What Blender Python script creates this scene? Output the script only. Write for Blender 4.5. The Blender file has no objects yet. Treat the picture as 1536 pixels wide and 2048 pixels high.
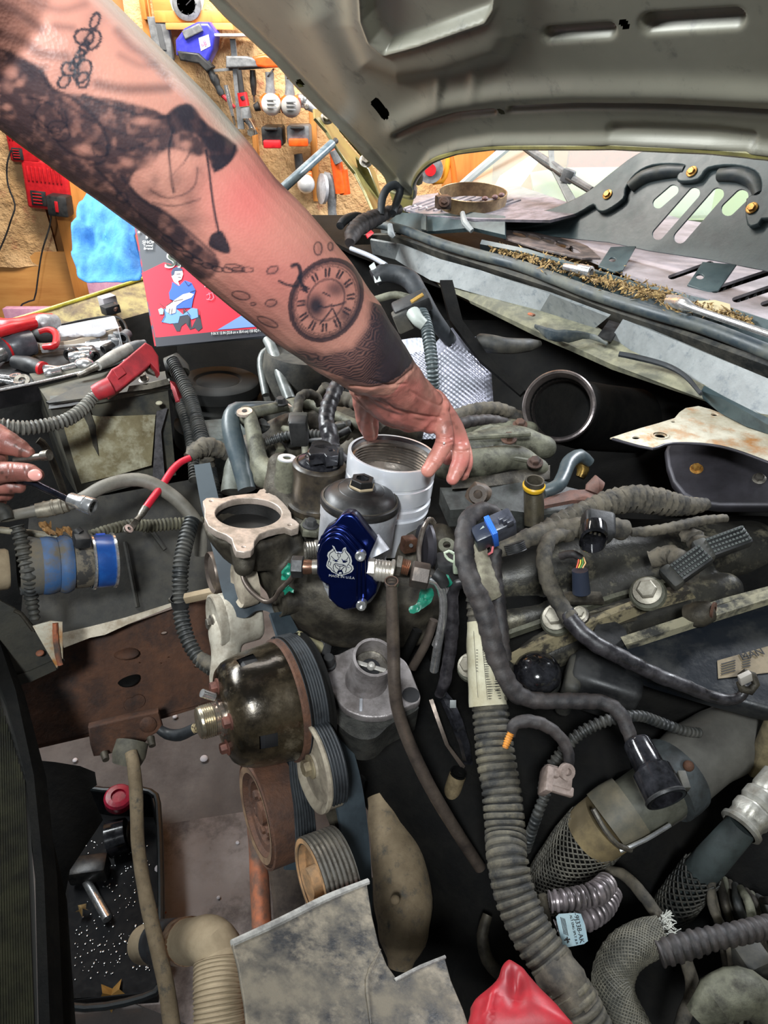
import bpy,bmesh,math,random
import numpy as np
from mathutils import Vector,Matrix,noise
random.seed(7)
PI=math.pi
scene=bpy.context.scene
COL=scene.collection
V=Vector

# ---------------------------------------------------------------- camera, light, exposure
FPX=1420.0
PITCH=math.radians(33)
CAM=V((0,0,1.70))
FW=V((0,math.cos(PITCH),-math.sin(PITCH)))
UPV=V((0,math.sin(PITCH),math.cos(PITCH)))
RT=V((1,0,0))
cd=bpy.data.cameras.new('camera')
cd.sensor_fit='VERTICAL'
cd.sensor_height=24.0
cd.lens=24.0*FPX/2048.0
cd.clip_start=0.02
cam=bpy.data.objects.new('camera',cd)
COL.objects.link(cam)
cam.location=CAM
cam.rotation_euler=(math.radians(90)-PITCH,0,0)
scene.camera=cam

w=bpy.data.worlds.new('garage_air')
scene.world=w
w.use_nodes=True
w.node_tree.nodes['Background'].inputs[0].default_value=(0.80,0.90,1.0,1)
w.node_tree.nodes['Background'].inputs[1].default_value=0.055

def area(name,loc,target,size,power,color,size_y=None,spread=180):
 ld=bpy.data.lights.new(name,'AREA')
 ld.energy=power
 ld.color=color
 ld.size=size
 ld.spread=math.radians(spread)
 if size_y:
  ld.shape='RECTANGLE'
  ld.size_y=size_y
 o=bpy.data.objects.new(name,ld)
 COL.objects.link(o)
 o.location=loc
 o.rotation_euler=(V(target)-V(loc)).to_track_quat('-Z','Y').to_euler()
 return o
area('ceiling_light',(-1.5,1.45,2.4),(0.1,1.35,1.4),1.1,15,(0.93,0.98,1.0),0.4,110)  # tube light above the nose of the truck
area('workshop_light',(-0.6,2.2,2.75),(-0.3,3.2,1.5),1.4,42,(1.0,0.94,0.86),0.3)  # tube light over the bench wall
area('cowl_light',(1.9,2.1,2.75),(0.5,1.5,1.3),0.5,46,(0.90,0.94,1.0),0.5)  # garage light on the windscreen side
area('fill_lamp',(-0.15,-0.75,2.55),(-0.1,1.15,1.25),0.22,5.2,(0.93,0.98,1.0),None,80)  # added fill behind and above the camera, evens out arm and engine
scene.view_settings.view_transform='Standard'
scene.view_settings.look='None'
scene.view_settings.gamma=1
scene.view_settings.exposure=1.15
scene.view_settings.use_curve_mapping=False

# ---------------------------------------------------------------- placing helpers
def ray(px,py):
 return RT*((px-768)/FPX)+UPV*((1024-py)/FPX)+FW
def D(px,py,t):  # point seen at a pixel, t metres in front of the camera
 return CAM+ray(px,py)*t
def Zp(px,py,z):  # point seen at a pixel at height z
 r=ray(px,py)
 return CAM+r*((z-CAM.z)/r.z)
def tz(px,py,z):
 return(z-CAM.z)/ray(px,py).z
def proj(p):
 d=p-CAM
 t=d.dot(FW)
 return 768+FPX*d.dot(RT)/t,1024-FPX*d.dot(UPV)/t,t
class Plane:
 def __init__(s,o,n,x=None):
  s.o=V(o);s.n=V(n).normalized()
  x=V(x)if x is not None else RT
  s.x=(x-s.n*x.dot(s.n)).normalized()
  s.y=s.n.cross(s.x)
 def hit(s,px,py):
  r=ray(px,py)
  return CAM+r*((s.o-CAM).dot(s.n)/r.dot(s.n))
 def uv(s,p):
  d=p-s.o
  return d.dot(s.x),d.dot(s.y)
 def at(s,u,v,h=0.0):
  return s.o+s.x*u+s.y*v+s.n*h
def plane3(a,b,c):  # three (px, py, t); the normal faces the camera
 A,B,C_=D(*a),D(*b),D(*c)
 n=(B-A).cross(C_-A)
 if n.dot(CAM-A)<0:n=-n
 return Plane(A,n)
LX=V((-0.56,0.83,0)).normalized()  # truck axis: driver side to passenger side
FX=V((-0.83,-0.56,0)).normalized()  # truck axis: towards the nose
ZX=V((0,0,1))

# ---------------------------------------------------------------- materials
def lin(c):
 out=[]
 for v in c:
  v=v/255.0
  out.append(v/12.92 if v<=0.04045 else((v+0.055)/1.055)**2.4)
 return(out[0],out[1],out[2],1)
MATS={}
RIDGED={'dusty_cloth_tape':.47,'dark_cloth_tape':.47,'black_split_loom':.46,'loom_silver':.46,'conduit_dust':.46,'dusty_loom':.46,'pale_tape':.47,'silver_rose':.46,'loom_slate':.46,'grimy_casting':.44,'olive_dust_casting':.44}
BIG={'kraft_paper','pine_board','plywood_face','wall_timber','concrete','pale_concrete','olive_hood_paint','strap_weave','box_side','blue_towel','wet_cowl_plastic'}
def mat(name,c,c2=None,rough=.5,metal=0.,scale=15.,cov=.5,soft=.12,bump=.15,bscale=80.,rough2=None,
c3=None,cov3=.62,scale3=4.,coat=0.,metal2=None,aniso=None,bdist=.003):
 if name in MATS:return MATS[name]
 if name not in BIG:scale*=2.6;scale3*=3;soft*=.8
 m=bpy.data.materials.new(name)
 m.use_nodes=True
 N=m.node_tree.nodes;Lk=m.node_tree.links
 B=N['Principled BSDF']
 tc=N.new('ShaderNodeTexCoord')
 vec=tc.outputs['Object']
 if aniso:
  mp=N.new('ShaderNodeMapping');mp.inputs['Scale'].default_value=aniso
  Lk.new(vec,mp.inputs['Vector']);vec=mp.outputs['Vector']
 def nz(sc,det=8,rg=.68):
  n=N.new('ShaderNodeTexNoise');n.inputs['Scale'].default_value=sc
  n.inputs['Detail'].default_value=det;n.inputs['Roughness'].default_value=rg
  Lk.new(vec,n.inputs['Vector']);return n.outputs['Fac']
 def rng(s,a,b,lo=0.,hi=1.):
  r=N.new('ShaderNodeMapRange');r.inputs['From Min'].default_value=a;r.inputs['From Max'].default_value=b
  r.inputs['To Min'].default_value=lo;r.inputs['To Max'].default_value=hi
  Lk.new(s,r.inputs['Value']);return r.outputs['Result']
 def mix(f,a,b):
  x=N.new('ShaderNodeMix');x.data_type='RGBA'
  Lk.new(f,x.inputs['Factor'])
  for s,i in((a,6),(b,7)):
   if isinstance(s,tuple):x.inputs[i].default_value=s
   else:Lk.new(s,x.inputs[i])
  return x.outputs[2]
 colr=lin(c)
 if c2 is not None:
  f=rng(nz(scale),cov-soft,cov+soft)
  colr=mix(f,lin(c),lin(c2))
  if rough2 is not None:
   Lk.new(rng(f,0,1,rough,rough2),B.inputs['Roughness'])
  if metal2 is not None:
   Lk.new(rng(f,0,1,metal,metal2),B.inputs['Metallic'])
 if c3 is not None:
  colr=mix(rng(nz(scale3,9,.7),cov3-.09,cov3+.09),colr,lin(c3))
 if name in RIDGED:  # dust on the ridges, darker colour in the grooves
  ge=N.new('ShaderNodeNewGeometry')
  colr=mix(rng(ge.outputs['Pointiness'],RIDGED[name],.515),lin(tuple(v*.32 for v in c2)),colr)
 if isinstance(colr,tuple):B.inputs['Base Color'].default_value=colr
 else:Lk.new(colr,B.inputs['Base Color'])
 if not(c2 is not None and rough2 is not None):B.inputs['Roughness'].default_value=rough
 if not(c2 is not None and metal2 is not None):B.inputs['Metallic'].default_value=metal
 B.inputs['Coat Weight'].default_value=coat
 B.inputs['Coat Roughness'].default_value=.15
 if bump:
  bp=N.new('ShaderNodeBump');bp.inputs['Strength'].default_value=bump;bp.inputs['Distance'].default_value=bdist
  Lk.new(nz(bscale,5),bp.inputs['Height'])
  Lk.new(bp.outputs['Normal'],B.inputs['Normal'])
 MATS[name]=m
 return m
def glass_mat(name,col,alpha=.35,rough=.05):
 m=bpy.data.materials.new(name);m.use_nodes=True
 N=m.node_tree.nodes;Lk=m.node_tree.links
 B=N['Principled BSDF'];B.inputs['Base Color'].default_value=lin(col);B.inputs['Roughness'].default_value=rough
 B.inputs['Alpha'].default_value=alpha
 return m
def emit_mat(name,col,s):
 m=bpy.data.materials.new(name);m.use_nodes=True
 B=m.node_tree.nodes['Principled BSDF']
 B.inputs['Emission Color'].default_value=lin(col);B.inputs['Emission Strength'].default_value=s
 return m

 # ---------------------------------------------------------------- object helpers
def wl(o):
 p=V(o.location)
 while o.parent:o=o.parent;p=p+V(o.location)
 return p
def props(o,label=None,cat=None,group=None,kind=None):
 if label:o['label']=label
 if cat:o['category']=cat
 if group:o['group']=group
 if kind:o['kind']=kind
 return o
def thing(name,label,cat,loc,group=None):
 o=bpy.data.objects.new(name,None);o.empty_display_size=.03
 COL.objects.link(o);o.location=loc
 return props(o,label,cat,group)
def finish(me,name,m,parent=None,ang=35,label=None,cat=None,group=None,kind=None,smooth=True):
 if parent is not None:base=wl(parent)
 else:
  n=len(me.vertices);co=np.empty(n*3);me.vertices.foreach_get('co',co);co=co.reshape(-1,3)
  lo,hi=co.min(0),co.max(0);base=V(((lo[0]+hi[0])/2,(lo[1]+hi[1])/2,lo[2]))
 me.transform(Matrix.Translation(-base))
 if smooth:
  me.shade_smooth()
  if ang<180:me.set_sharp_from_angle(angle=math.radians(ang))
 me.materials.clear();me.materials.append(m)
 o=bpy.data.objects.new(name,me);COL.objects.link(o)
 if parent is not None:o.parent=parent
 else:o.location=base
 return props(o,label,cat,group,kind)
def copy_tree(o,parent=None,loc=None):
 c=o.copy();COL.objects.link(c)
 if parent is not None:c.parent=parent
 if loc is not None:c.location=loc
 for ch in list(o.children):copy_tree(ch,c)
 return c

def crom(P,R,step):
 """Catmull-Rom resample of points and radii"""
 if len(P)==2:
  n=max(2,int((P[1]-P[0]).length/step)+1)
  return[P[0].lerp(P[1],i/(n-1))for i in range(n)],[R[0]+(R[1]-R[0])*i/(n-1)for i in range(n)]
 out,ro=[],[]
 for i in range(len(P)-1):
  p0=P[i-1]if i else P[0]*2-P[1];p1=P[i];p2=P[i+1];p3=P[i+2]if i+2<len(P)else P[-1]*2-P[-2]
  n=max(1,int((p2-p1).length/step))
  for k in range(n):
   u=k/n
   out.append(.5*((2*p1)+(p2-p0)*u+(2*p0-5*p1+4*p2-p3)*u*u+(3*p1-p0-3*p2+p3)*u**3))
   ro.append(R[i]+(R[i+1]-R[i])*(u*u*(3-2*u)))
 out.append(P[-1]);ro.append(R[-1])
 return out,ro
def frame_of(axis,hint=None):
 a=V(axis).normalized()
 h=hint or(ZX if abs(a.z)<.9 else RT)
 x=(h-a*h.dot(a)).normalized()
 return x,a.cross(x),a

class MB:
 def __init__(s):s.v=[];s.f=[]
 def add(s,vs,fs):
  b=len(s.v);s.v+=[tuple(x)for x in vs];s.f+=[tuple(b+i for i in f)for f in fs];return s
 def box(s,c,size,X=RT,Y=None,Z=ZX,bev=0.0,seg=2):
  X=V(X).normalized();Z=V(Z).normalized()
  Z=(Z-X*Z.dot(X)).normalized();Y=Z.cross(X)
  bm=bmesh.new();bmesh.ops.create_cube(bm,size=1)
  M=Matrix((X,Y,Z)).transposed().to_4x4()
  bmesh.ops.scale(bm,vec=size,verts=bm.verts)
  if bev:bmesh.ops.bevel(bm,geom=list(bm.edges),offset=bev,segments=seg,affect='EDGES',profile=.5)
  bmesh.ops.transform(bm,matrix=Matrix.Translation(V(c))@M,verts=bm.verts)
  bm.verts.index_update()
  s.add([v.co.copy()for v in bm.verts],[[v.index for v in f.verts]for f in bm.faces]);bm.free();return s
 def lathe(s,prof,o,axis,segs=32,hint=None,caps=True,fn=None,sweep=2*PI):
  x,y,a=frame_of(axis,hint);o=V(o)
  vs=[];fs=[];full=sweep>6.28
  n=segs if full else segs+1
  for j,(r,h)in enumerate(prof):
   for i in range(n):
    th=sweep*i/segs
    rr=r*(fn(th,h,j)if fn else 1)
    vs.append(o+x*(rr*math.cos(th))+y*(rr*math.sin(th))+a*h)
  for j in range(len(prof)-1):
   for i in range(segs):
    k=(i+1)%n
    fs.append((j*n+i,j*n+k,(j+1)*n+k,(j+1)*n+i))
  if caps and full:
   if prof[0][0]>1e-6:fs.append(tuple(reversed(range(n))))
   if prof[-1][0]>1e-6:fs.append(tuple((len(prof)-1)*n+i for i in range(n)))
  return s.add(vs,fs)
 def tube(s,P,R,segs=14,step=.008,fn=None,caps=True,closed=False,flat=1.0,hint=None):
  P=[V(p)for p in P]
  if not isinstance(R,(list,tuple)):R=[R]*len(P)
  C_,RR=crom(P,list(R),step)
  n=len(C_);vs=[];fs=[];L=0
  t=(C_[1]-C_[0]).normalized();x,y,_=frame_of(t,hint)
  for j in range(n):
   t2=(C_[min(j+1,n-1)]-C_[max(j-1,0)])
   if t2.length>1e-9:t2.normalize()
   else:t2=t
   x=(x-t2*x.dot(t2)).normalized();y=t2.cross(x);t=t2
   if j:L+=(C_[j]-C_[j-1]).length
   for i in range(segs):
    th=2*PI*i/segs
    r=RR[j]*(fn(L,th,C_[j])if fn else 1)
    vs.append(C_[j]+x*(r*math.cos(th))+y*(r*math.sin(th)*flat))
  for j in range(n-1):
   for i in range(segs):
    k=(i+1)%segs
    fs.append((j*segs+i,j*segs+k,(j+1)*segs+k,(j+1)*segs+i))
  if caps:fs.append(tuple(reversed(range(segs))));fs.append(tuple((n-1)*segs+i for i in range(segs)))
  return s.add(vs,fs)
 def ball(s,c,r,X=RT,Z=ZX,sc=(1,1,1),segs=20,rings=12,lo=-PI/2):
  prof=[]
  for j in range(rings+1):
   a=lo+(PI/2-lo)*j/rings
   prof.append((max(0.,r*math.cos(a)),r*math.sin(a)))
  tmp=MB().lathe(prof,(0,0,0),(0,0,1),segs,hint=RT)
  X=V(X).normalized();Z=(V(Z)-X*V(Z).dot(X)).normalized();Y=Z.cross(X)
  return s.add([V(c)+X*v[0]*sc[0]+Y*v[1]*sc[1]+Z*v[2]*sc[2]for v in tmp.v],tmp.f)
 def bolt(s,c,axis,r,h=None,washer=True,rot=0.):
  h=h or r*1.1
  o=V(c);a=V(axis).normalized()
  if washer:s.lathe([(0,0),(r*1.45,0),(r*1.45,r*.2),(r*1.15,r*.32),(0,r*.32)],o,a,20,caps=False)
  x,y,a=frame_of(a)
  s.lathe([(r,0.),(r,h*.85),(r*.86,h),(0,h)],o,a,6,hint=(x*math.cos(rot)+y*math.sin(rot)),caps=False)
  return s
 def prism(s,pts,off):  # closed loop of 3-D points extruded by a vector
  n=len(pts);off=V(off);pts=[V(p)for p in pts]
  s.add(pts+[p+off for p in pts],[tuple(range(n))]+[tuple(reversed(range(n,2*n)))]+
  [(i,n+i,n+(i+1)%n,(i+1)%n)for i in range(n)])
  return s
 def ribbon(s,A,B,th,up=None):  # sheet between two 3-D polylines with thickness
  n=len(A);A=[V(a)for a in A];B=[V(b)for b in B]
  vs=[];
  for i in range(n):
   tg=A[min(i+1,n-1)]-A[max(i-1,0)]
   nn=(B[i]-A[i]).cross(tg).normalized()*th
   if nn.dot(CAM-A[i])>0:nn=-nn
   vs+=[A[i],B[i],B[i]+nn,A[i]+nn]
  fs=[]
  for i in range(n-1):
   for k in range(4):
    fs.append((4*i+k,4*i+(k+1)%4,4*i+4+(k+1)%4,4*i+4+k))
  fs+=[(3,2,1,0),(4*n-4,4*n-3,4*n-2,4*n-1)]
  return s.add(vs,fs)
 def mesh(s,name):
  me=bpy.data.meshes.new(name);me.from_pydata(s.v,[],s.f);me.update()
  bm=bmesh.new();bm.from_mesh(me);bmesh.ops.recalc_face_normals(bm,faces=bm.faces);bm.to_mesh(me);bm.free()
  return me
 def build(s,name,m,parent=None,**k):return finish(s.mesh(name),name,m,parent,**k)

def smooth_loop(pts,n=4,closed=True):
 out=[];N_=len(pts)
 for i in range(N_ if closed else N_-1):
  g=lambda k:pts[k%N_]if closed else pts[max(0,min(N_-1,k))]
  p0,p1,p2,p3=g(i-1),g(i),g(i+1),g(i+2)
  for k in range(n):
   u=k/n
   out.append(tuple(.5*(2*p1[a]+(p2[a]-p0[a])*u+(2*p0[a]-5*p1[a]+4*p2[a]-p3[a])*u*u+(3*p1[a]-p0[a]-3*p2[a]+p3[a])*u**3)for a in range(len(p1))))
 if not closed:out.append(tuple(pts[-1]))
 return out
def curve_mesh(loops,thick,bev=0.0,bres=2):
 cu=bpy.data.curves.new('tmp','CURVE');cu.dimensions='2D';cu.fill_mode='BOTH'
 cu.extrude=max(1e-5,thick/2-bev);cu.bevel_depth=bev;cu.bevel_resolution=bres
 for lp in loops:
  sp=cu.splines.new('POLY');sp.points.add(len(lp)-1)
  for i,p in enumerate(lp):sp.points[i].co=(p[0],p[1],0,1)
  sp.use_cyclic_u=True
 o=bpy.data.objects.new('tmp',cu);COL.objects.link(o)
 bpy.context.view_layer.update()
 me=bpy.data.meshes.new_from_object(o.evaluated_get(bpy.context.evaluated_depsgraph_get()))
 bpy.data.objects.remove(o);bpy.data.curves.remove(cu)
 return me
def plate(name,px,pl,thick,m,parent=None,holes=(),bev=0.0,smooth=0,lift=0.,fn=None,sub=0,**k):
 """a flat plate whose outline (pixels on plane pl) is filled, thickened and given holes"""
 loops=[]
 for lp in[px]+list(holes):
  if smooth and(smooth==1 or lp is not px):lp=smooth_loop(lp,4)
  loops.append([pl.uv(pl.hit(x,y))for x,y in lp])
 me=curve_mesh(loops,thick,bev)
 M=Matrix((pl.x,pl.y,pl.n)).transposed().to_4x4()
 me.transform(Matrix.Translation(pl.o+pl.n*(lift-thick/2))@M)
 return finish(me,name,m,parent,**k)
def ell(cx,cy,a,b,rot=0,n=20):
 r=math.radians(rot)
 return[(cx+a*math.cos(t)*math.cos(r)-b*math.sin(t)*math.sin(r),cy+a*math.cos(t)*math.sin(r)+b*math.sin(t)*math.cos(r))
 for t in[2*PI*i/n for i in range(n)]]
def text(name,s,pl,px,py,h_px,m,parent=None,ang=0,lift=.0006,ext=.0003,sx=1.0,shear=0.,**k):
 """flat lettering lying on plane pl, baseline start at a pixel, cap height in pixels"""
 cu=bpy.data.curves.new('tmp','FONT');cu.body=s;cu.extrude=ext;cu.shear=shear
 P=pl.hit(px,py);Q=pl.hit(px+10*math.cos(math.radians(ang)),py-10*math.sin(math.radians(ang)))
 H=pl.hit(px-h_px*math.sin(math.radians(ang)),py-h_px*math.cos(math.radians(ang)))
 x=(Q-P).normalized();y=(H-P);size=y.length/.70;y=pl.n.cross(x).normalized()
 o=bpy.data.objects.new('tmp',cu);COL.objects.link(o)
 bpy.context.view_layer.update()
 me=bpy.data.meshes.new_from_object(o.evaluated_get(bpy.context.evaluated_depsgraph_get()))
 bpy.data.objects.remove(o);bpy.data.curves.remove(cu)
 M=Matrix((x*size*sx,y*size,pl.n)).transposed().to_4x4()
 me.transform(Matrix.Translation(P+pl.n*lift)@M)
 return finish(me,name,m,parent,smooth=False,**k)
def px_r(r,t):return r*t/FPX
def TP(pts):  # [(px,py,t,r_px)] -> points, radii
 return[D(p[0],p[1],p[2])for p in pts],[px_r(p[3],p[2])for p in pts]
def corr(pitch,amp=.12):  # split loom / corrugated tube rings
 def f(L,th,p):
  c=math.cos(2*PI*L/pitch)
  return 1+amp*(1 if c>.3 else-1 if c<-.3 else c/.3)
 return f
def tape(pitch,amp=.05,nz=.05,seed=0.):  # spiral-wound cloth tape with creases
 def f(L,th,p):
  u=(L/pitch+th/(2*PI)+seed)%1.0
  return 1+amp*(u-.5)*2+nz*noise.noise(p*60+V((math.cos(th),math.sin(th),seed))*1.2)+amp*.5*noise.noise(p*260+V((math.cos(th)*3,math.sin(th)*3,0)))
 return f
def hose(name,pts,m,parent=None,kind='smooth',pitch=.006,amp=None,segs=16,step=None,seed=0.,**k):
 P,R=TP(pts)
 if kind=='corr':fn=corr(pitch,amp or.12);step=pitch/6;
 elif kind=='tape':fn=tape(pitch,(amp or.05)*1.2,.08,seed);step=step or pitch/5
 elif kind=='wrinkle':fn=(lambda L,th,p:1+.03*noise.noise(p*40));step=step or.008
 else:fn=None;step=step or.008
 return MB().tube(P,R,segs,step,fn).build(name,m,parent,ang=(60 if kind=='smooth' else 50),**k)
 # ---------------------------------------------------------------- palette
M_kraft=mat('kraft_paper',(214,176,128),(186,146,98),rough=.8,scale=5,bump=.9,bscale=9,c3=(168,90,70),cov3=.66,scale3=14,bdist=.03)
M_wood=mat('pine_board',(214,148,74),(180,108,44),rough=.55,scale=3,aniso=(9,1,.8),bump=.1,soft=.25)
M_woodh=mat('plywood_face',(206,152,84),(170,112,54),rough=.55,scale=3,aniso=(1,1,9),bump=.1,soft=.25)
M_pink=mat('pink_foam',(214,160,182),(198,140,168),rough=.8,bump=.1)
M_concrete=mat('concrete',(112,104,100),(84,78,76),rough=.8,scale=3,bump=.3,bscale=60,c3=(66,58,56),cov3=.6,scale3=2.2)
M_red=mat('red_plastic',(196,30,36),(170,22,30),rough=.4,bump=.05)
M_blk=mat('black_plastic',(22,23,25),(40,40,40),rough=.45,scale=9,rough2=.7,bump=.15)
M_blkd=mat('dusty_black_plastic',(34,36,36),(84,80,70),rough=.55,scale=7,soft=.2,cov=.55,rough2=.85,bump=.2)
M_rub=mat('black_rubber',(24,27,30),(40,44,48),rough=.5,scale=12,rough2=.75,bump=.12)
M_belt=mat('belt_rubber',(34,42,48),(50,60,66),rough=.55,scale=6,bump=.05)
M_chrome=mat('chrome',(226,226,226),(170,170,170),rough=.16,metal=.85,scale=30,rough2=.3,bump=.03)
M_steel=mat('bare_steel',(150,146,138),(96,90,82),rough=.35,metal=.9,scale=22,rough2=.6,bump=.15)
M_alu=mat('machined_aluminium',(232,234,240),rough=.27,metal=.6,bump=0)
M_cast=mat('cast_aluminium',(186,188,194),(158,158,162),rough=.45,metal=.45,scale=14,rough2=.6,bump=.35,bscale=260,bdist=.001)
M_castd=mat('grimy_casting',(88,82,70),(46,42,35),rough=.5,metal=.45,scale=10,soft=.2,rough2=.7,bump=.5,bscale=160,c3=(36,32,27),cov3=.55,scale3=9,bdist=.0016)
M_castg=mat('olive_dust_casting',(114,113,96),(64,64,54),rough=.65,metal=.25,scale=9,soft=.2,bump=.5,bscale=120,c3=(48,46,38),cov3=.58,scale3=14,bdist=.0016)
M_rust=mat('rusty_frame',(96,62,42),(52,35,28),rough=.8,scale=8,soft=.25,bump=.8,bscale=70,c3=(38,30,28),cov3=.56,scale3=4,bdist=.003)
M_rusto=mat('orange_rust',(176,98,62),(120,84,66),rough=.75,scale=7,soft=.15,bump=.3,c3=(74,66,60),cov3=.57,scale3=6)
M_mud=mat('dried_mud_paint',(132,116,92),(98,84,64),rough=.85,scale=9,soft=.2,bump=.4,bscale=120,c3=(62,62,58),cov3=.62,scale3=22)
M_tan=mat('tan_dust',(158,142,116),(128,112,88),rough=.85,scale=6,soft=.2,bump=.2)
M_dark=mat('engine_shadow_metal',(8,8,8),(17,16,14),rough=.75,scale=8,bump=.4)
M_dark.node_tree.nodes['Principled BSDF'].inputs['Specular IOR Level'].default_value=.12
M_oil=mat('oily_black_steel',(26,22,16),(70,60,44),rough=.16,metal=.4,scale=5,soft=.12,rough2=.38,bump=.12,c3=(120,110,92),cov3=.62,scale3=7)
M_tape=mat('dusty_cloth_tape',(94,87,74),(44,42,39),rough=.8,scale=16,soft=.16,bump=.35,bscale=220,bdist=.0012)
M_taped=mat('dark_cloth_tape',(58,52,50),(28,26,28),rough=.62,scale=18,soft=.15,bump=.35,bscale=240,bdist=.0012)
M_tapek=mat('black_vinyl_tape',(24,23,26),(50,47,50),rough=.3,scale=22,soft=.15,rough2=.55,bump=.3,bscale=150,bdist=.0012)
M_loom=mat('grey_split_loom',(74,76,74),(112,110,102),rough=.6,scale=12,soft=.2,bump=.1)
M_loomk=mat('black_split_loom',(30,33,34),(78,76,70),rough=.5,scale=10,soft=.2,cov=.56,rough2=.8,bump=.1)
M_olive=mat('olive_hood_paint',(122,120,106),(100,99,88),rough=.42,metal=.15,scale=3,soft=.3,bump=.06,bscale=50,c3=(74,74,68),cov3=.66,scale3=26)
M_hoodedge=mat('olive_paint_gloss',(124,118,70),(92,88,58),rough=.3,metal=.1,scale=4,bump=.05)
M_cowl=mat('wet_cowl_plastic',(44,58,62),(72,86,88),rough=.3,scale=5,soft=.15,rough2=.55,bump=.1,c3=(40,50,56),cov3=.6,scale3=13)
M_cowlg=mat('dusty_cowl_sheet',(138,142,142),(110,114,114),rough=.5,scale=6,soft=.2,bump=.15,c3=(84,92,98),cov3=.62,scale3=18)
M_grille=mat('grey_grille_plastic',(150,142,146),(126,120,122),rough=.5,scale=6,bump=.1)
M_seal=mat('cowl_seal_rubber',(44,54,60),(92,94,86),rough=.45,scale=7,soft=.18,cov=.56,rough2=.8,bump=.1)
M_dustyw=mat('rust_stained_sheet',(196,190,172),(160,150,128),rough=.55,scale=6,bump=.1,c3=(164,112,58),cov3=.58,scale3=9)
M_slate=mat('slate_metal',(62,60,66),(48,46,50),rough=.5,metal=.5,scale=5,bump=.1)
M_blue=mat('anodised_blue',(9,24,78),(7,19,64),rough=.24,metal=.85,scale=5,bump=.02)
M_silver=mat('engraved_silver',(206,206,200),rough=.35,metal=.6,bump=0)
M_green=mat('green_tape',(20,116,92),(12,88,70),rough=.4,bump=.2)
M_white=mat('white_print',(230,230,226),rough=.6,bump=0)
M_ink=mat('black_print',(24,24,26),rough=.6,bump=0)
M_yel=mat('yellow_rubber',(216,170,40),rough=.4,bump=0)
M_orange=mat('orange_plastic',(226,92,28),(206,76,20),rough=.4,bump=.05)
M_greyp=mat('grey_tool_plastic',(120,122,124),(92,94,96),rough=.5,bump=.05)

# ---------------------------------------------------------------- the garage
WY=3.2
def wallp(px,py,off=0.):
 r=ray(px,py);return CAM+r*((WY-off)/r.y)
WPL=Plane((0,WY,0),(0,-1,0),RT)
def WP(off):return Plane((0,WY-off,0),(0,-1,0),RT)
wb=MB().box((0.4,WY+.1,1.35),(6.4,.14,2.7),bev=0).build('wall_back',mat('wall_timber',(190,136,80),(160,108,60),scale=4,rough=.7),kind='structure')
# crumpled kraft paper facing stapled over the wall
def kraft(x0,x1,z0,z1,off=.02,ragged=True):
 nx=int((x1-x0)/.02);nz=int((z1-z0)/.02);vs=[];fs=[]
 for j in range(nz+1):
  for i in range(nx+1):
   x=x0+(x1-x0)*i/nx;z=z0+(z1-z0)*j/nz
   if j==0:z+=.012*noise.noise(V((x*9,0,3)))
   y=WY-off-.018-.03*noise.noise(V((x*3.1,z*2.7,1)))-.012*abs(noise.noise(V((x*9,z*7,5))))
   vs.append((x,y,z))
 for j in range(nz):
  for i in range(nx):
   a=j*(nx+1)+i;fs.append((a,a+1,a+nx+2,a+nx+1))
 return MB().add(vs,fs).build('paper_facing',M_kraft,wb)
zc=wallp(60,530).z
kraft(-2.6,wallp(112,480).x,zc,2.0)
kraft(wallp(300,300).x,wallp(900,330).x,.5,2.0)
# pine stud beside the chargers and the plywood strip below the paper
MB().box(((wallp(112,430).x+wallp(185,430).x)/2+.03,WY-.04,1.1),(.15,.08,2.2),bev=.004).build('stud',M_wood,wb)
MB().box(((wallp(880,330).x+wallp(985,330).x)/2,WY-.04,1.4),(.20,.07,1.6),bev=.004).build('stud',M_wood,wb)
MB().box((-1.95,WY-.012,zc-.15),(1.9,.02,.42),bev=.002).build('plywood_panel',M_woodh,wb)
for(x0,y0,x1,y1,off,m_)in((276,-60,300,40,.05,M_wood),(300,-60,360,24,.03,M_woodh),(312,22,480,46,.09,M_wood),(335,46,470,60,.11,M_woodh),(296,-40,322,260,.02,M_wood),(505,255,528,420,.05,M_wood),(618,200,640,400,.05,M_wood)):
 a=wallp(x0,y0,off);b=wallp(x1,y1,off)
 MB().box(((a.x+b.x)/2,WY-off-.01,(a.z+b.z)/2),(abs(b.x-a.x),.05,abs(a.z-b.z)),bev=.003).build('shelf_board',m_,wb)
MB().box((0.3,1.6,-.05),(7.5,6.5,.1)).build('floor',M_concrete,kind='structure')
# a control joint sawn in the slab and a paler patch of slab near the truck
fl=bpy.data.objects['floor']
ptch=[Zp(300,1655,.0),Zp(490,1625,.0),Zp(700,1900,0),Zp(500,2100,0),Zp(250,2000,0)]
MB().prism([p+V((0,0,.004))for p in ptch],(0,0,-.01)).build('slab_patch',mat('pale_concrete',(150,140,136),(112,102,98),rough=.8,scale=5,bump=.3,bscale=80,c3=(72,64,62),cov3=.55,scale3=5),fl)
for i_,(x,y,r)in enumerate(((150,1520,5),(117,1535,5),(350,1433,5),(408,1517,8),(318,1738,10),(475,1685,4),(437,1795,4))):
 p=Zp(x,y,.008)
 MB().ball(p,r*tz(x,y,0)/FPX,sc=(1,1,.6),segs=10,rings=6).build('pebble',mat('white_chip',(205,198,200),rough=.7),label='small white chip on the concrete '+('left of the rusty bracket, upper','left of the rusty bracket, lower','just under the rusty rail','left of the oily bowl pulley','right of the muddy bar, largest','left of the brown damper','above the dusty elbow pipe')[i_],cat='chip',group='white chips on the floor')
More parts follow.
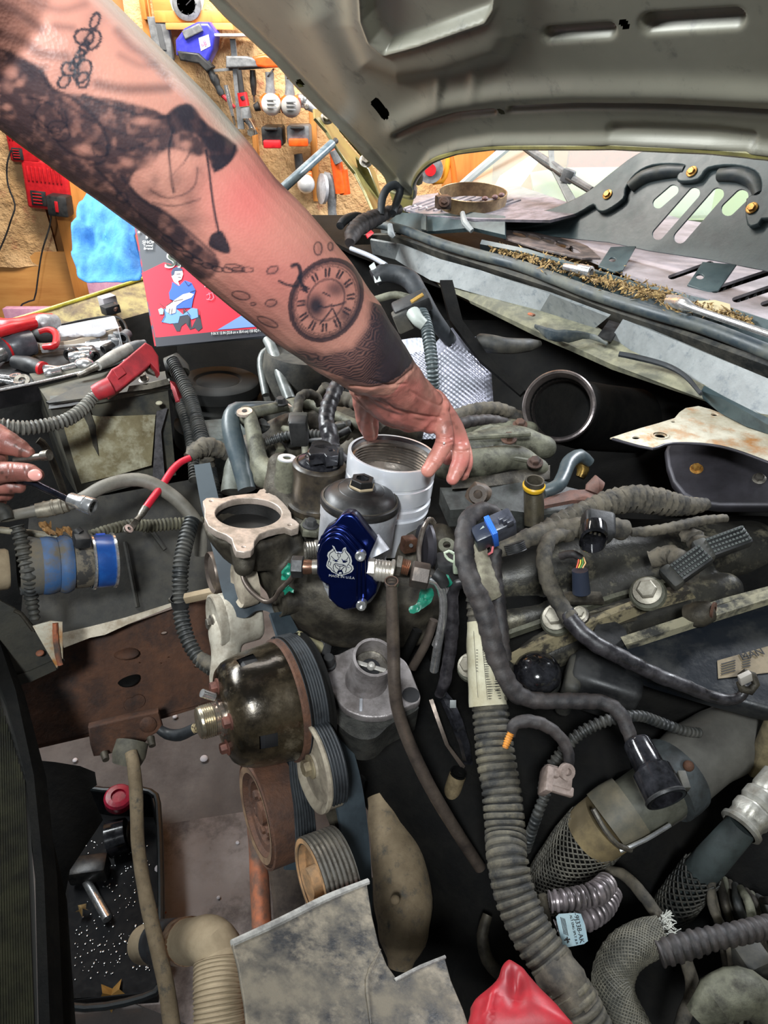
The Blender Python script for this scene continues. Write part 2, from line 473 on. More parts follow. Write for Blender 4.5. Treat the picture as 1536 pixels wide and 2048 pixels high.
 # ---------------------------------------------------------------- things on the back wall
def charger(name,px,py,w,h,rot,label,with_batt):
 off=.10;pl=WP(off)
 c=pl.hit(px,py);s=pl.hit(px+1,py).x-c.x
 t=thing(name,label,'battery charger',c+V((0,0,-h*s/2)))
 a=math.radians(rot);X=V((math.cos(a),0,-math.sin(a)));Z=V((math.sin(a),0,math.cos(a)))
 MB().box(c+V((0,.045,0)),(w*s,.09,h*s),X=X,Z=Z,bev=.012,seg=3).build('housing',M_red,t)
 for k in range(9):  # moulded ribs at the top
  MB().box(c+X*(w*s*(-.36+.09*k))+Z*(h*s*.22)+V((0,-.002,0)),(w*s*.035,.006,h*s*.28),X=X,Z=Z,bev=.001).build('rib',M_red,t)
 MB().box(c+X*(-w*s*.2)+Z*(-h*s*.27)+V((0,-.002,0)),(w*s*.34,.008,h*s*.3),X=X,Z=Z,bev=.002).build('vent',M_blk,t)
 for k in range(4):
  MB().box(c+X*(-w*s*.22)+Z*(-h*s*(.17+.065*k))+V((0,-.007,0)),(w*s*.2,.003,h*s*.02),X=X,Z=Z).build('vent_slat',M_red,t)
 MB().ball(c+X*(w*s*.22)+Z*(h*s*.42)+V((0,-.004,0)),4.5*s,sc=(1,.4,1)).build('indicator_light',emit_mat('green_led',(150,255,90),1.5),t,label='green lit indicator light')
 if with_batt:
  b=c+X*(w*s*.33)+Z*(-h*s*.33)+V((0,-.03,0))
  q=MB().box(b,(w*s*.46,.07,h*s*.42),X=X,Z=Z,bev=.008).build('battery_pack',M_blk,t,label='black battery pack in the charger')
  MB().box(b+V((0,-.037,0)),(w*s*.07,.004,h*s*.22),X=X,Z=Z,bev=.001).build('stripe',M_red,q)
 return t
charger('battery_charger',44,287,62,72,4,'upper red battery charger, partly behind the arm, on the paper wall',False)
charger('battery_charger',92,372,88,92,6,'lower red battery charger with a black battery pack and green light',True)
def wall_cord(name,pts,off,r,label,m=M_blk):
 P=[WP(off).hit(x,y)for x,y in pts]
 return MB().tube(P,r,8,.02).build(name,m,label=label,cat='cord')
wall_cord('power_cord',[(22,300),(14,330),(16,370),(30,410),(22,440),(8,480),(-20,540)],.10,.0035,'thin black cord falling from the upper red charger at the left edge')
wall_cord('power_cord',[(103,412),(100,450),(85,500),(78,540),(72,585),(68,600),(45,608),(30,640)],.12,.0035,'thin black cord falling from the lower charger over the plywood')
def foam(px0,py0,px1,py1,off,label):
 a=WP(off).hit(px0,py0);b=WP(off).hit(px1,py1)
 MB().box(((a.x+b.x)/2,WY-off-.02,(a.z+b.z)/2-.1),(b.x-a.x,.04,a.z-b.z+.2),bev=.003).build('insulation_board',M_pink,label=label,cat='foam board')
foam(12,612,120,640,.12,'pink foam board leaning below the plywood at the far left')
foam(176,545,300,640,.12,'pink foam board standing behind the blue shop towel')

def ramp(px,py,off):return WP(off).hit(px,py)
def wall_scale(off):return(WP(off).hit(101,200)-WP(off).hit(100,200)).length
# dial gauge with a white round face on a triangular bracket
t=thing('dial_gauge','white round dial on a pointed bracket hanging at the top of the wall','gauge',ramp(374,55,.14))
plate('bracket',[(345,-10),(400,-10),(404,14),(392,36),(380,56),(369,55),(355,34),(344,14)],WP(.12),.012,mat('ivory_plastic',(226,218,204),(200,192,178),rough=.5),t,smooth=1,bev=.002)
for rr,nm,mm in((24,'rim',M_greyp),(19,'face',mat('pale_dial',(196,224,232),rough=.3))):
 MB().lathe([(0,0),(rr*.0021,0),(rr*.0021,.01 if nm=='rim' else.013),(rr*.0017,.014 if nm=='rim' else.014),(0,.014)],ramp(374,8,.125),(0,-1,0),28,caps=False).build(nm,mm,t)
for k in range(8):
 a=k*PI/4;c=ramp(374,8,.141)
 MB().box(c+V((math.cos(a)*.03,0,math.sin(a)*.03)),(.007,.001,.002),X=V((math.cos(a),0,math.sin(a)))).build('tick',M_ink,t)
MB().box(ramp(374,8,.142)+V((.008,0,.006)),(.03,.001,.003),X=V((.8,0,.6))).build('needle',M_ink,t)
# grey cased tool behind the arm
t=thing('spirit_level','grey slotted metal rail standing beside the dial gauge','level',ramp(320,110,.12))
plate('rail',[(296,36),(333,34),(344,118),(310,112)],WP(.12),.03,M_greyp,t,bev=.004)
plate('slot',[(312,48),(320,48),(332,100),(322,98)],WP(.124),.03,mat('slot_grey',(80,82,84),rough=.6),t,bev=.001)
# shelf hung on a steel post
t=thing('wall_shelf','thin white wall shelf on a grey steel post above the drills','shelf',ramp(470,250,.2))
a=ramp(432,70,.24);b=ramp(492,74,.24)
MB().box(((a.x+b.x)/2,WY-.16,a.z),(b.x-a.x,.22,.008),bev=.002).build('shelf_top',mat('white_metal',(226,226,230),rough=.3),t)
plate('post',[(460,78),(470,78),(488,258),(476,258)],WP(.22),.012,M_greyp,t,bev=.001)
plate('lower_shelf',[(415,140),(560,128),(560,134),(420,144)],WP(.20),.06,M_greyp,t,bev=.001)
# blue-purple tool
t=thing('polisher','blue-violet square bodied tool with a white sticker hanging behind the arm','tool',ramp(395,140,.25))
Mviol=mat('violet_plastic',(64,66,196),(52,54,170),rough=.35,bump=.04)
plate('body',[(357,84),(372,64),(396,52),(414,52),(424,66),(420,96),(408,120),(396,108),(372,116),(358,106)],WP(.20),.10,Mviol,t,bev=.012)
plate('collar',[(366,64),(398,50),(402,60),(371,76)],WP(.215),.09,M_greyp,t,bev=.004)
plate('sticker',[(397,76),(417,69),(421,92),(402,102)],WP(.2015),.002,M_white,t)
text('lettering','e8',WP(.204),403,94,11,mat('pink_print',(196,90,140),rough=.6),t,ang=18)
plate('foot',[(358,106),(395,110),(420,134),(413,140),(398,124),(362,118)],WP(.22),.06,M_blk,t,bev=.006)
MB().tube([ramp(412,124,.2),ramp(424,150,.2),ramp(444,190,.2)],[.016,.013,.012],12,.01,corr(.009,.1)).build('shaft',M_rub,t)
MB().tube([ramp(444,190,.2),ramp(470,215,.2)],[.008,.006],10,.01).build('tip',mat('red_grip',(150,30,40),rough=.4),t)
# hanging drills and drivers
def hung_drill(px,py,hc,fc,label,bat=None):
 o=.22;t=thing('cordless_drill',label,'power tool',ramp(px,py+30,o))
 P=lambda dx,dy,oo=o:ramp(px+dx,py+dy,oo)
 MB().tube([P(-2,-62),P(-1,-40),P(0,-12)],[.016,.015,.020],14,.01).build('handle',M_greyp,t)
 MB().tube([P(-1,-60),P(1,-58)],[.02,.02],14,.01).build('base',M_blk,t)
 MB().tube([P(-18,2),P(-4,0),P(18,0)],[.024,.034,.030],18,.006).build('body',hc,t)
 MB().lathe([(0,0),(.034,0),(.036,.012),(.030,.034),(.018,.044),(0,.046)],P(2,2,o+.03),(0.05,-1,-.1),24,caps=False).build('motor_cap',fc,t)
 for k in range(3):
  MB().box(P(2,2,o+.078)+V((0,0,.012-.012*k)),(.034,.004,.004),bev=.001).build('vent_slat',M_greyp,t)
 MB().tube([P(-22,6),P(-32,10)],[.016,.012],12,.005).build('chuck',M_blk,t)
 return t
hung_drill(541,206,M_orange,mat('pale_cap',(220,214,206),rough=.45),'orange drill with a pale motor cap, left of the two hanging drills')
hung_drill(580,210,M_orange,mat('grey_cap',(150,146,142),rough=.45),'orange drill with a grey motor cap, right of the two hanging drills')
def batt(px,py,w,h,body,face,label,txt=None):
 o=.22;t=thing('battery_pack',label,'battery',ramp(px,py+h/2,o));s=wall_scale(o)
 c=ramp(px,py,o)
 MB().box(c+V((0,.03,.01)),(w*s,.11,h*s),bev=.008).build('case',body,t)
 MB().box(c+V((0,-.028,-h*s*.22)),(w*s*.86,.02,h*s*.42),bev=.005).build('face_panel',face,t)
 MB().box(c+V((0,.0,h*s*.56)),(w*s*.6,.09,h*s*.14),bev=.003).build('slide_rail',M_blk,t)
 return t
batt(546,278,42,36,M_blk,M_red,'black battery pack with a red face hanging under the left orange drill')
batt(598,275,46,34,M_greyp,M_orange,'grey battery pack with an orange lower edge right of the red-faced one')
# sockets, torch and ratchet on the post
t=thing('flashlight','small red flashlight hanging on the shelf post','flashlight',ramp(487,240,.25))
MB().tube([ramp(478,140,.25),ramp(484,190,.25)],[.009,.011],12,.01).build('tail_tube',M_blk,t)
MB().tube([ramp(484,185,.25),ramp(489,212,.25)],[.018,.019],14,.01).build('barrel',M_red,t)
MB().tube([ramp(490,214,.25),ramp(493,236,.25)],[.017,.021],14,.01).build('head',M_greyp,t)
MB().tube([ramp(484,192,.262),ramp(487,200,.262)],[.009,.009],10,.01).build('switch',M_blk,t)
t=thing('die_grinder','silver air tool hanging behind the forearm right of the orange drills','power tool',ramp(620,220,.2))
MB().tube([ramp(600,198,.2),ramp(616,208,.2),ramp(634,222,.2)],[.022,.02,.013],14,.01).build('body',M_cast,t)
MB().ball(ramp(604,200,.2),.026,sc=(1,1,1)).build('head',M_chrome,t)
MB().bolt(ramp(613,214,.22),(0,-1,0),.007).build('bolt',M_steel,t)
t=thing('chrome_fitting','small chrome air fitting hanging just above the forearm','fitting',ramp(500,262,.2))
MB().tube([ramp(492,238,.2),ramp(502,252,.2),ramp(508,270,.2)],[.014,.012,.016],12,.008).build('body',M_chrome,t)
MB().lathe([(0,0),(.014,0),(.014,.02),(0,.02)],ramp(503,264,.23),(0,-1,0),6,caps=False).build('nut',M_steel,t)
t=thing('caulk_gun','orange bodied tool hanging beside the hood strut','power tool',ramp(690,390,.2))
MB().tube([ramp(664,295,.2),ramp(674,330,.2),ramp(683,385,.2)],[.015,.022,.026],14,.01).build('body',M_orange,t)
MB().tube([ramp(686,340,.2),ramp(690,388,.2)],[.018,.022],14,.01).build('front_grip',M_orange,t)
MB().tube([ramp(668,300,.22),ramp(678,325,.22)],[.02,.018],12,.01).build('collar',M_greyp,t)
t=thing('angle_grinder','grey curved angle grinder hanging below the hood strut','power tool',ramp(658,440,.2))
MB().tube([ramp(646,352,.2),ramp(655,356,.2),ramp(663,380,.2),ramp(664,420,.2),ramp(668,452,.2)],[.018,.022,.02,.017,.02],16,.01).build('body',M_greyp,t)
MB().lathe([(.02,0),(.055,.0),(.055,.012),(.02,.02)],ramp(648,378,.2),(-.9,-.4,.1),30).build('disc_guard',M_cast,t)
t=thing('heat_gun','silver and orange tool head behind the strut, left of the grinder','power tool',ramp(610,370,.2))
MB().tube([ramp(596,308,.2),ramp(602,345,.2)],[.016,.02],12,.01).build('handle',M_blk,t)
MB().ball(ramp(612,368,.22),.034).build('body',mat('silver_paint',(206,206,206),rough=.3,metal=.5),t)
MB().tube([ramp(600,352,.2),ramp(624,350,.2)],[.02,.014],12,.01).build('collar',M_orange,t)
for k,(x,y,x2,y2,r,mm,lb)in enumerate(((505,140,508,190,.010,M_blk,'slim black screwdriver hanging left of the drills'),(428,150,436,175,.012,M_blk,'short black tool hanging at the arm edge'),(452,170,466,232,.009,M_chrome,'chrome wrench hanging left of the steel post'),(612,140,650,150,.012,M_blk,'black tool lying at the hood edge above the drills'))):
 t=thing('hand_tool',lb,'hand tool',ramp(x2,y2,.2))
 MB().tube([ramp(x,y,.2),ramp((x+x2)/2,(y+y2)/2,.2),ramp(x2,y2,.2)],[r,r*1.25,r*.8],12,.01).build('handle',mm,t)
 MB().tube([ramp(x2,y2,.2),ramp(x2+(x2-x)*.3,y2+(y2-y)*.3,.2)],[r*.5,r*.4],10,.01).build('blade',M_steel,t)
t=thing('hand_saw','orange handled tool lying on the lower wall shelf','hand tool',ramp(535,132,.26))
plate('handle',[(510,118),(530,114),(548,120),(552,130),(530,131),(512,128)],WP(.24),.05,M_orange,t,bev=.008)
plate('body',[(455,116),(492,116),(512,122),(512,130),(455,132)],WP(.24),.04,M_greyp,t,bev=.006)
# hoses hanging beyond the hood corner
for i,(pts,c,lb)in enumerate(((([(846,330),(850,350),(868,364),(884,362),(894,338),(898,306)]),(226,150,40),'yellow-orange air hose loop hanging behind the hood corner'),
(([(900,306),(906,335),(910,370),(918,400)]),(232,110,40),'orange hose hanging straight down behind the hood corner'))):
 P=[WP(.14).hit(*p)for p in pts]
 MB().tube(P,.011,12,.02).build('air_hose',mat('hose_%d'%c[1],c,rough=.4),label=lb,cat='hose')
t=thing('red_reel','small red and grey reel hanging in the gap below the hood corner','reel',ramp(858,350,.14))
MB().lathe([(0,0),(.05,0),(.05,.02),(0,.02)],ramp(860,338,.15),(0,-1,0),24,caps=False).build('disc',M_greyp,t)
MB().lathe([(0,0),(.022,0),(.022,.03),(0,.03)],ramp(860,338,.15),(0,-1,0),24,caps=False).build('hub',M_red,t)
# ---------------------------------------------------------------- hood
HP=D(760,380,1.9)
AL=math.radians(44)
UX=FX*math.cos(AL)+ZX*math.sin(AL)
hn=(LX.cross(UX)).normalized()
if hn.dot(CAM-HP)<0:hn=-hn
HPL=Plane(HP,hn,-LX)
def segd(x,y,pts):  # numpy distance to a polyline in pixels
 d=np.full(x.shape,1e9)
 for(ax,ay),(bx,by)in zip(pts[:-1],pts[1:]):
  L2=(bx-ax)**2+(by-ay)**2+1e-9
  u=np.clip(((x-ax)*(bx-ax)+(y-ay)*(by-ay))/L2,0,1)
  d=np.minimum(d,np.hypot(x-ax-u*(bx-ax),y-ay-u*(by-ay)))
 return d
def inside(x,y,poly):
 r=np.zeros(x.shape,bool);n=len(poly)
 for i in range(n):
  x1,y1=poly[i];x2,y2=poly[(i+1)%n]
  if y1==y2:continue
  c=((y1>y)!=(y2>y))&(x<(x2-x1)*(y-y1)/(y2-y1)+x1)
  r^=c
 return r
rear=smooth_loop([(778,380),(823,394),(832,375),(843,340),(868,313),(920,296),(992,286),(1097,283),(1231,284),(1327,287),(1423,292),(1536,301),(1640,318),(1760,345)],12,False)
left=smooth_loop([(778,380),(768,352),(723,307),(670,250),(637,220),(593,175),(550,127),(490,70),(453,37),(418,0),(370,-50),(310,-120)],6,False)
def resamp(pts,n):
 P=np.array([HPL.uv(HPL.hit(*p))for p in pts]);d=np.r_[0,np.cumsum(np.hypot(*np.diff(P,axis=0).T))]
 s=np.linspace(0,d[-1],n);return np.c_[np.interp(s,d,P[:,0]),np.interp(s,d,P[:,1])]
NU,NV=440,190
Rr=resamp(rear,NU);Lf=resamp(left,NV)
T0=Lf[-1];vdir=np.array(HPL.uv(HPL.o+UX));
Tt=np.array([T0+(np.array([1.75,0])*(i/(NU-1)))for i in range(NU)])
vv=np.linspace(0,1,NV)
G=Rr[:,None,:]*(1-vv)[None,:,None]+Tt[:,None,:]*vv[None,:,None]
G+=((Lf-(Rr[0]*(1-vv)[:,None]+T0*vv[:,None]))[None])*((1-np.linspace(0,1,NU))**2)[:,None,None]
W=np.array(HPL.o)[None,None]+G[...,:1]*np.array(HPL.x)+G[...,1:]*np.array(HPL.y)
dc=W-np.array(CAM);tt_=dc@np.array(FW)
X_=768+FPX*(dc@np.array(RT))/tt_;Y_=1024-FPX*(dc@np.array(UPV))/tt_
sg=lambda d,w_:1/(1+np.exp(np.clip(d/w_,-40,40)))
h=np.zeros(X_.shape)
h-=.012*sg(segd(X_,Y_,[(1100,70),(1215,62)])-13,2.2)
h-=.014*sg(segd(X_,Y_,[(1300,48),(1468,38)])-17,2.5)
h-=.010*np.exp(-(segd(X_,Y_,[(1022,218),(1150,212),(1300,213),(1450,220),(1560,228),(1700,240)])/6)**2)
h-=.009*np.exp(-(segd(X_,Y_,[(800,262),(850,245),(920,228),(985,223)])/6)**2)
rr_=[(800,245),(900,205),(1000,188),(1150,180),(1350,180),(1536,188),(1700,200)]
h+=.010*np.exp(-(segd(X_,Y_,rr_)/22)**2)
h-=.014*sg(-(segd(X_,Y_,[(840,330),(870,300),(920,285),(992,274),(1231,270),(1423,278),(1536,288),(1700,305)])-22),6)*0
h+=.012*np.exp(-(segd(X_,Y_,[(832,360),(868,308),(920,290),(992,280),(1231,277),(1423,284),(1536,294),(1700,312)])/9)**2)
h-=.006*sg(segd(X_,Y_,[(1230,262),(1300,262),(1430,268),(1500,278)])-14,2.5)
panel=[(738,-80),(742,20),(757,62),(783,84),(850,64),(930,34),(985,14),(1000,-10),(1010,-80)]
pin=inside(X_,Y_,panel);pd=segd(X_,Y_,panel+panel[:1]);pd=np.where(pin,-pd,pd)
h+=-.020*sg(pd+2,2.0)+.006*np.exp(-((pd-4)/5)**2)
bulge=[(690,-80),(700,40),(735,118),(800,150),(900,135),(1010,100),(1035,60),(1030,-80)]
bin_=inside(X_,Y_,bulge);bd=segd(X_,Y_,bulge+bulge[:1]);bd=np.where(bin_,-bd,bd)
h+=.018*sg(bd,9)
h+=.012*np.exp(-(segd(X_,Y_,[(640,40),(700,160),(770,260),(830,330)])/40)**2)
h+=.014*sg(segd(X_,Y_,[(790,300),(900,250),(1000,235)])*-1+26,10)*0
h-=.010*np.exp(-(segd(X_,Y_,[(425,-10),(560,120),(650,215),(740,300),(790,360)])/8)**2)
for(x,y,a)in((865,185,20),(950,160,12),(880,175,9)):
 h+=.004*np.exp(-(((X_-x)/a)**2+((Y_-y)/30)**2))
W=W+h[...,None]*np.array(HPL.n)
hole=(segd(X_,Y_,[(756,198),(775,222)])<7)|(segd(X_,Y_,[(1246,44),(1252,52)])<5)|(segd(X_,Y_,[(1000,220),(1005,224)])<3.5)|(segd(X_,Y_,[(596,168),(600,173)])<3)
idx=np.arange(NU*NV).reshape(NU,NV)
keep=~(hole[:-1,:-1]|hole[1:,:-1]|hole[:-1,1:]|hole[1:,1:])
a_=idx[:-1,:-1][keep];b_=idx[1:,:-1][keep];c_=idx[1:,1:][keep];d_=idx[:-1,1:][keep]
hood=thing('hood','raised olive truck hood seen from below with pressed ribs and slots','hood',D(800,385,1.85))
me=bpy.data.meshes.new('m');me.from_pydata(W.reshape(-1,3).tolist(),[],np.c_[a_,b_,c_,d_].tolist());me.update()
finish(me,'inner_panel',M_olive,hood,ang=180)
bd=MB()
step=10
Wc=W[::step,::step];Wo=Wc-.035*np.array(HPL.n)
nu,nv=Wc.shape[:2];ii=np.arange(nu*nv).reshape(nu,nv)
me=bpy.data.meshes.new('m');me.from_pydata(Wo.reshape(-1,3).tolist(),[],np.c_[ii[:-1,:-1].ravel(),ii[1:,:-1].ravel(),ii[1:,1:].ravel(),ii[:-1,1:].ravel()].tolist());me.update()
finish(me,'outer_skin',mat('olive_dark_paint',(60,62,48),rough=.3),hood,ang=180)
# folded hem along the rear and the side edge
hem=[V(W[i,0])for i in range(0,NU,4)]
MB().tube(hem,.006,8,.02).build('rear_hem',M_hoodedge,hood,label='glossy olive-yellow folded edge')
hem=[V(W[0,j])for j in range(0,NV,4)]
MB().ribbon(hem,[p-HPL.n*.035 for p in hem],.004).build('side_flange',M_hoodedge,hood)
# underside gusset at the rear hinge corner
MB().ribbon([D(770,352,1.89),D(785,400,1.90),D(800,440,1.92)],[D(835,340,1.89),D(832,380,1.90),D(822,420,1.92)],.01).build('corner_gusset',M_hoodedge,hood)
# hinge on the passenger side
hg=thing('hinge',None,None,D(745,400,1.95));hg.parent=hood;hg.location=hg.location-hood.location
hp=plane3((640,225,1.86),(760,400,1.96),(700,330,1.86))
plate('hinge_arm',[(630,218),(650,222),(668,240),(700,270),(735,318),(752,345),(765,400),(760,432),(748,420),(730,380),(712,345),(690,318),(672,290),(655,262),(632,236)],hp,.008,M_hoodedge,hg,holes=[[(675,252),(684,260),(705,285),(722,305),(731,318),(722,315),(700,292),(682,268)]],smooth=2,bev=.002)
plate('lower_leg',[(712,318),(735,340),(756,392),(764,440),(748,436),(738,400),(720,355)],plane3((712,318,1.90),(764,440,2.0),(740,340,1.9)),.008,M_hoodedge,hg,bev=.002)
for(x,y)in((655,236),(732,322)):MB().bolt(D(x,y,1.84),-FW,.012).build('bolt',M_steel,hg)
st=thing('gas_strut','grey gas strut propping the hood, rising from behind the forearm','strut',D(598,352,1.75))
MB().tube([D(560,382,1.72),D(664,288,1.84)],[.0115,.0115],18,.02).build('cylinder',mat('strut_grey',(86,102,112),(120,132,138),rough=.3,metal=.3),st)
MB().tube([D(664,288,1.84),D(672,281,1.85)],[.0075,.0075],14,.02).build('end_socket',M_blk,st)

# ---------------------------------------------------------------- windscreen side of the truck
WS=plane3((939,357,2.02),(1240,420,1.62),(1120,292,2.02))
ws=plate('windshield',[(925,372),(1022,288),(1180,240),(1460,235),(1420,430),(1180,440),(1000,412)],WS,.006,glass_mat('windscreen_glass',(186,204,200),.22,.03),label='sloped truck windscreen glass seen through the gap below the hood',cat='windshield')
MB().tube([D(915,380,2.0),D(940,356,2.0),D(1024,286,2.03),D(1060,255,2.05)],[.012,.012,.013,.013],8,.02).build('pillar_trim',mat('pillar_grey',(150,152,150),rough=.4),ws)
plate('glare_sheet',[(985,380),(1000,352),(1062,310),(1080,318),(1020,400),(992,402)],plane3((985,380,2.2),(1062,310,2.3),(1020,400,2.0)),.002,mat('glare_white',(240,240,244),rough=.5),label='white sheet added behind the glass for the glare on the windscreen',cat='sheet')  # white sheet added to stand for glare on the windscreen
dsh=plate('dashboard',[(1060,345),(1120,335),(1620,330),(1630,440),(1080,440)],plane3((1060,345,2.5),(1420,330,2.1),(1080,440,2.1)),.05,mat('dash_green',(128,146,118),rough=.5),label='pale green dashboard seen through the windscreen',cat='dashboard')
plate('seat',[(1140,345),(1150,270),(1600,265),(1620,345)],plane3((1140,345,2.75),(1300,265,2.7),(1140,265,2.8)),.1,mat('seat_red',(112,34,30),(92,28,26),rough=.8),bev=.02,label='dull red seat seen through the windscreen above the dashboard',cat='seat')
# wiper
wi=thing('wiper','dark wiper arm with blade crossing the windscreen glass','wiper',D(1180,390,1.6))
MB().tube([D(1048,292,1.88),D(1100,325,1.78),D(1135,350,1.72),D(1185,380,1.62)],[.009,.008,.009,.007],8,.02).build('blade_arm',M_greyp,wi)
MB().tube([D(1045,298,1.86),D(1095,334,1.77),D(1180,386,1.61)],[.003,.004,.003],6,.02).build('blade',M_blk,wi)
plate('wiper_arm',[(1097,296),(1106,297),(1107,325),(1128,360),(1152,400),(1140,410),(1118,365),(1100,330)],plane3((1097,296,1.8),(1152,400,1.66),(1118,330,1.75)),.008,M_cowlg,wi,bev=.002)
MB().box(D(1136,352,1.70),(.03,.02,.03),X=(1,-.6,-.3),bev=.004).build('joint',M_greyp,wi)

# grey cowl grille behind, finned
cz=1.335
gr=thing('cowl_grille','grey cowl grille panel with slots under the black baffle','grille',Zp(1300,560,cz))
GP=Plane((0,0,cz),(0,0,1),RT)
def gslot(x0,y0,x1,y1,w_):
 dx,dy=x1-x0,y1-y0;L=math.hypot(dx,dy);nx,ny=-dy/L,dx/L;out=[]
 for k in range(7):
  a=-PI/2+PI*k/6;out.append((x1+w_*(math.cos(a)*dx/L+math.sin(a)*nx),y1+w_*.6*(math.cos(a)*dy/L+math.sin(a)*ny)))
 for k in range(7):
  a=PI/2+PI*k/6;out.append((x0+w_*(math.cos(a)*dx/L+math.sin(a)*nx),y0+w_*.6*(math.cos(a)*dy/L+math.sin(a)*ny)))
 return out
slots=[gslot(1344,554,1420,527,8),gslot(1430,580,1560,537,10),gslot(1474,599,1600,556,10),gslot(1530,608,1620,580,9)]
plate('panel',[(1150,505),(1130,470),(1200,440),(1260,400),(1640,395),(1640,680),(1536,640),(1400,592),(1290,562)],GP,.006,M_grille,gr,holes=slots,lift=0)
for s_ in slots[:3]:
 x0,y0=s_[10];x1,y1=s_[3]
 for k in range(9):
  u=(k+.5)/9
  p=Zp(x0+(x1-x0)*u,y0+(y1-y0)*u,cz-.016)
  MB().box(p,(.005,.035,.02),X=LX.lerp(FX,.5),bev=.001).build('grille_tooth',M_blk,gr)
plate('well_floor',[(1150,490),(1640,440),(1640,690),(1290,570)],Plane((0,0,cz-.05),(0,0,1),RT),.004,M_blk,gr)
gl=thing('cowl_vent','brownish cowl vent strip with dark oval louvres left of the black baffle','vent',Zp(1060,480,cz))
ov=[ell(x,y,17,5.5,18,14)for x,y in((1040,468),(1068,474),(1097,481),(1124,489),(1147,499))]
plate('panel',[(985,455),(1015,460),(1120,468),(1175,492),(1200,515),(1165,515),(1080,497),(1010,475)],Plane((0,0,cz+.004),(0,0,1),RT),.005,mat('brown_plastic',(104,92,88),(70,64,64),rough=.5),gl,holes=ov,bev=.001)
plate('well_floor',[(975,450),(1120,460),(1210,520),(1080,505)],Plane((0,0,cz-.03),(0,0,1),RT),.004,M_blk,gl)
rg=thing('ridged_cowl','grey ribbed cowl panel at the far end below the windscreen','cowl panel',D(880,400,1.95))
plate('panel',[(790,412),(830,392),(930,378),(1040,372),(1180,420),(1100,440),(950,438),(850,430)],plane3((800,412,1.95),(930,374,2.05),(1100,435,1.6)),.006,mat('ridge_grey',(134,128,136),(100,98,104),rough=.45),rg)
rp=plane3((800,412,1.945),(930,374,2.045),(1100,435,1.595))
for k in range(11):
 x=828+15*k
 a=rp.hit(x-20,418+k*.9);b=rp.hit(x+62,388+k*1.2)
 MB().tube([a,b],.004,6,.05).build('rib',M_grille,rg)
for k in range(5):MB().ball(rp.hit(808+11*k,408+1.8*k),.0045,sc=(1,1,.6),segs=8,rings=6).build('rivet',mat('pale_rivet',(216,214,216),rough=.4),rg)
# big tan band clamp lying on the cowl
bc=thing('band_clamp','wide tan metal band clamp lying on the far cowl','clamp',D(945,412,1.78))
bo=D(945,386,1.78);bt=V((0,-.12,1))
MB().lathe([(.084,0),(.086,.001),(.086,.034),(.084,.035),(.083,.034),(.083,.001),(.084,0)],bo-ZX*.03,bt,40,caps=False).build('band',mat('tan_metal',(158,134,100),(120,100,76),rough=.4,metal=.4),bc)
MB().box(D(886,404,1.72),(.035,.03,.03),X=(1,.2,0),bev=.004).build('latch',mat('brown_metal',(96,76,66),(60,50,46),rough=.5,metal=.3),bc)
MB().bolt(D(888,404,1.70),-FW,.009).build('bolt',M_rust,bc)
for(x,y)in((970,397),(990,394),(1003,390)):MB().ball(D(x,y,1.72),.008,sc=(1,1,.7),segs=10,rings=6).build('rivet',mat('dusky_rivet',(110,80,80),rough=.6),bc)

# black baffle with tall slots
bf=thing('cowl_baffle','black wavy-edged baffle plate with four tall slots and brass bolts','baffle',D(1300,500,1.46))
BP=plane3((1129,475,1.62),(1536,542,1.27),(1337,292,1.47))
def sl(x0,y0,x1,y1,w_):
 dx,dy=x1-x0,y1-y0;L=math.hypot(dx,dy);ux,uy=dx/L,dy/L;out=[]
 for k in range(9):
  a=-PI/2+PI*k/8;out.append((x1+w_*(math.cos(a)*ux-math.sin(a)*uy),y1+w_*(math.cos(a)*uy+math.sin(a)*ux)))
 for k in range(9):
  a=PI/2+PI*k/8;out.append((x0+w_*(math.cos(a)*ux-math.sin(a)*uy),y0+w_*(math.cos(a)*uy+math.sin(a)*ux)))
 return out
bslots=[sl(1316,406,1346,380,11),sl(1316,468,1388,386,12),sl(1360,474,1435,388,13),sl(1456,418,1483,392,14)]
upper=smooth_loop([(940,424),(1010,432),(1087,428),(1135,413),(1183,388),(1231,350),(1279,316),(1337,294),(1420,298),(1536,306),(1700,330)],6,False)
lower=[(1700,590),(1536,542),(1425,520),(1297,501),(1217,484),(1145,477),(1080,470),(1010,462),(940,448)]
plate('plate',upper+lower,BP,.004,M_cowl,bf,holes=bslots)
fl_in=smooth_loop([(945,444),(1015,458),(1060,457),(1107,448),(1160,430),(1192,412),(1202,424),(1218,424),(1250,402),(1254,382),(1275,352),(1310,334),(1360,332),(1378,338),(1362,356),(1366,366),(1400,362),(1420,340),(1470,334),(1515,345),(1530,370),(1524,395),(1500,404),(1502,452),(1520,452),(1545,440),(1700,470)],3,False)
plate('raised_flange',upper+fl_in[::-1],BP,.012,M_cowl,bf,lift=.012,bev=.003)
MB().tube([BP.hit(*p)+BP.n*.008 for p in fl_in],.0035,8,.01).build('flange_bead',M_cowl,bf)
for pts in(((1262,376),(1290,356),(1330,346),(1372,344)),((1440,352),(1480,352),(1510,366),(1520,392))):
 MB().tube([BP.hit(*p)+BP.n*.004 for p in pts],[.012,.014,.014,.011],14,.01).build('moulded_roll',M_seal,bf)
for(x,y)in((1221,395),(1389,350),(1509,423),(993,455)):
 MB().bolt(BP.hit(x,y)+BP.n*.013,BP.n,.0075,.006).build('bolt',mat('brass_bolt',(204,158,84),(150,104,48),rough=.4,metal=.6,scale=60),bf)
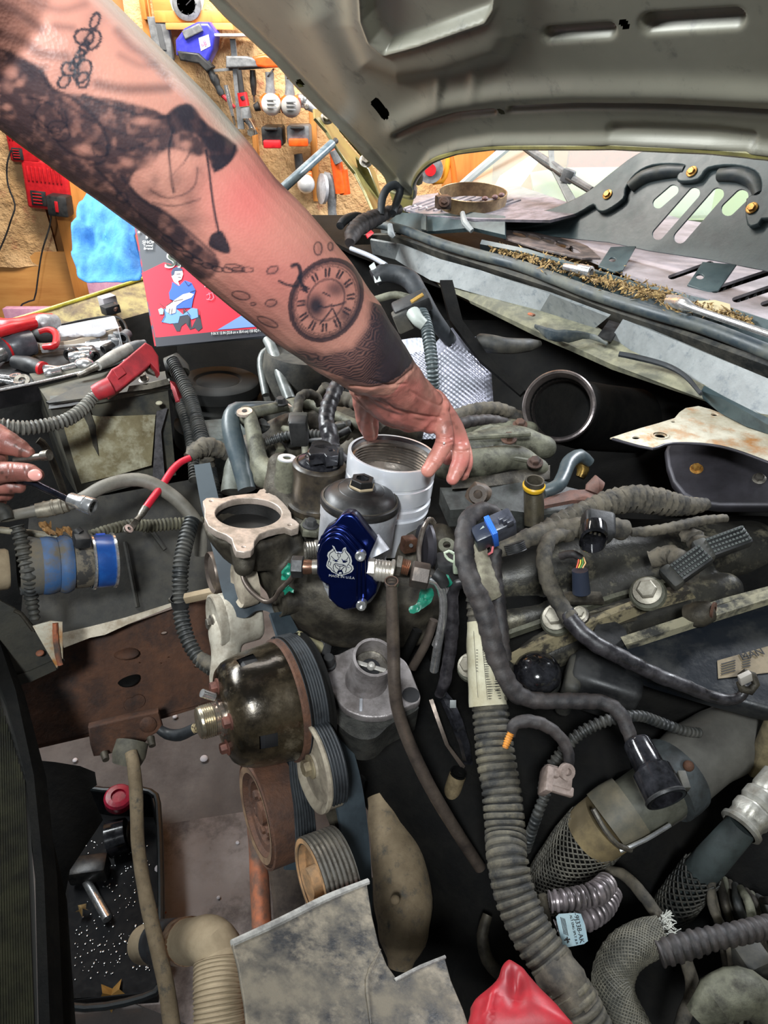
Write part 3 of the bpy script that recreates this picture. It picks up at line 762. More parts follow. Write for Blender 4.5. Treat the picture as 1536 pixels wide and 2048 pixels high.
for pts,hl in((((1198,531),(1222,494),(1271,492),(1245,539),(1230,543)),(1225,519,8,5)),(((1376,569),(1406,524),(1472,529),(1436,580),(1417,583)),(1400,553,9,6))):
 tp=plane3((pts[0][0],pts[0][1],tz(*pts[0],cz+.004)),(pts[3][0],pts[3][1],tz(*pts[3],cz+.004)),(pts[2][0],pts[2][1],BP_t(pts[2])if False else(BP.hit(*pts[2])-CAM).dot(FW)))
 plate('tab',list(pts),tp,.004,M_cowl,bf,holes=[ell(hl[0],hl[1],hl[2],hl[3],0,12)],bev=.001)
 # left end of the baffle: a folded black channel running to the hood corner
lc=thing('cowl_channel','dark folded channel with a bolt running left from the black baffle','channel',D(880,450,1.75))
MB().ribbon([D(760,455,1.92),D(800,425,1.88),D(860,428,1.80),D(945,424,1.72),D(1010,432,1.66)],[D(765,480,1.90),D(800,462,1.85),D(870,462,1.77),D(945,455,1.69),D(1010,470,1.62)],.012).build('channel',M_cowl,lc)
MB().tube([D(925,426,1.70),D(930,446,1.68),D(944,462,1.67)],[.006,.008,.006],8,.01).build('clip',M_cowlg,lc)
MB().ribbon([D(842,432,1.79),D(852,430,1.78)],[D(842,458,1.77),D(852,460,1.76)],.006).build('splice',M_seal,lc)

# rubber seal, gutter and the dusty sheet steps in front of it
sealp=[(700,452),(745,448),(800,458),(880,487),(960,510),(1035,530),(1110,558),(1185,587),(1297,622),(1410,655),(1536,704),(1680,765)]
hose('cowl_seal',[(x,y,tz(x,y,1.325),15*(1.5/tz(x,y,1.325))*.72)for x,y in sealp],M_seal,kind='wrinkle',segs=18,label='long grey rubber weatherstrip running along the cowl',cat='seal')
def zs(pts,z):return[Zp(x,y,z)for x,y in pts]
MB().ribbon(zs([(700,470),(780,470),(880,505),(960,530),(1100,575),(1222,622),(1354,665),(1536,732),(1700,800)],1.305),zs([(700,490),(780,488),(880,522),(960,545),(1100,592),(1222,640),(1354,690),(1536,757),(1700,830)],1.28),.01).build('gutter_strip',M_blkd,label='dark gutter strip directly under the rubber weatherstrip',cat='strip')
MB().ribbon(zs([(740,480),(800,490),(880,518),(960,540),(1100,588),(1217,634)],1.295),zs([(745,510),(790,520),(860,560),(940,584),(1080,622),(1190,656)],1.25),.006).build('cowl_flange',M_cowlg,label='dusty blue-grey sheet flange below the seal, left of the gap',cat='flange')
MB().ribbon(zs([(1246,638),(1354,682),(1450,722),(1536,757),(1700,830)],1.295),zs([(1218,682),(1290,720),(1400,775),(1480,820),(1536,845),(1700,930)],1.245),.006).build('cowl_flange',M_cowlg,label='dusty blue-grey sheet flange below the seal, right of the gap',cat='flange')
MB().ribbon(zs([(745,500),(790,508),(860,552),(940,578),(1080,618),(1190,650),(1260,700),(1406,768),(1536,835),(1700,930)],1.252),zs([(745,512),(790,530),(833,552),(937,600),(1072,662),(1140,690),(1222,728),(1406,798),(1536,852),(1700,950)],1.235),.012).build('cowl_lip',mat('olive_lip',(128,126,104),(92,92,80),rough=.6,scale=9,bump=.3),label='olive pinched metal lip along the engine side of the cowl',cat='lip')
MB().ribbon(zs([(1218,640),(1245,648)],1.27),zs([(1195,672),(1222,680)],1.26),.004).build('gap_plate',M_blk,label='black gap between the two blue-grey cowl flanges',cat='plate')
random.seed(3)
fs_=MB()
ftp=[(860,560),(900,590),(960,600),(990,615)]
MB().tube(zs([(800,505),(850,512),(900,526),(950,548),(990,556)],1.262),[.004,.008,.007,.006,.003],8,.01,tape(.02,.1,.3)).build('torn_foam',mat('torn_foam_grey',(88,94,96),(60,66,70),rough=.8),label='torn grey foam strip curling on the left cowl flange',cat='foam strip')
MB().tube(zs([(1070,652),(1100,668),(1140,672),(1180,672),(1215,688)],1.258),[.004,.011,.012,.006,.003],8,.01,tape(.02,.1,.3),flat=.5).build('torn_foam',M_seal,label='crumpled dark foam piece by the gap in the cowl flange',cat='foam strip')
MB().tube(zs([(1238,708),(1270,714),(1330,730),(1370,752),(1402,788)],1.262),[.005,.0055,.005,.004,.003],8,.01).build('loose_trim',M_rub,label='thin loose black rubber trim lying on the right cowl flange',cat='trim strip')
MB().ribbon(zs([(1402,782),(1440,795),(1500,828),(1536,850)],1.258),zs([(1406,798),(1440,826),(1490,852),(1536,868)],1.236),.01).build('lip_cover',M_cowl,label='dark rubber cover on the cowl lip at the right edge',cat='cover')
MB().box(Zp(1063,629,1.262),(.016,.008,.005),X=LX,bev=.002).build('rust_flake',M_rusto,label='small orange rust flake on the left cowl flange',cat='flake')
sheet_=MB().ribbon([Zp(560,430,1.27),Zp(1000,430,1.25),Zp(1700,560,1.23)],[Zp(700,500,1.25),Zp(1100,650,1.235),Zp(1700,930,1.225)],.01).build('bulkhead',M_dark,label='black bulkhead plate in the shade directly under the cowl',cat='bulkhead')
# drip tray wall behind the seal
MB().ribbon(zs([(960,488),(1050,505),(1180,540),(1280,566),(1400,596),(1536,640),(1700,700)],1.345),zs([(960,506),(1050,530),(1180,575),(1280,610),(1400,640),(1536,690),(1700,750)],1.312),.01).build('cowl_tray',M_cowl,label='dark blue-grey tray behind the seal holding leaf litter',cat='tray')
# leaf litter
random.seed(11)
lt=MB();cen=[(985,496),(1040,512),(1090,524),(1150,540),(1200,560),(1260,574),(1320,592),(1370,612),(1430,627),(1500,645)]
for k in range(2600):
 u=random.random()*(len(cen)-1.001);i=int(u);f=u-i
 x=cen[i][0]*(1-f)+cen[i+1][0]*f;y=cen[i][1]*(1-f)+cen[i+1][1]*f
 wd=9 if 1.5<u<7 else 5
 p=Zp(x+random.gauss(0,5),y+random.gauss(0,wd)*.8+2,1.335)+ZX*(abs(random.gauss(0,.005)))
 q=random.random();s1=.0025+.006*q*q*random.random();
 X=V((random.uniform(-1,1),random.uniform(-1,1),random.uniform(-.5,.5))).normalized()
 Zr=V((random.uniform(-1,1),random.uniform(-1,1),random.uniform(.2,1)))
 Zr=(Zr-X*Zr.dot(X)).normalized();Yr=Zr.cross(X)
 a,b,c=s1*(2.2 if q>.85 else 1),s1*random.uniform(.3,.8),s1*.25
 lt.add([p+X*a,p+Yr*b+Zr*c,p-X*a,p-Yr*b+Zr*c*.5,p+Zr*c*1.5],[(0,1,4),(1,2,4),(2,3,4),(3,0,4),(0,3,2,1)])
lt.build('leaf_litter',mat('litter_brown',(126,100,58),(84,62,36),rough=.9,scale=60,bump=0,c3=(184,158,104),cov3=.56,scale3=90),smooth=False,label='brown crumbled leaf litter heaped along the cowl behind the seal',cat='leaf litter',kind='stuff')
MB().ribbon([Zp(1395,602,1.345),Zp(1430,600,1.352),Zp(1460,608,1.35)],[Zp(1405,620,1.34),Zp(1435,622,1.342),Zp(1462,628,1.34)],.001).build('dry_leaf',mat('pale_leaf',(164,150,116),rough=.8),label='large pale dry leaf on the right part of the leaf litter',cat='leaf')
sk=thing('socket','chrome socket lying in the leaf litter on the cowl','socket',Zp(1160,545,1.33))
P=Zp(1128,533,1.348);Q=Zp(1183,545,1.348);ax=(Q-P)
MB().lathe([(.006,0),(.007,.002),(.008,ax.length*.5),(.0115,ax.length*.55),(.0115,ax.length*.98),(.010,ax.length),(.007,ax.length),(.007,ax.length*.7),(0,ax.length*.7)],P,ax,24).build('socket_body',M_chrome,sk)
wr=thing('wrench','long chrome ratchet handle lying on the cowl at the right edge','wrench',Zp(1430,640,1.34))
MB().tube([Zp(1336,603,1.345),Zp(1365,608,1.352),Zp(1400,622,1.352),Zp(1536,668,1.352),Zp(1640,705,1.352)],[.008,.011,.0055,.0055,.006],16,.008).build('handle',M_chrome,wr)
MB().lathe([(0,0),(.013,0),(.013,.010),(0,.010)],Zp(1345,605,1.343),ZX,20).build('head',M_chrome,wr)
# ---------------------------------------------------------------- engine: axes and helpers
EA=V((-.883,-.469,.14)).normalized()  # crankshaft axis, towards the nose
EU=V((.12,.066,.99));EU=(EU-EA*EU.dot(EA)).normalized()
EL=EU.cross(EA).normalized()  # across the engine
if EL.y<0:EL=-EL
def strokes(name,lines,wpx,pl,m,parent,lift=.0008,th=.0004,**k):
 """flat printed lines on a plane; lines are pixel polylines"""
 mb=MB()
 for ln in lines:
  wv=wpx
  if isinstance(ln,tuple)and isinstance(ln[0],(int,float)):wv,ln=ln
  P=[pl.hit(*p)+pl.n*lift for p in ln]
  s=(pl.hit(ln[0][0]+1,ln[0][1])-pl.hit(*ln[0])).length*wv/2
  A=[];B=[]
  for i in range(len(P)):
   tg=(P[min(i+1,len(P)-1)]-P[max(i-1,0)]).normalized();sd=pl.n.cross(tg)*s
   A.append(P[i]+sd);B.append(P[i]-sd)
  mb.ribbon(A,B,th)
 return mb.build(name,m,parent,smooth=False,**k)
def voxel(name,mb,vox,m,parent=None,it=6,**k):
 """merge overlapping shapes of a builder into one continuous cast surface"""
 me=mb.mesh('v');o=bpy.data.objects.new('v',me);COL.objects.link(o)
 md=o.modifiers.new('r','REMESH');md.mode='VOXEL';md.voxel_size=vox
 if it:
  sm=o.modifiers.new('s','SMOOTH');sm.iterations=it;sm.factor=.5
 bpy.context.view_layer.update()
 m2=bpy.data.meshes.new_from_object(o.evaluated_get(bpy.context.evaluated_depsgraph_get()))
 bpy.data.objects.remove(o);bpy.data.meshes.remove(me)
 if name is None:return m2
 return finish(m2,name,m,parent,ang=180,**k)
def capsule(mb,pts,seg=14,step=.006,flat=1.0,hint=None):
 P,R=TP(pts)
 C_,RR=crom(P,R,step)
 mb.tube(P,R,seg,step,flat=flat,hint=hint)
 if flat==1.0:
  for p,r in((P[0],R[0]),(P[-1],R[-1])):mb.ball(p,r*.995,segs=14,rings=10)
 return mb

 # big dark masses that close the engine bay
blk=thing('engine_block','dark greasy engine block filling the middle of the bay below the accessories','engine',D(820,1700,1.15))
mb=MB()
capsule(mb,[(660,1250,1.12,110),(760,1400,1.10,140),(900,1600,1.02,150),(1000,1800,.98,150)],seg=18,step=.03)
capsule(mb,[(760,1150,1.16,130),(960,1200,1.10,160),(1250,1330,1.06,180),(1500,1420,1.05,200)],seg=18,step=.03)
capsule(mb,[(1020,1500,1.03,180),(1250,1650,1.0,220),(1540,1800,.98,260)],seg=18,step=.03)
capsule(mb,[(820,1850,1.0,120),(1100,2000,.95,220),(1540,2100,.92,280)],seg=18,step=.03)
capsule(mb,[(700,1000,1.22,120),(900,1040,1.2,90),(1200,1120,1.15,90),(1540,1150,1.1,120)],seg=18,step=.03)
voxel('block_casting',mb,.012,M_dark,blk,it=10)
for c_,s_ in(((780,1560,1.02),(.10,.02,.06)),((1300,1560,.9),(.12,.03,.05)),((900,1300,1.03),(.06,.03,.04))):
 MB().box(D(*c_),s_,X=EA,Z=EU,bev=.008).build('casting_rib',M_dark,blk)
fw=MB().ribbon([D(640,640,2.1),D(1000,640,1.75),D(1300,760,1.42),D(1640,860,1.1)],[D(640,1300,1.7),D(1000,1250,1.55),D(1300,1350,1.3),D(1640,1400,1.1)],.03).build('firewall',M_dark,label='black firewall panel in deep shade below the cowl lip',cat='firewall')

# ---------------------------------------------------------------- intake elbow with the open flange
im=thing('intake_manifold','grimy cast intake manifold with a machined open throttle flange on its left','manifold',D(640,1250,.97))
FP=Plane(D(500,1030,.92),EU,RT)
c2=lambda pts:[(400+x/3,820+y/3)for x,y in pts]
fo=c2([(22,545),(40,530),(75,527),(130,530),(190,515),(270,506),(345,500),(362,478),(400,470),(440,473),(455,490),(452,515),(490,548),(520,582),(542,615),(548,650),(575,665),(592,683),(585,705),(550,715),(510,700),(470,705),(410,720),(355,742),(322,785),(318,820),(300,842),(262,848),(222,842),(208,815),(195,770),(160,745),(100,722),(55,692),(32,645),(32,590),(24,565)])
fh=[c2([(290+205*math.cos(a),618+93*math.sin(a))for a in[2*PI*i/40 for i in range(40)]])]
fh+=[c2([(x+15*math.cos(a),y+8*math.sin(a))for a in[2*PI*i/12 for i in range(12)]])for x,y in((66,545),(404,492),(537,689),(260,821))]
plate('flange',fo,FP,.010,mat('machined_face',(196,180,168),(150,138,126),rough=.4,metal=.55,scale=18,rough2=.55,bump=.1),im,holes=fh,bev=.0012)
flc=FP.hit(400+290/3,820+618/3)
rb=.0445
MB().lathe([(rb+.001,-.008),(rb,-.016),(rb-.002,-.026),(0,-.027)],flc,EU,40,caps=False).build('throttle_bore',mat('dark_bore',(14,12,10),(5,5,5),rough=.6,scale=12,bump=.2),im)  # black cup closing the bore just below the flange
mb=MB()
for k in range(28):  # collar under the flange
 a=2*PI*k/28
 p=flc+(FP.x*math.cos(a)+FP.y*math.sin(a))*.0505
 mb.tube([p+(p-flc)*.05-EU*.013,p-EU*.030-EA*.006,p-EU*.055-EA*.022-(p-flc)*.12],[.0065,.0085,.013],10,.01)
capsule(mb,[(528,1108,.965,44),(565,1130,.965,62),(620,1165,.96,92),(700,1190,.97,98),(790,1195,.98,92),(840,1190,1.0,70)])
capsule(mb,[(600,1060,1.0,60),(680,1090,1.0,70),(800,1090,1.03,70)])
capsule(mb,[(650,1255,.95,34),(740,1270,.95,30),(830,1262,.97,30)])
capsule(mb,[(487,1098,.885,26),(488,1132,.885,22)])
capsule(mb,[(582,1048,.93,14),(590,1090,.94,20)])
capsule(mb,[(560,930,1.0,26),(566,990,1.0,40),(600,1040,1.0,50)])
capsule(mb,[(640,1030,1.0,52),(660,1060,1.0,52)])
voxel('casting',mb,.0035,M_castd,im,it=4)
# boss with a machined pad, and bolts on the manifold
MB().lathe([(.017,-.06),(.0155,-.02),(.0135,-.001),(.0125,0),(.006,0),(.006,-.012),(0,-.012)],D(574,917,.965),EU,24,caps=False).build('threaded_boss',M_castg,im)
MB().lathe([(.0058,.0),(.0058,.0015),(.0125,.0015),(.0128,0)],D(574,917,.965),EU,24,caps=False).build('machined_pad',M_alu,im)
MB().bolt(D(621,1052,.925),EU,.0075,.010).build('bolt',M_blk,im)
plate('bolt_lug',[(603,1048),(612,1036),(640,1040),(645,1052),(632,1062),(608,1060)],Plane(D(622,1052,.925),EU,RT),.010,M_castg,im,bev=.002)
def ribbed(name,p0,p1,r,m,parent,thr=6,amp=.06,inner=.6,**k):
 a=p1-p0;L=a.length;prof=[(r*inner,0)];n=thr*4
 for i in range(n+1):prof.append((r*(1+amp*math.cos(2*PI*thr*i/n)),L*i/n))
 prof+=[(r*inner,L),(r*inner,L*.7),(0,L*.7)]
 return MB().lathe(prof,p0,a,28,caps=False).build(name,m,parent,ang=60,**k)
def hexnut(name,p0,p1,r,m,parent,rot=0.,**k):
 x,y,a=frame_of(p1-p0);L=(p1-p0).length
 return MB().lathe([(0,0),(r*.9,0),(r,L*.08),(r,L*.92),(r*.9,L),(0,L)],p0,a,6,hint=x*math.cos(rot)+y*math.sin(rot),caps=False).build(name,m,parent,ang=20,**k)
MB().tube([D(640,1190,.93),D(600,1198,.92),D(562,1206,.91)],[.017,.0165,.017],22,.01).build('water_pipe_stub',M_castd,im)
MB().lathe([(.0145,0),(.017,0),(.0175,.006),(.0145,.006)],D(563,1206,.909),D(553,1208,.905)-D(563,1206,.909),24,caps=False).build('stub_rim',M_castd,im)
ribbed('threaded_port',D(640,1098,.88),D(610,1100,.875),.0098,M_steel,im,6)
hexnut('port_hex',D(648,1097,.882),D(630,1098,.88),.0125,M_steel,im)
# EGR valve with the glossy top
ev=thing('egr_valve','black round valve with glossy finned top between the flange and filter','valve',D(632,1015,.97))
eo=D(632,1012,.985)
MB().lathe([(.040,-.002),(.040,.006),(.036,.008),(.034,.012),(.0345,.05),(.0365,.056),(.0365,.064),(.034,.067),(.031,.068),(.030,.066),(0,.066)],eo,EU,40,caps=False).build('can',mat('can_black',(34,30,26),(62,54,42),rough=.4,bump=.15),ev)
kp=eo+EU*.066
MB().lathe([(.029,0),(.029,.004),(.026,.006),(.015,.013),(.0135,.026),(.013,.028),(0,.028)],kp,EU,32,caps=False).build('cap',mat('gloss_black',(16,16,18),(40,40,44),rough=.08,scale=12,rough2=.2,bump=.02),ev)
for k in range(14):
 a=2*PI*k/14;d=(EL*math.cos(a)+EA*math.sin(a))
 MB().prism([kp+d*.013+EU*.02,kp+d*.026+EU*.003,kp+d*.026+EU*.001,kp+d*.012],d.cross(EU)*.0016).build('fin',MATS['gloss_black'],ev,smooth=False)
up=Plane(kp+EU*.028,EU,RT)
plate('connector_top',[(617,903),(622,893),(645,889),(668,889),(676,898),(674,909),(655,911),(650,905),(622,908)],up,.016,MATS['gloss_black'],ev,bev=.002,holes=[[(653,897),(667,895),(670,902),(658,904)]])
MB().box(kp+EU*.012+EL*-.004+V((.024,0,0)),(.010,.012,.022),X=RT,Z=EU,bev=.002).build('connector_side',M_blk,ev)

# ---------------------------------------------------------------- filter housing
fh_=thing('oil_filter_housing','bare aluminium filter housing topped by a domed black cap','filter housing',D(722,1140,.88))
co=D(720,1003,.866)
MB().lathe([(.0475,-.003),(.0475,-.018),(.0465,-.02),(.0465,-.058),(.0455,-.06),(.042,-.064),(.041,-.10),(.038,-.13),(0,-.13)],co,EU,48,caps=False).build('housing',M_cast,fh_)
cap=MB().lathe([(.0475,-.004),(.0488,-.002),(.0490,.003),(.0478,.0055),(.0455,.0065),(.0445,.006),(.043,.0078),(.040,.012),(.034,.0155),(.0285,.0175),(.0280,.0170),(.0272,.0178),(.018,.0195),(.0165,.021),(0,.021)],co,EU,56,caps=False).build('filter_cap',mat('cap_black',(22,21,21),(40,37,34),rough=.42,scale=10,cov=.6,rough2=.6,bump=.1),fh_)
MB().lathe([(.0462,.0062),(.0452,.0072),(.0445,.0066)],co,EU,56,caps=False).build('dust_ring',M_castd,cap)
hx=co+EU*.021
MB().lathe([(.0150,0),(.0146,.010),(.0138,.011),(.0088,.011)],hx,EU,6,hint=EL*.9+EA*.44,caps=False).build('hex_head',MATS['cap_black'],cap,ang=20)
MB().lathe([(.0088,.011),(.0088,.002),(0,.002)],hx,EU,4,hint=EL*.3+EA,caps=False).build('square_socket',M_ink,cap,ang=20)
MB().lathe([(.0160,-.001),(.0165,.002),(.0155,.003)],hx,EU,6,hint=EL*.9+EA*.44,caps=False).build('dirt_ring',M_tan,cap)
MB().tube([D(742,1075,.83),D(758,1108,.83)],[.010,.014],16,.01).build('side_boss',M_cast,fh_)
MB().lathe([(.041,0),(.0415,.004),(.0415,.0),(.041,.0)],co-EU*.1,EU,40,caps=False,fn=None).build('machining_line',M_alu,fh_)
# blue plate
bp=thing('regulator_block','blue anodised block bearing a silver bulldog head and small lettering','regulator',D(690,1212,.79))
bn=V((-.10,-.93,.30))
BPn=Plane(D(690,1120,.785),bn,RT)
E=lambda pts:[(600+x/7.68,1020+y/7.68)for x,y in pts]
outl=E([(420,330),(560,240),(660,120),(720,100),(790,110),(850,160),(900,230),(1110,500),(1040,660),(1000,780),(990,1000),(1080,1080),(1140,1180),(1130,1260),(1060,1340),(1000,1400),(900,1450),(780,1475),(640,1460),(540,1400),(480,1320),(470,1110),(420,1090),(330,1030),(300,960),(295,640),(310,520)])
plate('back_body',outl,BPn,.026,M_blue,bp,bev=.003)
f1=E([(360,400),(480,300),(560,265),(640,275),(720,320),(960,560),(980,640),(985,1000),(990,1300),(900,1440),(760,1470),(600,1430),(480,1300),(480,1110),(430,1080),(340,1020),(305,940),(305,560)])
plate('front_step',f1,BPn,.008,M_blue,bp,lift=.007,bev=.0022)
f2=E([(380,430),(480,345),(560,315),(630,325),(690,360),(920,600),(935,660),(940,1300),(860,1420),(740,1450),(620,1410),(500,1290),(490,1090),(440,1060),(360,1010),(330,930),(330,580)])
plate('front_step',f2,BPn,.006,M_blue,bp,lift=.012,bev=.0022)
f3=E([(400,470),(480,390),(560,365),(620,375),(660,405),(870,640),(885,680),(885,1290),(820,1400),(720,1425),(640,1390),(520,1270),(505,1060),(440,1030),(380,990),(350,920),(352,610)])
plate('front_face',f3,BPn,.005,M_blue,bp,lift=.0165,bev=.0018)
FCP=Plane(BPn.o+BPn.n*.0165,BPn.n,RT)
# emblem: silver head with blue lines
head=E([(495,540),(530,562),(550,610),(570,640),(610,640),(645,648),(655,605),(672,580),(706,570),(712,622),(755,668),(785,715),(800,780),(792,832),(818,862),(826,905),(800,945),(770,965),(700,990),(650,1005),(590,1000),(530,965),(490,950),(465,915),(425,890),(405,855),(415,800),(438,745),(418,700),(432,650),(480,612),(512,585)])
em=plate('emblem',head,FCP,.0006,M_silver,bp,lift=.0006,smooth=0)
strokes('emblem_lines',[E(l)for l in(
[(510,575),(525,620),(470,655),(450,690),(465,745),(440,800),(430,850),(480,890),(500,925),(560,960),(610,980),(690,975),(760,945),(800,900),(790,865),(745,830),(770,790),(765,740),(735,680),(700,640),(690,590)],
[(530,600),(545,650),(570,660),(600,655),(640,665),(660,640),(672,600)],
[(595,655),(580,690),(600,735),(625,700),(610,655)],
[(480,700),(520,745),(560,770),(600,745)],[(640,745),(670,775),(720,760),(740,720)],
[(505,760),(530,775),(560,790)],[(660,800),(700,800),(730,780)],
[(520,830),(560,810),(600,830),(650,830),(700,850),(715,900),(700,950)],
[(520,830),(510,880),(530,940)],[(560,830),(600,860),(650,855),(690,840)],
[(615,860),(615,900),(580,940),(575,965),(600,930),(630,915),(660,950),(655,985)],
[(540,830),(550,870),(600,910)],[(690,860),(660,890),(640,915)],[(440,780),(480,800),(460,850)],[(740,830),(720,870),(760,880)])],
1.25,FCP,M_blue,em,lift=.0013,th=.0003)
for poly in([(535,762),(575,770),(590,785),(545,785)],[(650,765),(700,778),(735,770),(700,800),(660,790)],[(585,945),(640,905),(665,955),(650,985),(640,945),(610,945),(590,975)]):
 plate('emblem_shade',E(poly),FCP,.0004,M_blue,em,lift=.0016)
text('lettering','MADE IN U.S.A',FCP,600+442/7.68,1020+1016/7.68,4.3,M_silver,bp,ang=-6,sx=1.22,lift=.0008)
for(x,y,lf)in((352,560,.004),(955,640,.012),(970,1385,.012),(455,1085,.004)):
 q=BPn.hit(600+x/7.68,1020+y/7.68)+BPn.n*lf
 s_=MB().lathe([(.0058,-.004),(.0058,.005),(.0050,.006),(.0028,.006),(.0028,.002),(0,.002)],q,bn,20,caps=False).build('cap_screw',M_chrome,bp)
hexnut('black_hex_nut',D(583,1133,.80),D(607,1134,.80),.0125,M_blk,bp,.3)
MB().lathe([(.0085,0),(.0085,.008),(.007,.012),(.007,.017),(.0078,.019),(0,.019)],D(605,1134,.80),D(632,1134,.80)-D(605,1134,.80),22,caps=False).build('tube_seat',mat('copper_brown',(136,98,78),(90,66,54),rough=.35,metal=.7),bp)
MB().tube([D(625,1134,.80),D(650,1134,.80)],.0085,18,.005).build('left_fitting',M_steel,bp)
# right side fittings in line
Rp=lambda x,y,t=.80:D(x,y,t)
hexnut('hex_fitting',Rp(728,1138),Rp(750,1139),.0130,mat('zinc_plating',(190,184,172),(160,150,138),rough=.35,metal=.7),bp,.2)
ribbed('ribbed_coupling',Rp(749,1140),Rp(782,1144),.0125,MATS['zinc_plating'],bp,5,.03)
MB().lathe([(.0125,0),(.0145,.001),(.0145,.004),(.0125,.005)],Rp(779,1143),Rp(790,1145)-Rp(779,1143),26,caps=False).build('collar',MATS['zinc_plating'],bp)
hexnut('hex_fitting',Rp(792,1130,.82),Rp(803,1132,.82),.0125,M_steel,bp)
ribbed('threaded_port',Rp(800,1131,.82),Rp(818,1136,.82),.0090,MATS['copper_brown'],bp,5)
hexnut('union_nut',Rp(822,1147,.80),Rp(858,1154,.80),.0150,mat('dark_nut',(98,88,80),(72,66,62),rough=.5,metal=.6),bp,.35)

# ---------------------------------------------------------------- aluminium filter bowl with inner thread
rg_=thing('fuel_filter_bowl','shiny machined aluminium ring with inner threads under the gloved-free right hand'.replace('gloved-free ',''),'filter bowl',D(785,1035,.93))
ro=D(786,905,.915)
prof=[(.0540,.000),(.0575,0.0),(.0580,-.001),(.0580,-.026),(.0566,-.027),(.0566,-.030),(.0580,-.031),(.0580,-.052),(.0560,-.054),(.0560,-.057),(.0582,-.059),(.0585,-.066),(.0560,-.069),(.0555,-.072),(.0575,-.074),(.0560,-.082),(.0520,-.094),(.050,-.13)]
bowl=MB().lathe(prof,ro,EU,72,caps=False)
inn=[(.0540,0.0),(.0538,-.006)];bowl.build('bowl',M_alu,rg_,ang=40);bowl=MB();inn=[(.0536,-.006),(.0522,-.010)]
for k in range(7):
 h0=-.010-k*.0042
 inn+=[(.0498,h0-.0010),(.0498,h0-.0018),(.0526,h0-.0026),(.0526,h0-.0042)]
inn+=[(.0490,-.044),(.0480,-.056),(.0440,-.060),(.042,-.062),(.042,-.11),(0,-.11)]
bowl.lathe(inn,ro,EU,72,caps=False)
bowl.build('inner_thread',mat('thread_metal',(176,168,160),(140,132,124),rough=.25,metal=.85),rg_,ang=40)
MB().lathe([(.0425,-.0615),(.042,-.0630),(0,-.0630)],ro,EU,40,caps=False).build('dark_bottom',mat('bowl_black',(8,8,9),rough=.25,bump=0),rg_,label='black opening at the bottom of the ring')  # black disc across the opening at the bottom
# oil cooler plate under: bracket with curled shiny edge
hk=thing('chrome_hoop','curved shiny metal hoop standing right of the filter housing','bracket',D(850,1130,.9))
P,R=TP([(838,1128,.85,8),(838,1095,.86,9),(845,1062,.87,9),(858,1040,.88,8),(868,1048,.89,6)])
MB().tube(P,R,14,.004,flat=.6).build('edge_roll',mat('warm_chrome',(198,186,172),(150,132,120),rough=.2,metal=.9,scale=20),hk)
MB().lathe([(0,0),(.030,0),(.031,.004),(.026,.010),(0,.012)],D(858,1090,.90),V((-.95,-.25,.1)),36,caps=False).build('web',M_slate,hk)
MB().box(D(817,1088,.89),(.018,.014,.020),X=EA,Z=EU,bev=.002).build('copper_plate',MATS['copper_brown'],hk)
MB().lathe([(0,0),(.0025,0),(.0025,.001),(0,.001)],D(822,1091,.878),-FW,12,caps=False).build('plate_hole',M_ink,hk)
mb=MB();capsule(mb,[(800,1060,.95,40),(815,1090,.95,36),(820,1130,.95,34)]);capsule(mb,[(880,1075,1.0,30),(900,1110,1.0,34),(900,1150,1.02,30)])
voxel('base_casting',mb,.004,M_castd,hk)

# hard pipes and the tall oil pipe
pp=thing('oil_pipe','long brown steel pipe with an open flared top below the blue block','pipe',D(935,1690,.84))
P,R=TP([(783,1166,.765,11.5),(785,1230,.775,12.5),(787,1300,.785,13),(789,1370,.79,13),(797,1425,.80,13),(820,1490,.81,13),(858,1570,.82,13),(905,1650,.84,12.5),(960,1735,.87,12)])
MB().tube(P,R,20,.006,fn=lambda L,th,p:1+.03*noise.noise(p*60),caps=False).build('pipe',mat('brown_steel',(112,100,90),(66,58,54),rough=.35,metal=.6,scale=14,soft=.2,rough2=.55,bump=.1),pp)
MB().lathe([(.0062,.001),(.0075,.001),(.0078,-.002),(.0066,-.008),(.0052,-.02),(.0052,0)],D(783,1163,.765),V((-.02,-.15,1)),28,caps=False).build('flared_rim',MATS['warm_chrome'],pp)
MB().lathe([(.0055,-.006),(0,-.006)],D(783,1163,.765),V((-.02,-.15,1)),20,caps=False).build('bore',M_ink,pp)
for i,(pts,mm,lb)in enumerate((
([(858,1158,.81,8),(872,1162,.81,8.5),(884,1185,.82,8.5),(886,1230,.84,8.5),(876,1290,.87,9),(868,1340,.9,9)],M_chrome,'chrome bent pipe leaving the big union nut, nearest to it'),
([(872,1150,.84,6),(888,1158,.84,6.5),(896,1180,.85,6.5),(892,1230,.87,6.5),(870,1290,.9,7)],M_chrome,'thinner chrome bent pipe just behind the first one'),
([(868,1240,.90,9),(850,1290,.91,9),(825,1335,.93,9)],MATS['brown_steel'],'dull steel pipe sloping left behind the two chrome bends'),
([(835,1260,.93,10),(815,1300,.94,10),(800,1330,.95,10)],M_dark,'dark pipe low behind the brown oil pipe'))):
 P,R=TP(pts);MB().tube(P,R,16,.006).build('coolant_pipe',mm,label=lb,cat='pipe')
MB().tube([D(868,1146,.81),D(880,1156,.81),D(886,1168,.815)],[.0075,.008,.0075],14,.004).build('pipe_sleeve',M_blk,label='black printed sleeve around the chrome pipes',cat='sleeve')
MB().tube([D(889,1156,.835),D(896,1168,.84)],[.0058,.0058],14,.004).build('tape_band',M_green,label='green tape band around the thinner chrome pipe',cat='tape')
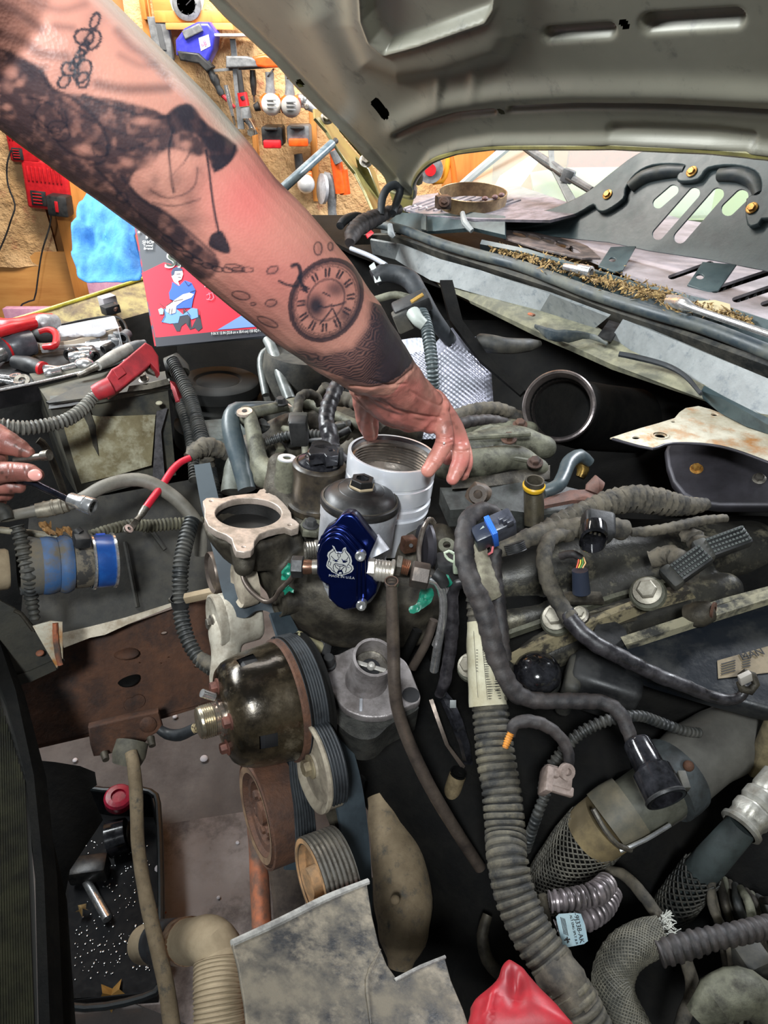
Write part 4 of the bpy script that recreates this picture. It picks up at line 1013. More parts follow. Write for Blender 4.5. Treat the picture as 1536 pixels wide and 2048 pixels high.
# green tapes
def tape_flag(pts,lb):
 mb=MB();P=[D(*p)for p in pts];A=[];B=[]
 for i,p in enumerate(P):
  a=1.3*i;wv=V((math.sin(a),.4*math.cos(a*1.7),.5+.5*math.cos(a)))*.007
  A.append(p+wv);B.append(p-wv)
 MB().ribbon(A,B,.0008).build('tape_flag',M_green,label=lb,cat='tape')
def blobtape(name,poly,pl,lb):
 loop=smooth_loop(poly,3);cx=sum(p[0]for p in poly)/len(poly);cy=sum(p[1]for p in poly)/len(poly)
 vs=[];fs=[];n=len(loop);rings=6
 for j in range(rings+1):
  u=j/rings
  for(x,y)in loop:
   X=cx+(x-cx)*u;Y=cy+(y-cy)*u
   vs.append(pl.hit(X,Y)+pl.n*(.004*noise.noise(V((X*.12,Y*.12,2)))+.003*(1-u)))
 for j in range(rings):
  for i in range(n):fs.append((j*n+i,j*n+(i+1)%n,(j+1)*n+(i+1)%n,(j+1)*n+i))
 MB().add(vs,fs).build(name,M_green,label=lb,cat='tape')
blobtape('tape_flag',[(568,1135),(578,1125),(583,1130),(582,1150),(572,1160),(562,1158),(562,1147)],plane3((568,1135,.82),(583,1130,.81),(572,1160,.82)),'green tape scrap left of the black hex nut')
blobtape('tape_flag',[(568,1172),(576,1168),(585,1180),(588,1186),(578,1182),(572,1190),(566,1182)],plane3((568,1172,.84),(585,1180,.83),(572,1190,.84)),'small green tape curl below the black hex nut')
blobtape('tape_flag',[(842,1180),(862,1178),(868,1188),(862,1205),(848,1215),(832,1226),(820,1226),(818,1216),(830,1212),(836,1200)],plane3((842,1180,.845),(868,1188,.84),(820,1226,.82)),'large crumpled green tape below the union nut')
# bent steel tube from the black nut round the flange
P,R=TP([(588,1146,.80,4),(580,1160,.81,5),(560,1180,.84,5),(548,1198,.86,5),(530,1203,.87,5),(505,1185,.88,5),(490,1165,.89,5),(484,1145,.90,5)])
MB().tube(P,R,12,.005).build('steel_tube',MATS['brown_steel'],label='thin bent steel tube looping under the open flange',cat='tube')

# ---------------------------------------------------------------- thermostat housing
th_=thing('thermostat_housing','cast thermostat housing with open round neck left of the brown pipe','thermostat housing',D(740,1450,.86))
vd=-ray(733,1367).normalized();TA=(vd*.80+UPV*.62-RT*-.05).normalized()
TPn=Plane(D(733,1367,.855),TA,RT)
c5=lambda pts:[(400+x/3,1250+y/3)for x,y in pts]
plate('base_plate',c5([(708,250),(716,215),(745,192),(785,188),(840,178),(920,140),(1000,130),(1100,150),(1200,200),(1245,250),(1290,360),(1312,420),(1305,455),(1265,470),(1200,500),(1130,535),(1060,545),(980,540),(900,512),(850,470),(800,400),(750,320),(715,280)]),TPn,.012,mat('dull_cast',(144,138,137),(108,102,100),rough=.42,metal=.4,bump=.3,bscale=200),th_,bev=.002,smooth=1)
plate('lower_body',c5([(706,265),(720,230),(800,190),(1000,140),(1240,250),(1310,430),(1300,480),(1150,560),(1060,640),(960,650),(870,600),(780,500),(715,330)]),TPn,.05,mat('dark_casting',(62,62,58),(40,40,38),rough=.6,metal=.3,bump=.4,bscale=150),th_,lift=-.013,smooth=1)
nb=D(736,1352,.85);nt=D(748,1314,.812);na=(nt-nb)
L_=na.length;r1=px_r(41,.812)
MB().lathe([(r1*1.12,-.012),(r1*1.04,L_*.25),(r1*.98,L_*.6),(r1*.97,L_-.008),(r1*1.04,L_-.006),(r1*1.04,L_),(r1*.90,L_),(r1*.88,-.01),(0,-.01)],nb,na,48,caps=False).build('neck',MATS['dull_cast'],th_)
tq=nb+na.normalized()*(L_*.45);tn=na.normalized();tx=(RT*.93-UPV*.3);tx=(tx-tn*tx.dot(tn)).normalized()
MB().lathe([(r1*.5,0),(r1*.88,0),(r1*.88,.002)],tq,tn,36,caps=False).build('thermostat_plate',M_steel,th_)
MB().lathe([(0,0),(r1*.6,0.0005)],tq-tn*.002,tn,30,caps=False).build('dark_opening',M_ink,th_)
MB().box(tq+tn*.003,(r1*1.55,r1*.22,.002),X=tx,Z=tn,bev=.0005).build('thermostat_bar',mat('pale_tin',(206,202,194),rough=.35,metal=.5),th_)
MB().lathe([(r1*.22,0),(r1*.22,.003),(r1*.15,.006),(0,.007)],tq+tn*.003,tn,24,caps=False).build('thermostat_button',MATS['pale_tin'],th_)
bq=TPn.hit(657,1331)+TA*.0;MB().lathe([(.0095,0),(.0095,.004),(.0075,.005),(.0072,.016),(.0060,.018),(0,.018)],bq,TA,12,caps=False).build('black_bolt',M_blk,th_)
bq=TPn.hit(822,1390);MB().lathe([(.0105,0.0005),(0,.0005)],bq,TA,24,caps=False).build('bolt_hole',M_ink,th_)
MB().box(TPn.hit(722,1410),(.004,.017,.003),X=TPn.x,Z=TA,bev=.001).build('cast_tab',M_cast,th_)
# temperature sensor connector
sn=thing('sensor_connector','tan plastic sensor plug with dark hex base left of the thermostat housing','sensor',D(620,1310,.88))
Ms=mat('olive_plastic',(146,140,108),(104,98,74),rough=.5,bump=.1)
MB().tube([D(600,1287,.865),D(640,1303,.87)],[.0115,.0115],16,.005).build('plug',Ms,sn)
MB().lathe([(.0135,0),(.0140,.003),(.0135,.006),(.0095,.006),(.0095,.001),(0,.001)],D(598,1286,.864),D(588,1282,.862)-D(598,1286,.864),18,caps=False).build('rim',Ms,sn)
MB().box(D(607,1279,.858),(.012,.005,.006),X=D(620,1290,.86)-D(600,1282,.86),bev=.001).build('latch',Ms,sn)
hexnut('hex_base',D(636,1300,.87),D(652,1307,.875),.0135,M_blk,sn)
# ---------------------------------------------------------------- pulleys and belt
def slotted(mb_prof,o,ax,segs,holes):  # lathe with openings cut: skips quads listed (ring range, angle range)
 x,y,a=frame_of(ax,EU);vs=[];fs=[];n=segs
 for(r,h)in mb_prof:
  for i in range(n):
   t=2*PI*i/n;vs.append(V(o)+x*(r*math.cos(t))+y*(r*math.sin(t))+a*h)
 for j in range(len(mb_prof)-1):
  for i in range(n):
   th=360*(i+.5)/n
   if any(j0<=j<j1 and abs((th-ac+180)%360-180)<w_ for j0,j1,ac,w_ in holes):continue
   k=(i+1)%n;fs.append((j*n+i,j*n+k,(j+1)*n+k,(j+1)*n+i))
 return MB().add(vs,fs)
def grooved(r,w_,n,depth):  # profile from h=0 (front) back to -w
 pr=[]
 for k in range(n):
  h=-w_*k/n;s=w_/n
  pr+=[(r,h),(r,h-s*.35),(r-depth,h-s*.5),(r-depth,h-s*.65),(r,h-s*.85)]
 pr.append((r,-w_));return pr
wp=thing('water_pump_pulley','oily black bowl-shaped pulley with slots and a threaded hub','pulley',D(520,1520,.82))
wo=D(566,1400,.845)
R0=.0745
prof=[(.0640,-.002),(.0700,.0),(.0705,.004),(.0690,.012),(.0680,.022),(.0672,.032),(.0665,.038),(.0655,.044),(.0640,.052),(.0600,.062),(.0540,.069),(.0440,.073),(.030,.074),(.022,.074),(0,.074)]
slotted(prof,wo,EA,96,[(5,8,ang,7.5)for ang in(12,102,192,280)]).build('bowl',M_oil,wp,ang=60)
MB().lathe([(.062,-.002),(.062,.045),(.05,.06),(0,.06)],wo,EA,32,caps=False).build('inner_wall',M_ink,wp)
MB().lathe([(.0700,-.008),(.0728,-.006),(.0732,.001),(.0700,.003)],wo,EA,64,caps=False).build('rust_band',M_rust,wp)
MB().lathe([(.06,-.036),(.074,-.036),(.074,-.033),(.0715,-.032),(.0715,-.010),(.074,-.009),(.074,-.006),(.06,-.006)],wo,EA,64,caps=False).build('belt_track',M_dark,wp)
ho=wo+EA*.074
MB().lathe([(.0215,0),(.0215,.004),(.0185,.006),(.0185,.010)],ho,EA,32,caps=False).build('hub_collar',MATS['warm_chrome'],wp)
hp_=[(.0185,.008)]
for k in range(7):hp_+=[(.0190,.0085+k*.0024),(.0178,.0097+k*.0024)]
hp_+=[(.0180,.026),(.0165,.0275),(0,.0275)]
MB().lathe(hp_,ho,EA,36,caps=False).build('hub_thread',mat('warm_steel',(196,186,164),(150,138,118),rough=.25,metal=.9),wp,ang=60)
x_,y_,a_=frame_of(EA,EU)
for ang in(35,125,215,305):
 p=ho+(x_*math.cos(math.radians(ang))+y_*math.sin(math.radians(ang)))*.035-EA*.001
 MB().bolt(p,EA,.0065,.009).build('hub_bolt',mat('rusty_bolt',(116,72,60),(84,54,46),rough=.6,metal=.4),wp)
MB().tube([D(404,1386,.79),D(428,1394,.80)],[.0048,.0048],14,.004).build('pin',M_chrome,wp)

bl=thing('crank_pulley','rust-brown vibration damper below the oily bowl pulley','pulley',D(530,1740,.9))
bo_=D(518,1627,.875);Rb=.0665
MB().lathe([(.0,-.012),(.036,-.012),(.038,-.002),(.046,-.001),(.050,.004),(.0590,.005),(.0610,.001),(.0625,.001),(.0635,.004),(.0665,.003),(Rb,-.002),(Rb,-.036),(.06,-.036)],bo_,EA,64,caps=False).build('damper',M_rust,bl)
MB().lathe([(.0505,.0045),(.0585,.0055)],bo_,EA,64,caps=False).build('dusty_face',mat('brown_dust',(122,98,74),(88,66,50),rough=.8),bl)
for k in range(6):
 a=k*PI/3+.3
 MB().bolt(bo_+(x_*math.cos(a)+y_*math.sin(a))*.024-EA*.010,EA,.006,.009).build('bolt',M_rust,bl)
MB().lathe([(0,0),(.014,0),(.014,.012),(0,.013)],bo_-EA*.012,EA,24,caps=False).build('hub',M_rust,bl)

ip=thing('idler_pulley','dusty pale idler pulley with centre bolt amid the ribbed belt','pulley',D(625,1620,.8))
io=D(622,1533,.80);Ri=px_r(92,.80)
MB().lathe([(0,.0),(.012,0),(.014,-.003),(Ri*.80,-.004),(Ri*.93,.0015),(Ri,.002),(Ri*1.01,-.002),(Ri*.985,-.004),(Ri*.97,-.020),(Ri*.9,-.021)],io,EA,56,caps=False).build('disc',mat('dusty_disc',(152,142,124),(118,108,94),rough=.7,scale=16,bump=.15),ip)
MB().bolt(io,EA,.0095,.010).build('centre_bolt',mat('tan_bolt',(142,130,104),(104,92,74),rough=.6,metal=.3),ip)
ap=thing('alternator_pulley','grooved steel pulley with rusty face at the lower end of the belt','pulley',D(640,1850,.76))
ao=D(624,1765,.745);Ra=px_r(88,.745)
MB().lathe([(Ra*.82,.0)]+[(Ra,.0008)]+grooved(Ra,.036,7,.0026)+[(Ra*.8,-.037)],ao,EA,64,caps=False).build('grooves',M_steel,ap,ang=30)
MB().lathe([(Ra*.97,.001),(Ra*.86,.0015),(Ra*.80,-.008),(Ra*.35,-.010),(Ra*.33,.004),(0,.004)],ao,EA,56,caps=False).build('face',mat('rusty_tan',(164,124,84),(120,96,70),rough=.75,scale=18,bump=.25),ap)
ap.location=ap.location
tn_=thing('belt_tensioner','pale dusty cast belt tensioner left of the belt','tensioner',D(430,1330,.96))
to=D(426,1246,.965)
MB().lathe([(0,.001),(.010,.001),(.012,-.002),(.030,-.003),(.036,.0),(.0385,-.001),(.039,-.005),(.0375,-.012)],to,EA,48,caps=False).build('cap_disc',mat('dusty_alu',(168,162,148),(132,124,110),rough=.6,metal=.2,bump=.2),tn_)
mb=MB();mb.tube([to-EA*.010,to-EA*.062],[.0385,.036],28,.01);capsule(mb,[(450,1260,.97,34),(452,1310,.96,30),(440,1350,.95,22),(436,1390,.95,14)])
voxel('arm_casting',mb,.0035,MATS['dusty_alu'],tn_)
MB().bolt(to+EA*.001,EA,.008,.008).build('bolt',M_steel,tn_)
s1_=thing('small_pulley','thin brown-rimmed pulley seen edge-on left of the upper belt','pulley',D(424,1190,1.0))
MB().lathe([(0,0),(.010,0),(.024,-.004),(.029,.0),(.030,-.003),(.029,-.014),(.02,-.016)],D(420,1146,1.0),EA,40,caps=False).build('disc',MATS['brown_steel'],s1_)
MB().box(D(403,1190,1.02),(.05,.012,.012),X=D(420,1186,1.02)-D(388,1193,1.02),bev=.002).build('strap',M_tan,s1_)
s2_=thing('small_pulley','small pale pulley disc tucked inside the upper belt loop','pulley',D(480,1220,.93))
MB().lathe([(0,0),(.012,0),(.026,-.002),(.030,.001),(.031,-.002),(.030,-.02),(.02,-.022)],D(476,1170,.93),EA,40,caps=False).build('disc',MATS['dusty_disc'],s2_)
# belt: smooth back on the outside, ribs inside
bt_=thing('serpentine_belt','long dark blue-grey serpentine belt winding past the pulleys','belt',D(620,1700,.85))
L1=[(388,930,1.02),(400,1000,1.00),(414,1060,.985),(430,1120,.97),(446,1190,.955),(466,1228,.945),(490,1236,.94),(512,1222,.935),(540,1226,.93),(562,1262,.925)]
L2=[(420,925,1.02),(438,1000,1.00),(452,1060,.985),(462,1100,.97),(470,1160,.955),(482,1196,.945),(502,1208,.94),(520,1205,.935),(552,1212,.93),(585,1258,.925)]
S=lambda pts:[D(*p)for p in smooth_loop(pts,6,False)]
MB().ribbon(S(L1),S(L2),.004).build('upper_run',M_belt,bt_)
L3=[(540,1226,.90),(560,1285,.87),(590,1370,.85),(617,1450,.835),(648,1533,.82),(675,1620,.81),(687,1700,.80),(692,1790,.79),(700,1860,.785)]
L4=[(576,1222,.92),(606,1280,.90),(640,1365,.875),(680,1445,.855),(706,1500,.845),(726,1580,.835),(738,1680,.83),(744,1770,.82),(744,1860,.81)]
MB().ribbon(S(L3),S(L4),.004).build('long_run',M_belt,bt_)
# ribbed run wrapping the water-pump pulley and falling to the grooved pulley
def ribbed_run(A,B,n,name):
 A=S(A);B=S(B);mb=MB().ribbon(A,B,.002)
 for k in range(n):
  u=(k+.5)/n;c=[a.lerp(b,u)for a,b in zip(A,B)];w0=(A[0]-B[0]).length/n*.36
  mb.tube(c,w0,6,.02,caps=True)
 mb.build(name,M_rub,bt_)
x0,y0,a0=frame_of(EA,EU)
A=[];B=[]
for k in range(40):  # wrap over the back track of the big pulley
 th=math.radians(-118+k*5.4)
 d=x0*math.cos(th)+y0*math.sin(th)
 A.append(wo+d*.0725-EA*.005);B.append(wo+d*.0725-EA*.028)
mb=MB().ribbon(A,B,.003)
for k in range(7):
 u=(k+.5)/7;mb.tube([a.lerp(b,u)for a,b in zip(A,B)],.0014,6,.02)
mb.build('pump_wrap',M_rub,bt_)
ribbed_run([(583,1440,.84),(580,1500,.835),(582,1560,.83),(590,1620,.82),(594,1700,.80)],[(600,1400,.86),(606,1490,.855),(618,1570,.85),(630,1630,.84),(634,1690,.83)],7,'ribbed_run')
ribbed_run([(600,1440,.83),(625,1450,.82),(650,1500,.81),(664,1560,.805),(668,1615,.80)],[(618,1430,.85),(640,1440,.845),(668,1500,.835),(682,1560,.83),(690,1610,.82)],6,'ribbed_run')
MB().ribbon(S([(520,1500,.93),(560,1560,.91),(570,1640,.90),(572,1740,.90)]),S([(560,1480,.95),(590,1560,.93),(600,1640,.92),(596,1740,.92)]),.004).build('lower_run',M_belt,bt_)
mb=MB();A=[];B=[]
for k in range(30):
 th=math.radians(-100+k*7);d=x0*math.cos(th)+y0*math.sin(th);A.append(io+d*Ri*1.0-EA*.004);B.append(io+d*Ri*1.0-EA*.022)
mb.ribbon(A,B,.002)
for k in range(5):
 mb.tube([a.lerp(b,(k+.5)/5)for a,b in zip(A,B)],.0013,6,.02)
mb.build('idler_wrap',M_rub,bt_)
# brackets around the pulleys
MB().ribbon([D(655,1605,.83),D(670,1650,.82),D(680,1670,.82)],[D(672,1600,.84),D(688,1640,.83),D(695,1668,.83)],.01).build('pulley_bracket',M_castd,label='grimy bracket between the pale idler and the grooved pulley',cat='bracket')
ss=thing('steering_shaft','orange-rusted vertical bracket below the damper','bracket',D(510,2000,1.05))
P,R=TP([(500,1500,1.0,28),(512,1640,1.0,30),(520,1780,.98,32),(525,1900,.95,34),(528,2100,.92,36)])
MB().tube(P,R,18,.012,fn=lambda L,th,p:1+.06*noise.noise(p*30),flat=.6).build('arm',M_rusto,ss)
MB().ribbon([D(540,1720,.95),D(552,1800,.93),D(560,1880,.9)],[D(600,1730,.97),D(610,1800,.95),D(610,1880,.93)],.01).build('inner_strut',MATS['brown_steel'],ss)

# plastic splash shield at the bottom
sp=plane3((470,1885,.60),(735,1770,.70),(700,2040,.56))
SH=thing('splash_shield','dusty black plastic splash shield with broken corner at the bottom centre','shield',D(700,2060,.58))
shp=[(466,1885),(560,1845),(650,1800),(732,1766),(742,1830),(756,1890),(772,1930),(792,1958),(840,1935),(888,1916),(900,1960),(925,2020),(945,2080),(500,2090),(490,2000),(478,1930)]
Msh=mat('shield_plastic',(100,93,80),(32,33,35),rough=.8,scale=4.5,soft=.1,cov=.47,rough2=.5,bump=.3,bscale=90,c3=(136,126,108),cov3=.58,scale3=5)
plate('panel',shp,sp,.004,Msh,SH,bev=.001)
MB().tube([sp.hit(*p)for p in[(464,1887),(560,1843),(650,1798),(736,1763)]],[.0032,.0036,.0036,.003],8,.01).build('raised_edge',mat('worn_edge',(158,156,150),(108,106,102),rough=.6),SH)
MB().tube([sp.hit(*p)for p in[(790,1960),(840,1935),(890,1914)]],[.0016,.002,.0016],8,.01).build('raised_edge',MATS['worn_edge'],SH)
MB().tube([sp.hit(*p)+sp.n*.0006 for p in[(760,1900),(735,1960),(742,2050)]],[.001,.002,.001],6,.01).build('crease',Msh,SH)

cn=thing('pump_body','tan mud-coated rounded pump body right of the belt bottom','pump',D(800,1930,.84))
P,R=TP([(758,1590,.98,24),(774,1650,.96,38),(796,1725,.93,54),(806,1800,.91,60),(806,1870,.89,50),(800,1935,.88,24)])
MB().tube(P,R,28,.008,fn=lambda L,th,p:1+.02*noise.noise(p*30)).build('body',M_mud,cn)
MB().ball(D(790,1800,.85),.006,sc=(1,1,.8)).build('weld_spot',M_mud,cn)

tr_=thing('trim_arc','curved glossy black strip with a pale sticker below the chrome pipes','strip',D(925,1530,.9))
MB().ribbon([D(872,1385,.92),D(888,1400,.91),D(905,1440,.90),(D(925,1490,.90)),D(935,1530,.91)],[D(892,1382,.93),D(908,1402,.92),D(925,1440,.91),D(940,1490,.91),D(946,1530,.92)],.006).build('strip',MATS['gloss_black'],tr_)
MB().ribbon([D(858,1400,.93),D(872,1440,.92),D(890,1490,.92),D(925,1540,.93)],[D(866,1398,.93),D(880,1440,.92),D(898,1490,.92),D(933,1536,.93)],.004).build('inner_edge',MATS['brown_steel'],tr_)
MB().box(D(906,1408,.908),(.008,.010,.001),X=RT,Z=-FW,bev=.0003).build('sticker',M_cowlg,tr_)
hs=MB().tube(*[q for q in(TP([(916,1548,.92,17),(905,1580,.93,17),(892,1625,.95,17)]))],20,.006,caps=False).build('pipe_end',mat('tan_pipe',(134,118,90),(96,84,62),rough=.6,bump=.2),label='short open tan pipe behind the long brown oil pipe',cat='pipe')
MB().lathe([(0,-.008),(.0095,-.008),(.0095,.001),(.0112,.001)],D(917,1546,.92),-(D(892,1625,.95)-D(916,1548,.92)),20,caps=False).build('bore',M_dark,hs)
# ---------------------------------------------------------------- left side of the bay
def sheet(name,A,B,th,m,parent=None,**k):
 return MB().ribbon([D(*p)for p in A],[D(*p)for p in B],th).build(name,m,parent,**k)
fe=thing('fender','olive-yellow edged fender flange behind the tool tray','fender',D(130,640,1.66))
Mfe=mat('dirty_fender',(150,136,84),(104,86,56),rough=.6,scale=9,bump=.4,c3=(70,56,40),cov3=.6,scale3=12)
sheet('inner_flange',[(-120,686,1.52),(0,651,1.60),(120,614,1.68),(253,571,1.78),(330,545,1.86)],[(-120,740,1.50),(0,712,1.57),(120,676,1.64),(290,628,1.72),(350,600,1.8)],.004,Mfe,fe)
MB().tube([D(-120,684,1.52),D(0,648,1.60),D(120,611,1.68),D(253,568,1.78),D(330,542,1.86)],.0045,8,.05).build('rolled_edge',mat('yellow_paint',(216,206,84),(186,176,72),rough=.35),fe)
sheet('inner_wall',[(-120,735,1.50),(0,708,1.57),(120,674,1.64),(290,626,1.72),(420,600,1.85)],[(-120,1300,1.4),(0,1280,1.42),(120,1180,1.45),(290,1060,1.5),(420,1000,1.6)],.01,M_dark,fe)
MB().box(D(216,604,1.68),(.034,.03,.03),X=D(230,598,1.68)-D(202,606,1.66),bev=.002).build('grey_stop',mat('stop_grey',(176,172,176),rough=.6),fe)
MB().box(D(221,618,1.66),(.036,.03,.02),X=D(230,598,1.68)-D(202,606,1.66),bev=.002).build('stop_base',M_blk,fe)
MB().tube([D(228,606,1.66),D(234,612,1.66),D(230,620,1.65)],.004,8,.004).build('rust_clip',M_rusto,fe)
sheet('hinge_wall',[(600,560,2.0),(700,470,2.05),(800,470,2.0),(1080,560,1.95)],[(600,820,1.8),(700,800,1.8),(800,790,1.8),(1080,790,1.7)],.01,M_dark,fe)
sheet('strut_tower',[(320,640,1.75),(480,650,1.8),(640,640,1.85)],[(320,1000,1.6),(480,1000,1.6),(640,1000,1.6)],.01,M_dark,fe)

MB().box((.27,.02,1.04),(1.5,.05,.22),X=FX,Z=ZX,bev=.02).build('fender',M_hoodedge,label='olive fender edge on the near side of the engine bay',cat='fender')
# tool tray
tz_=lambda pts,z:[Zp(x,y,z)for x,y in pts]
TR=thing('tool_tray','dark steel-edged tray full of tools resting over the battery','tray',Zp(130,720,1.17))
trz=1.185
tray_o=[(-60,800),(167,752),(250,722),(262,690),(232,634),(100,650),(-60,690)]
MB().prism(tz_(tray_o,trz),(0,0,-.004)).build('tray_floor',M_blk,TR,smooth=False)
fr=smooth_loop([(-60,797),(0,783),(80,767),(167,747),(225,733),(253,718),(262,695)],4,False)
MB().ribbon([Zp(x,y-3,trz+.016)for x,y in fr],[Zp(x,y-3,trz+.016)-ZX*.034 for x,y in fr],.003).build('front_wall',mat('tray_wall',(60,58,60),(38,38,40),rough=.3,metal=.6,scale=6),TR)
MB().tube([Zp(x,y-3,trz+.017)for x,y in fr],.0026,8,.02).build('rolled_rim',M_chrome,TR)
MB().tube(tz_([(-60,700),(100,655),(232,634),(262,690)],trz+.016),.0026,8,.02).build('back_rim',M_blk,TR)
# impact driver
dr=thing('impact_driver','red and black cordless driver lying in the tray at the left edge','power tool',Zp(60,690,trz))
dz=trz+.03
MB().tube([Zp(-40,650,dz+.012),Zp(20,664,dz+.012),Zp(75,650,dz+.012),Zp(108,646,dz+.01)],[.026,.027,.024,.020],18,.008,flat=.8).build('housing',M_red,dr)
MB().tube([Zp(-30,672,dz+.03),Zp(30,655,dz+.034),Zp(70,646,dz+.03)],[.010,.011,.009],12,.008).build('housing_ridge',M_red,dr)
MB().tube([Zp(70,650,dz+.012),Zp(92,648,dz+.014),Zp(112,644,dz+.012)],[.021,.021,.016],16,.006).build('grey_foot',mat('smoke_plastic',(160,160,160),(120,120,122),rough=.3),dr)
MB().tube([Zp(62,672,dz),Zp(92,670,dz),Zp(112,668,dz)],[.012,.016,.015],14,.006).build('grip',M_blk,dr)
MB().tube([Zp(78,664,dz+.01),Zp(98,660,dz+.012),Zp(112,668,dz+.008),Zp(110,690,dz+.004),Zp(88,694,dz)],[.006,.007,.007,.007,.006],10,.005).build('red_guard',M_red,dr)
MB().tube([Zp(66,684,dz-.002),Zp(40,690,dz-.002),Zp(14,698,dz-.004),Zp(2,706,dz-.006)],[.024,.028,.025,.019],20,.006).build('gear_case',mat('dark_grey_case',(84,84,90),(60,60,66),rough=.35),dr)
MB().lathe([(.020,0),(.024,0),(.024,.004),(.020,.005)],Zp(14,698,dz-.004),Zp(0,706,dz-.006)-Zp(40,690,dz-.002),24,caps=False).build('red_ring',M_red,dr)
MB().tube([Zp(4,705,dz-.006),Zp(-16,716,dz-.008)],[.016,.014],18,.006).build('chuck',M_chrome,dr)
# clear organiser with bags
og=thing('clear_case','clear plastic case with bagged bits and a pale card in the tray','case',Zp(180,690,trz))
cp=glass_mat('clear_plastic',(214,216,220),.32,.08)
MB().ribbon(tz_([(120,652),(180,640),(228,632)],trz+.045),tz_([(118,674),(180,664),(238,655)],trz+.03),.002).build('lid',cp,og)
MB().ribbon(tz_([(80,694),(150,690),(238,676)],trz+.02),tz_([(84,706),(150,700),(244,700)],trz+.006),.002).build('front_side',cp,og)
MB().ribbon(tz_([(228,634),(236,660)],trz+.04),tz_([(236,676),(246,702)],trz+.006),.002).build('right_side',cp,og)
MB().ribbon([Zp(x,y,trz+.024)for x,y in((76,688),(140,682),(200,668),(242,654))],[Zp(x,y,trz+.012)for x,y in((78,700),(140,694),(200,680),(243,662))],.002).build('card',mat('beige_card',(196,180,160),rough=.8),og)
wb_=MB();random.seed(5)
for k in range(9):wb_.ball(Zp(128+random.random()*70,654+random.random()*14,trz+.03),.014+.006*random.random(),sc=(1,.7,.5),segs=12,rings=8)
voxel('white_bag',wb_,.003,mat('white_bag',(226,226,230),(190,190,196),rough=.3,scale=30),og,it=3)
for(x,y)in((222,690),(232,684),(228,697)):MB().lathe([(0,0),(.008,0),(.008,.02),(.005,.022),(0,.022)],Zp(x,y,trz+.004),V((.3,.1,1)),16,caps=False).build('bit_holder',M_greyp,og)
# loose tools
def sock(x,y,r,L,ang,label,m=M_chrome,cat='socket'):
 t=thing('socket',label,cat,Zp(x,y,trz));a=math.radians(ang);d=V((math.cos(a),math.sin(a),.12))
 o=Zp(x,y,trz+r*1.1)
 MB().lathe([(r*.6,0),(r*.92,0),(r,L*.04),(r,L*.45),(r*.86,L*.52),(r*.86,L*.97),(r*.8,L),(r*.5,L),(r*.5,L*.6),(0,L*.6)],o,d,20,caps=False).build('barrel',m,t)
 MB().lathe([(r*.6,0),(r*.55,L*.4),(0,L*.4)],o,d,6,caps=False).build('hex_bore',M_ink,t)
Mdk=mat('impact_black',(34,34,36),(56,54,52),rough=.35,metal=.5)
sock(140,716,.011,.04,10,'chrome socket in the middle of the tray')
sock(160,722,.010,.032,70,'chrome socket right of the middle one, pointing away')
sock(186,704,.011,.045,200,'bright chrome socket near the clear case corner')
sock(172,690,.008,.03,30,'small chrome socket just in front of the pale card')
sock(150,706,.013,.02,250,'dark socket beside the bagged bits',Mdk)
sock(246,676,.012,.022,80,'grey round knob standing at the right tray corner',M_greyp,'knob')
sock(90,748,.010,.03,20,'chrome socket lying by the front rim of the tray')
sock(190,712,.010,.034,120,'dark socket under the screwdriver shaft',Mdk)
sock(206,700,.009,.030,60,'dark socket right of the bright chrome one',Mdk)
rt_=thing('ratchet','black handled ratchet with red collar and chrome neck in the tray','ratchet',Zp(90,735,trz))
MB().tube([Zp(30,724,trz+.014),Zp(60,730,trz+.014),Zp(84,738,trz+.013)],[.013,.016,.013],16,.006).build('handle',M_blk,rt_)
MB().tube([Zp(83,738,trz+.013),Zp(88,739,trz+.013)],[.0145,.0145],16,.004).build('red_collar',M_red,rt_)
MB().tube([Zp(88,737,trz+.014),Zp(120,738,trz+.012),Zp(150,732,trz+.012)],[.008,.006,.007],14,.005).build('neck',M_chrome,rt_)
MB().ball(Zp(168,728,trz+.012),.016,sc=(1.2,1,.7)).build('head',M_chrome,rt_)
sd=thing('screwdriver','grey handled screwdriver lying diagonally across the tray corner','screwdriver',Zp(230,705,trz))
MB().tube([Zp(195,732,trz+.03),Zp(225,715,trz+.03),Zp(258,697,trz+.03)],[.009,.012,.011],16,.006).build('handle',mat('pale_handle',(170,168,162),(140,138,132),rough=.4),sd)
MB().tube([Zp(258,697,trz+.03),Zp(274,691,trz+.03),Zp(290,686,trz+.03)],[.011,.010,.007],14,.006).build('grip_end',M_greyp,sd)
MB().tube([Zp(195,732,trz+.03),Zp(155,752,trz+.02)],[.006,.004],12,.006).build('shaft',M_steel,sd)
for i,(p,q,lb)in enumerate((((-10,752),(32,756),'thin chrome wrench, upper of two in the left tray corner'),((-10,760),(40,768),'thin chrome wrench, lower of two in the left tray corner'),((-10,772),(28,762),'dark wrench under the two chrome ones'))):
 t=thing('spanner',lb,'wrench',Zp(*q,trz));a=Zp(*p,trz+.010+.004*(2-i));b=Zp(*q,trz+.010+.004*(2-i))
 MB().tube([a,b],.0038,10,.006,flat=.6).build('shank',M_chrome if i<2 else Mdk,t)
 MB().lathe([(.005,0),(.010,0),(.010,.006),(.005,.006),(.005,0)],b,ZX,16,caps=False).build('ring_end',M_chrome if i<2 else Mdk,t)
wk=thing('washer','round grey washer ring by the two thin wrenches','washer',Zp(44,766,trz+.02))
MB().lathe([(.006,0),(.013,0),(.013,.004),(.006,.004),(.006,0)],Zp(45,762,trz+.018),V((.2,-.5,1)),24,caps=False).build('ring',M_steel,wk)

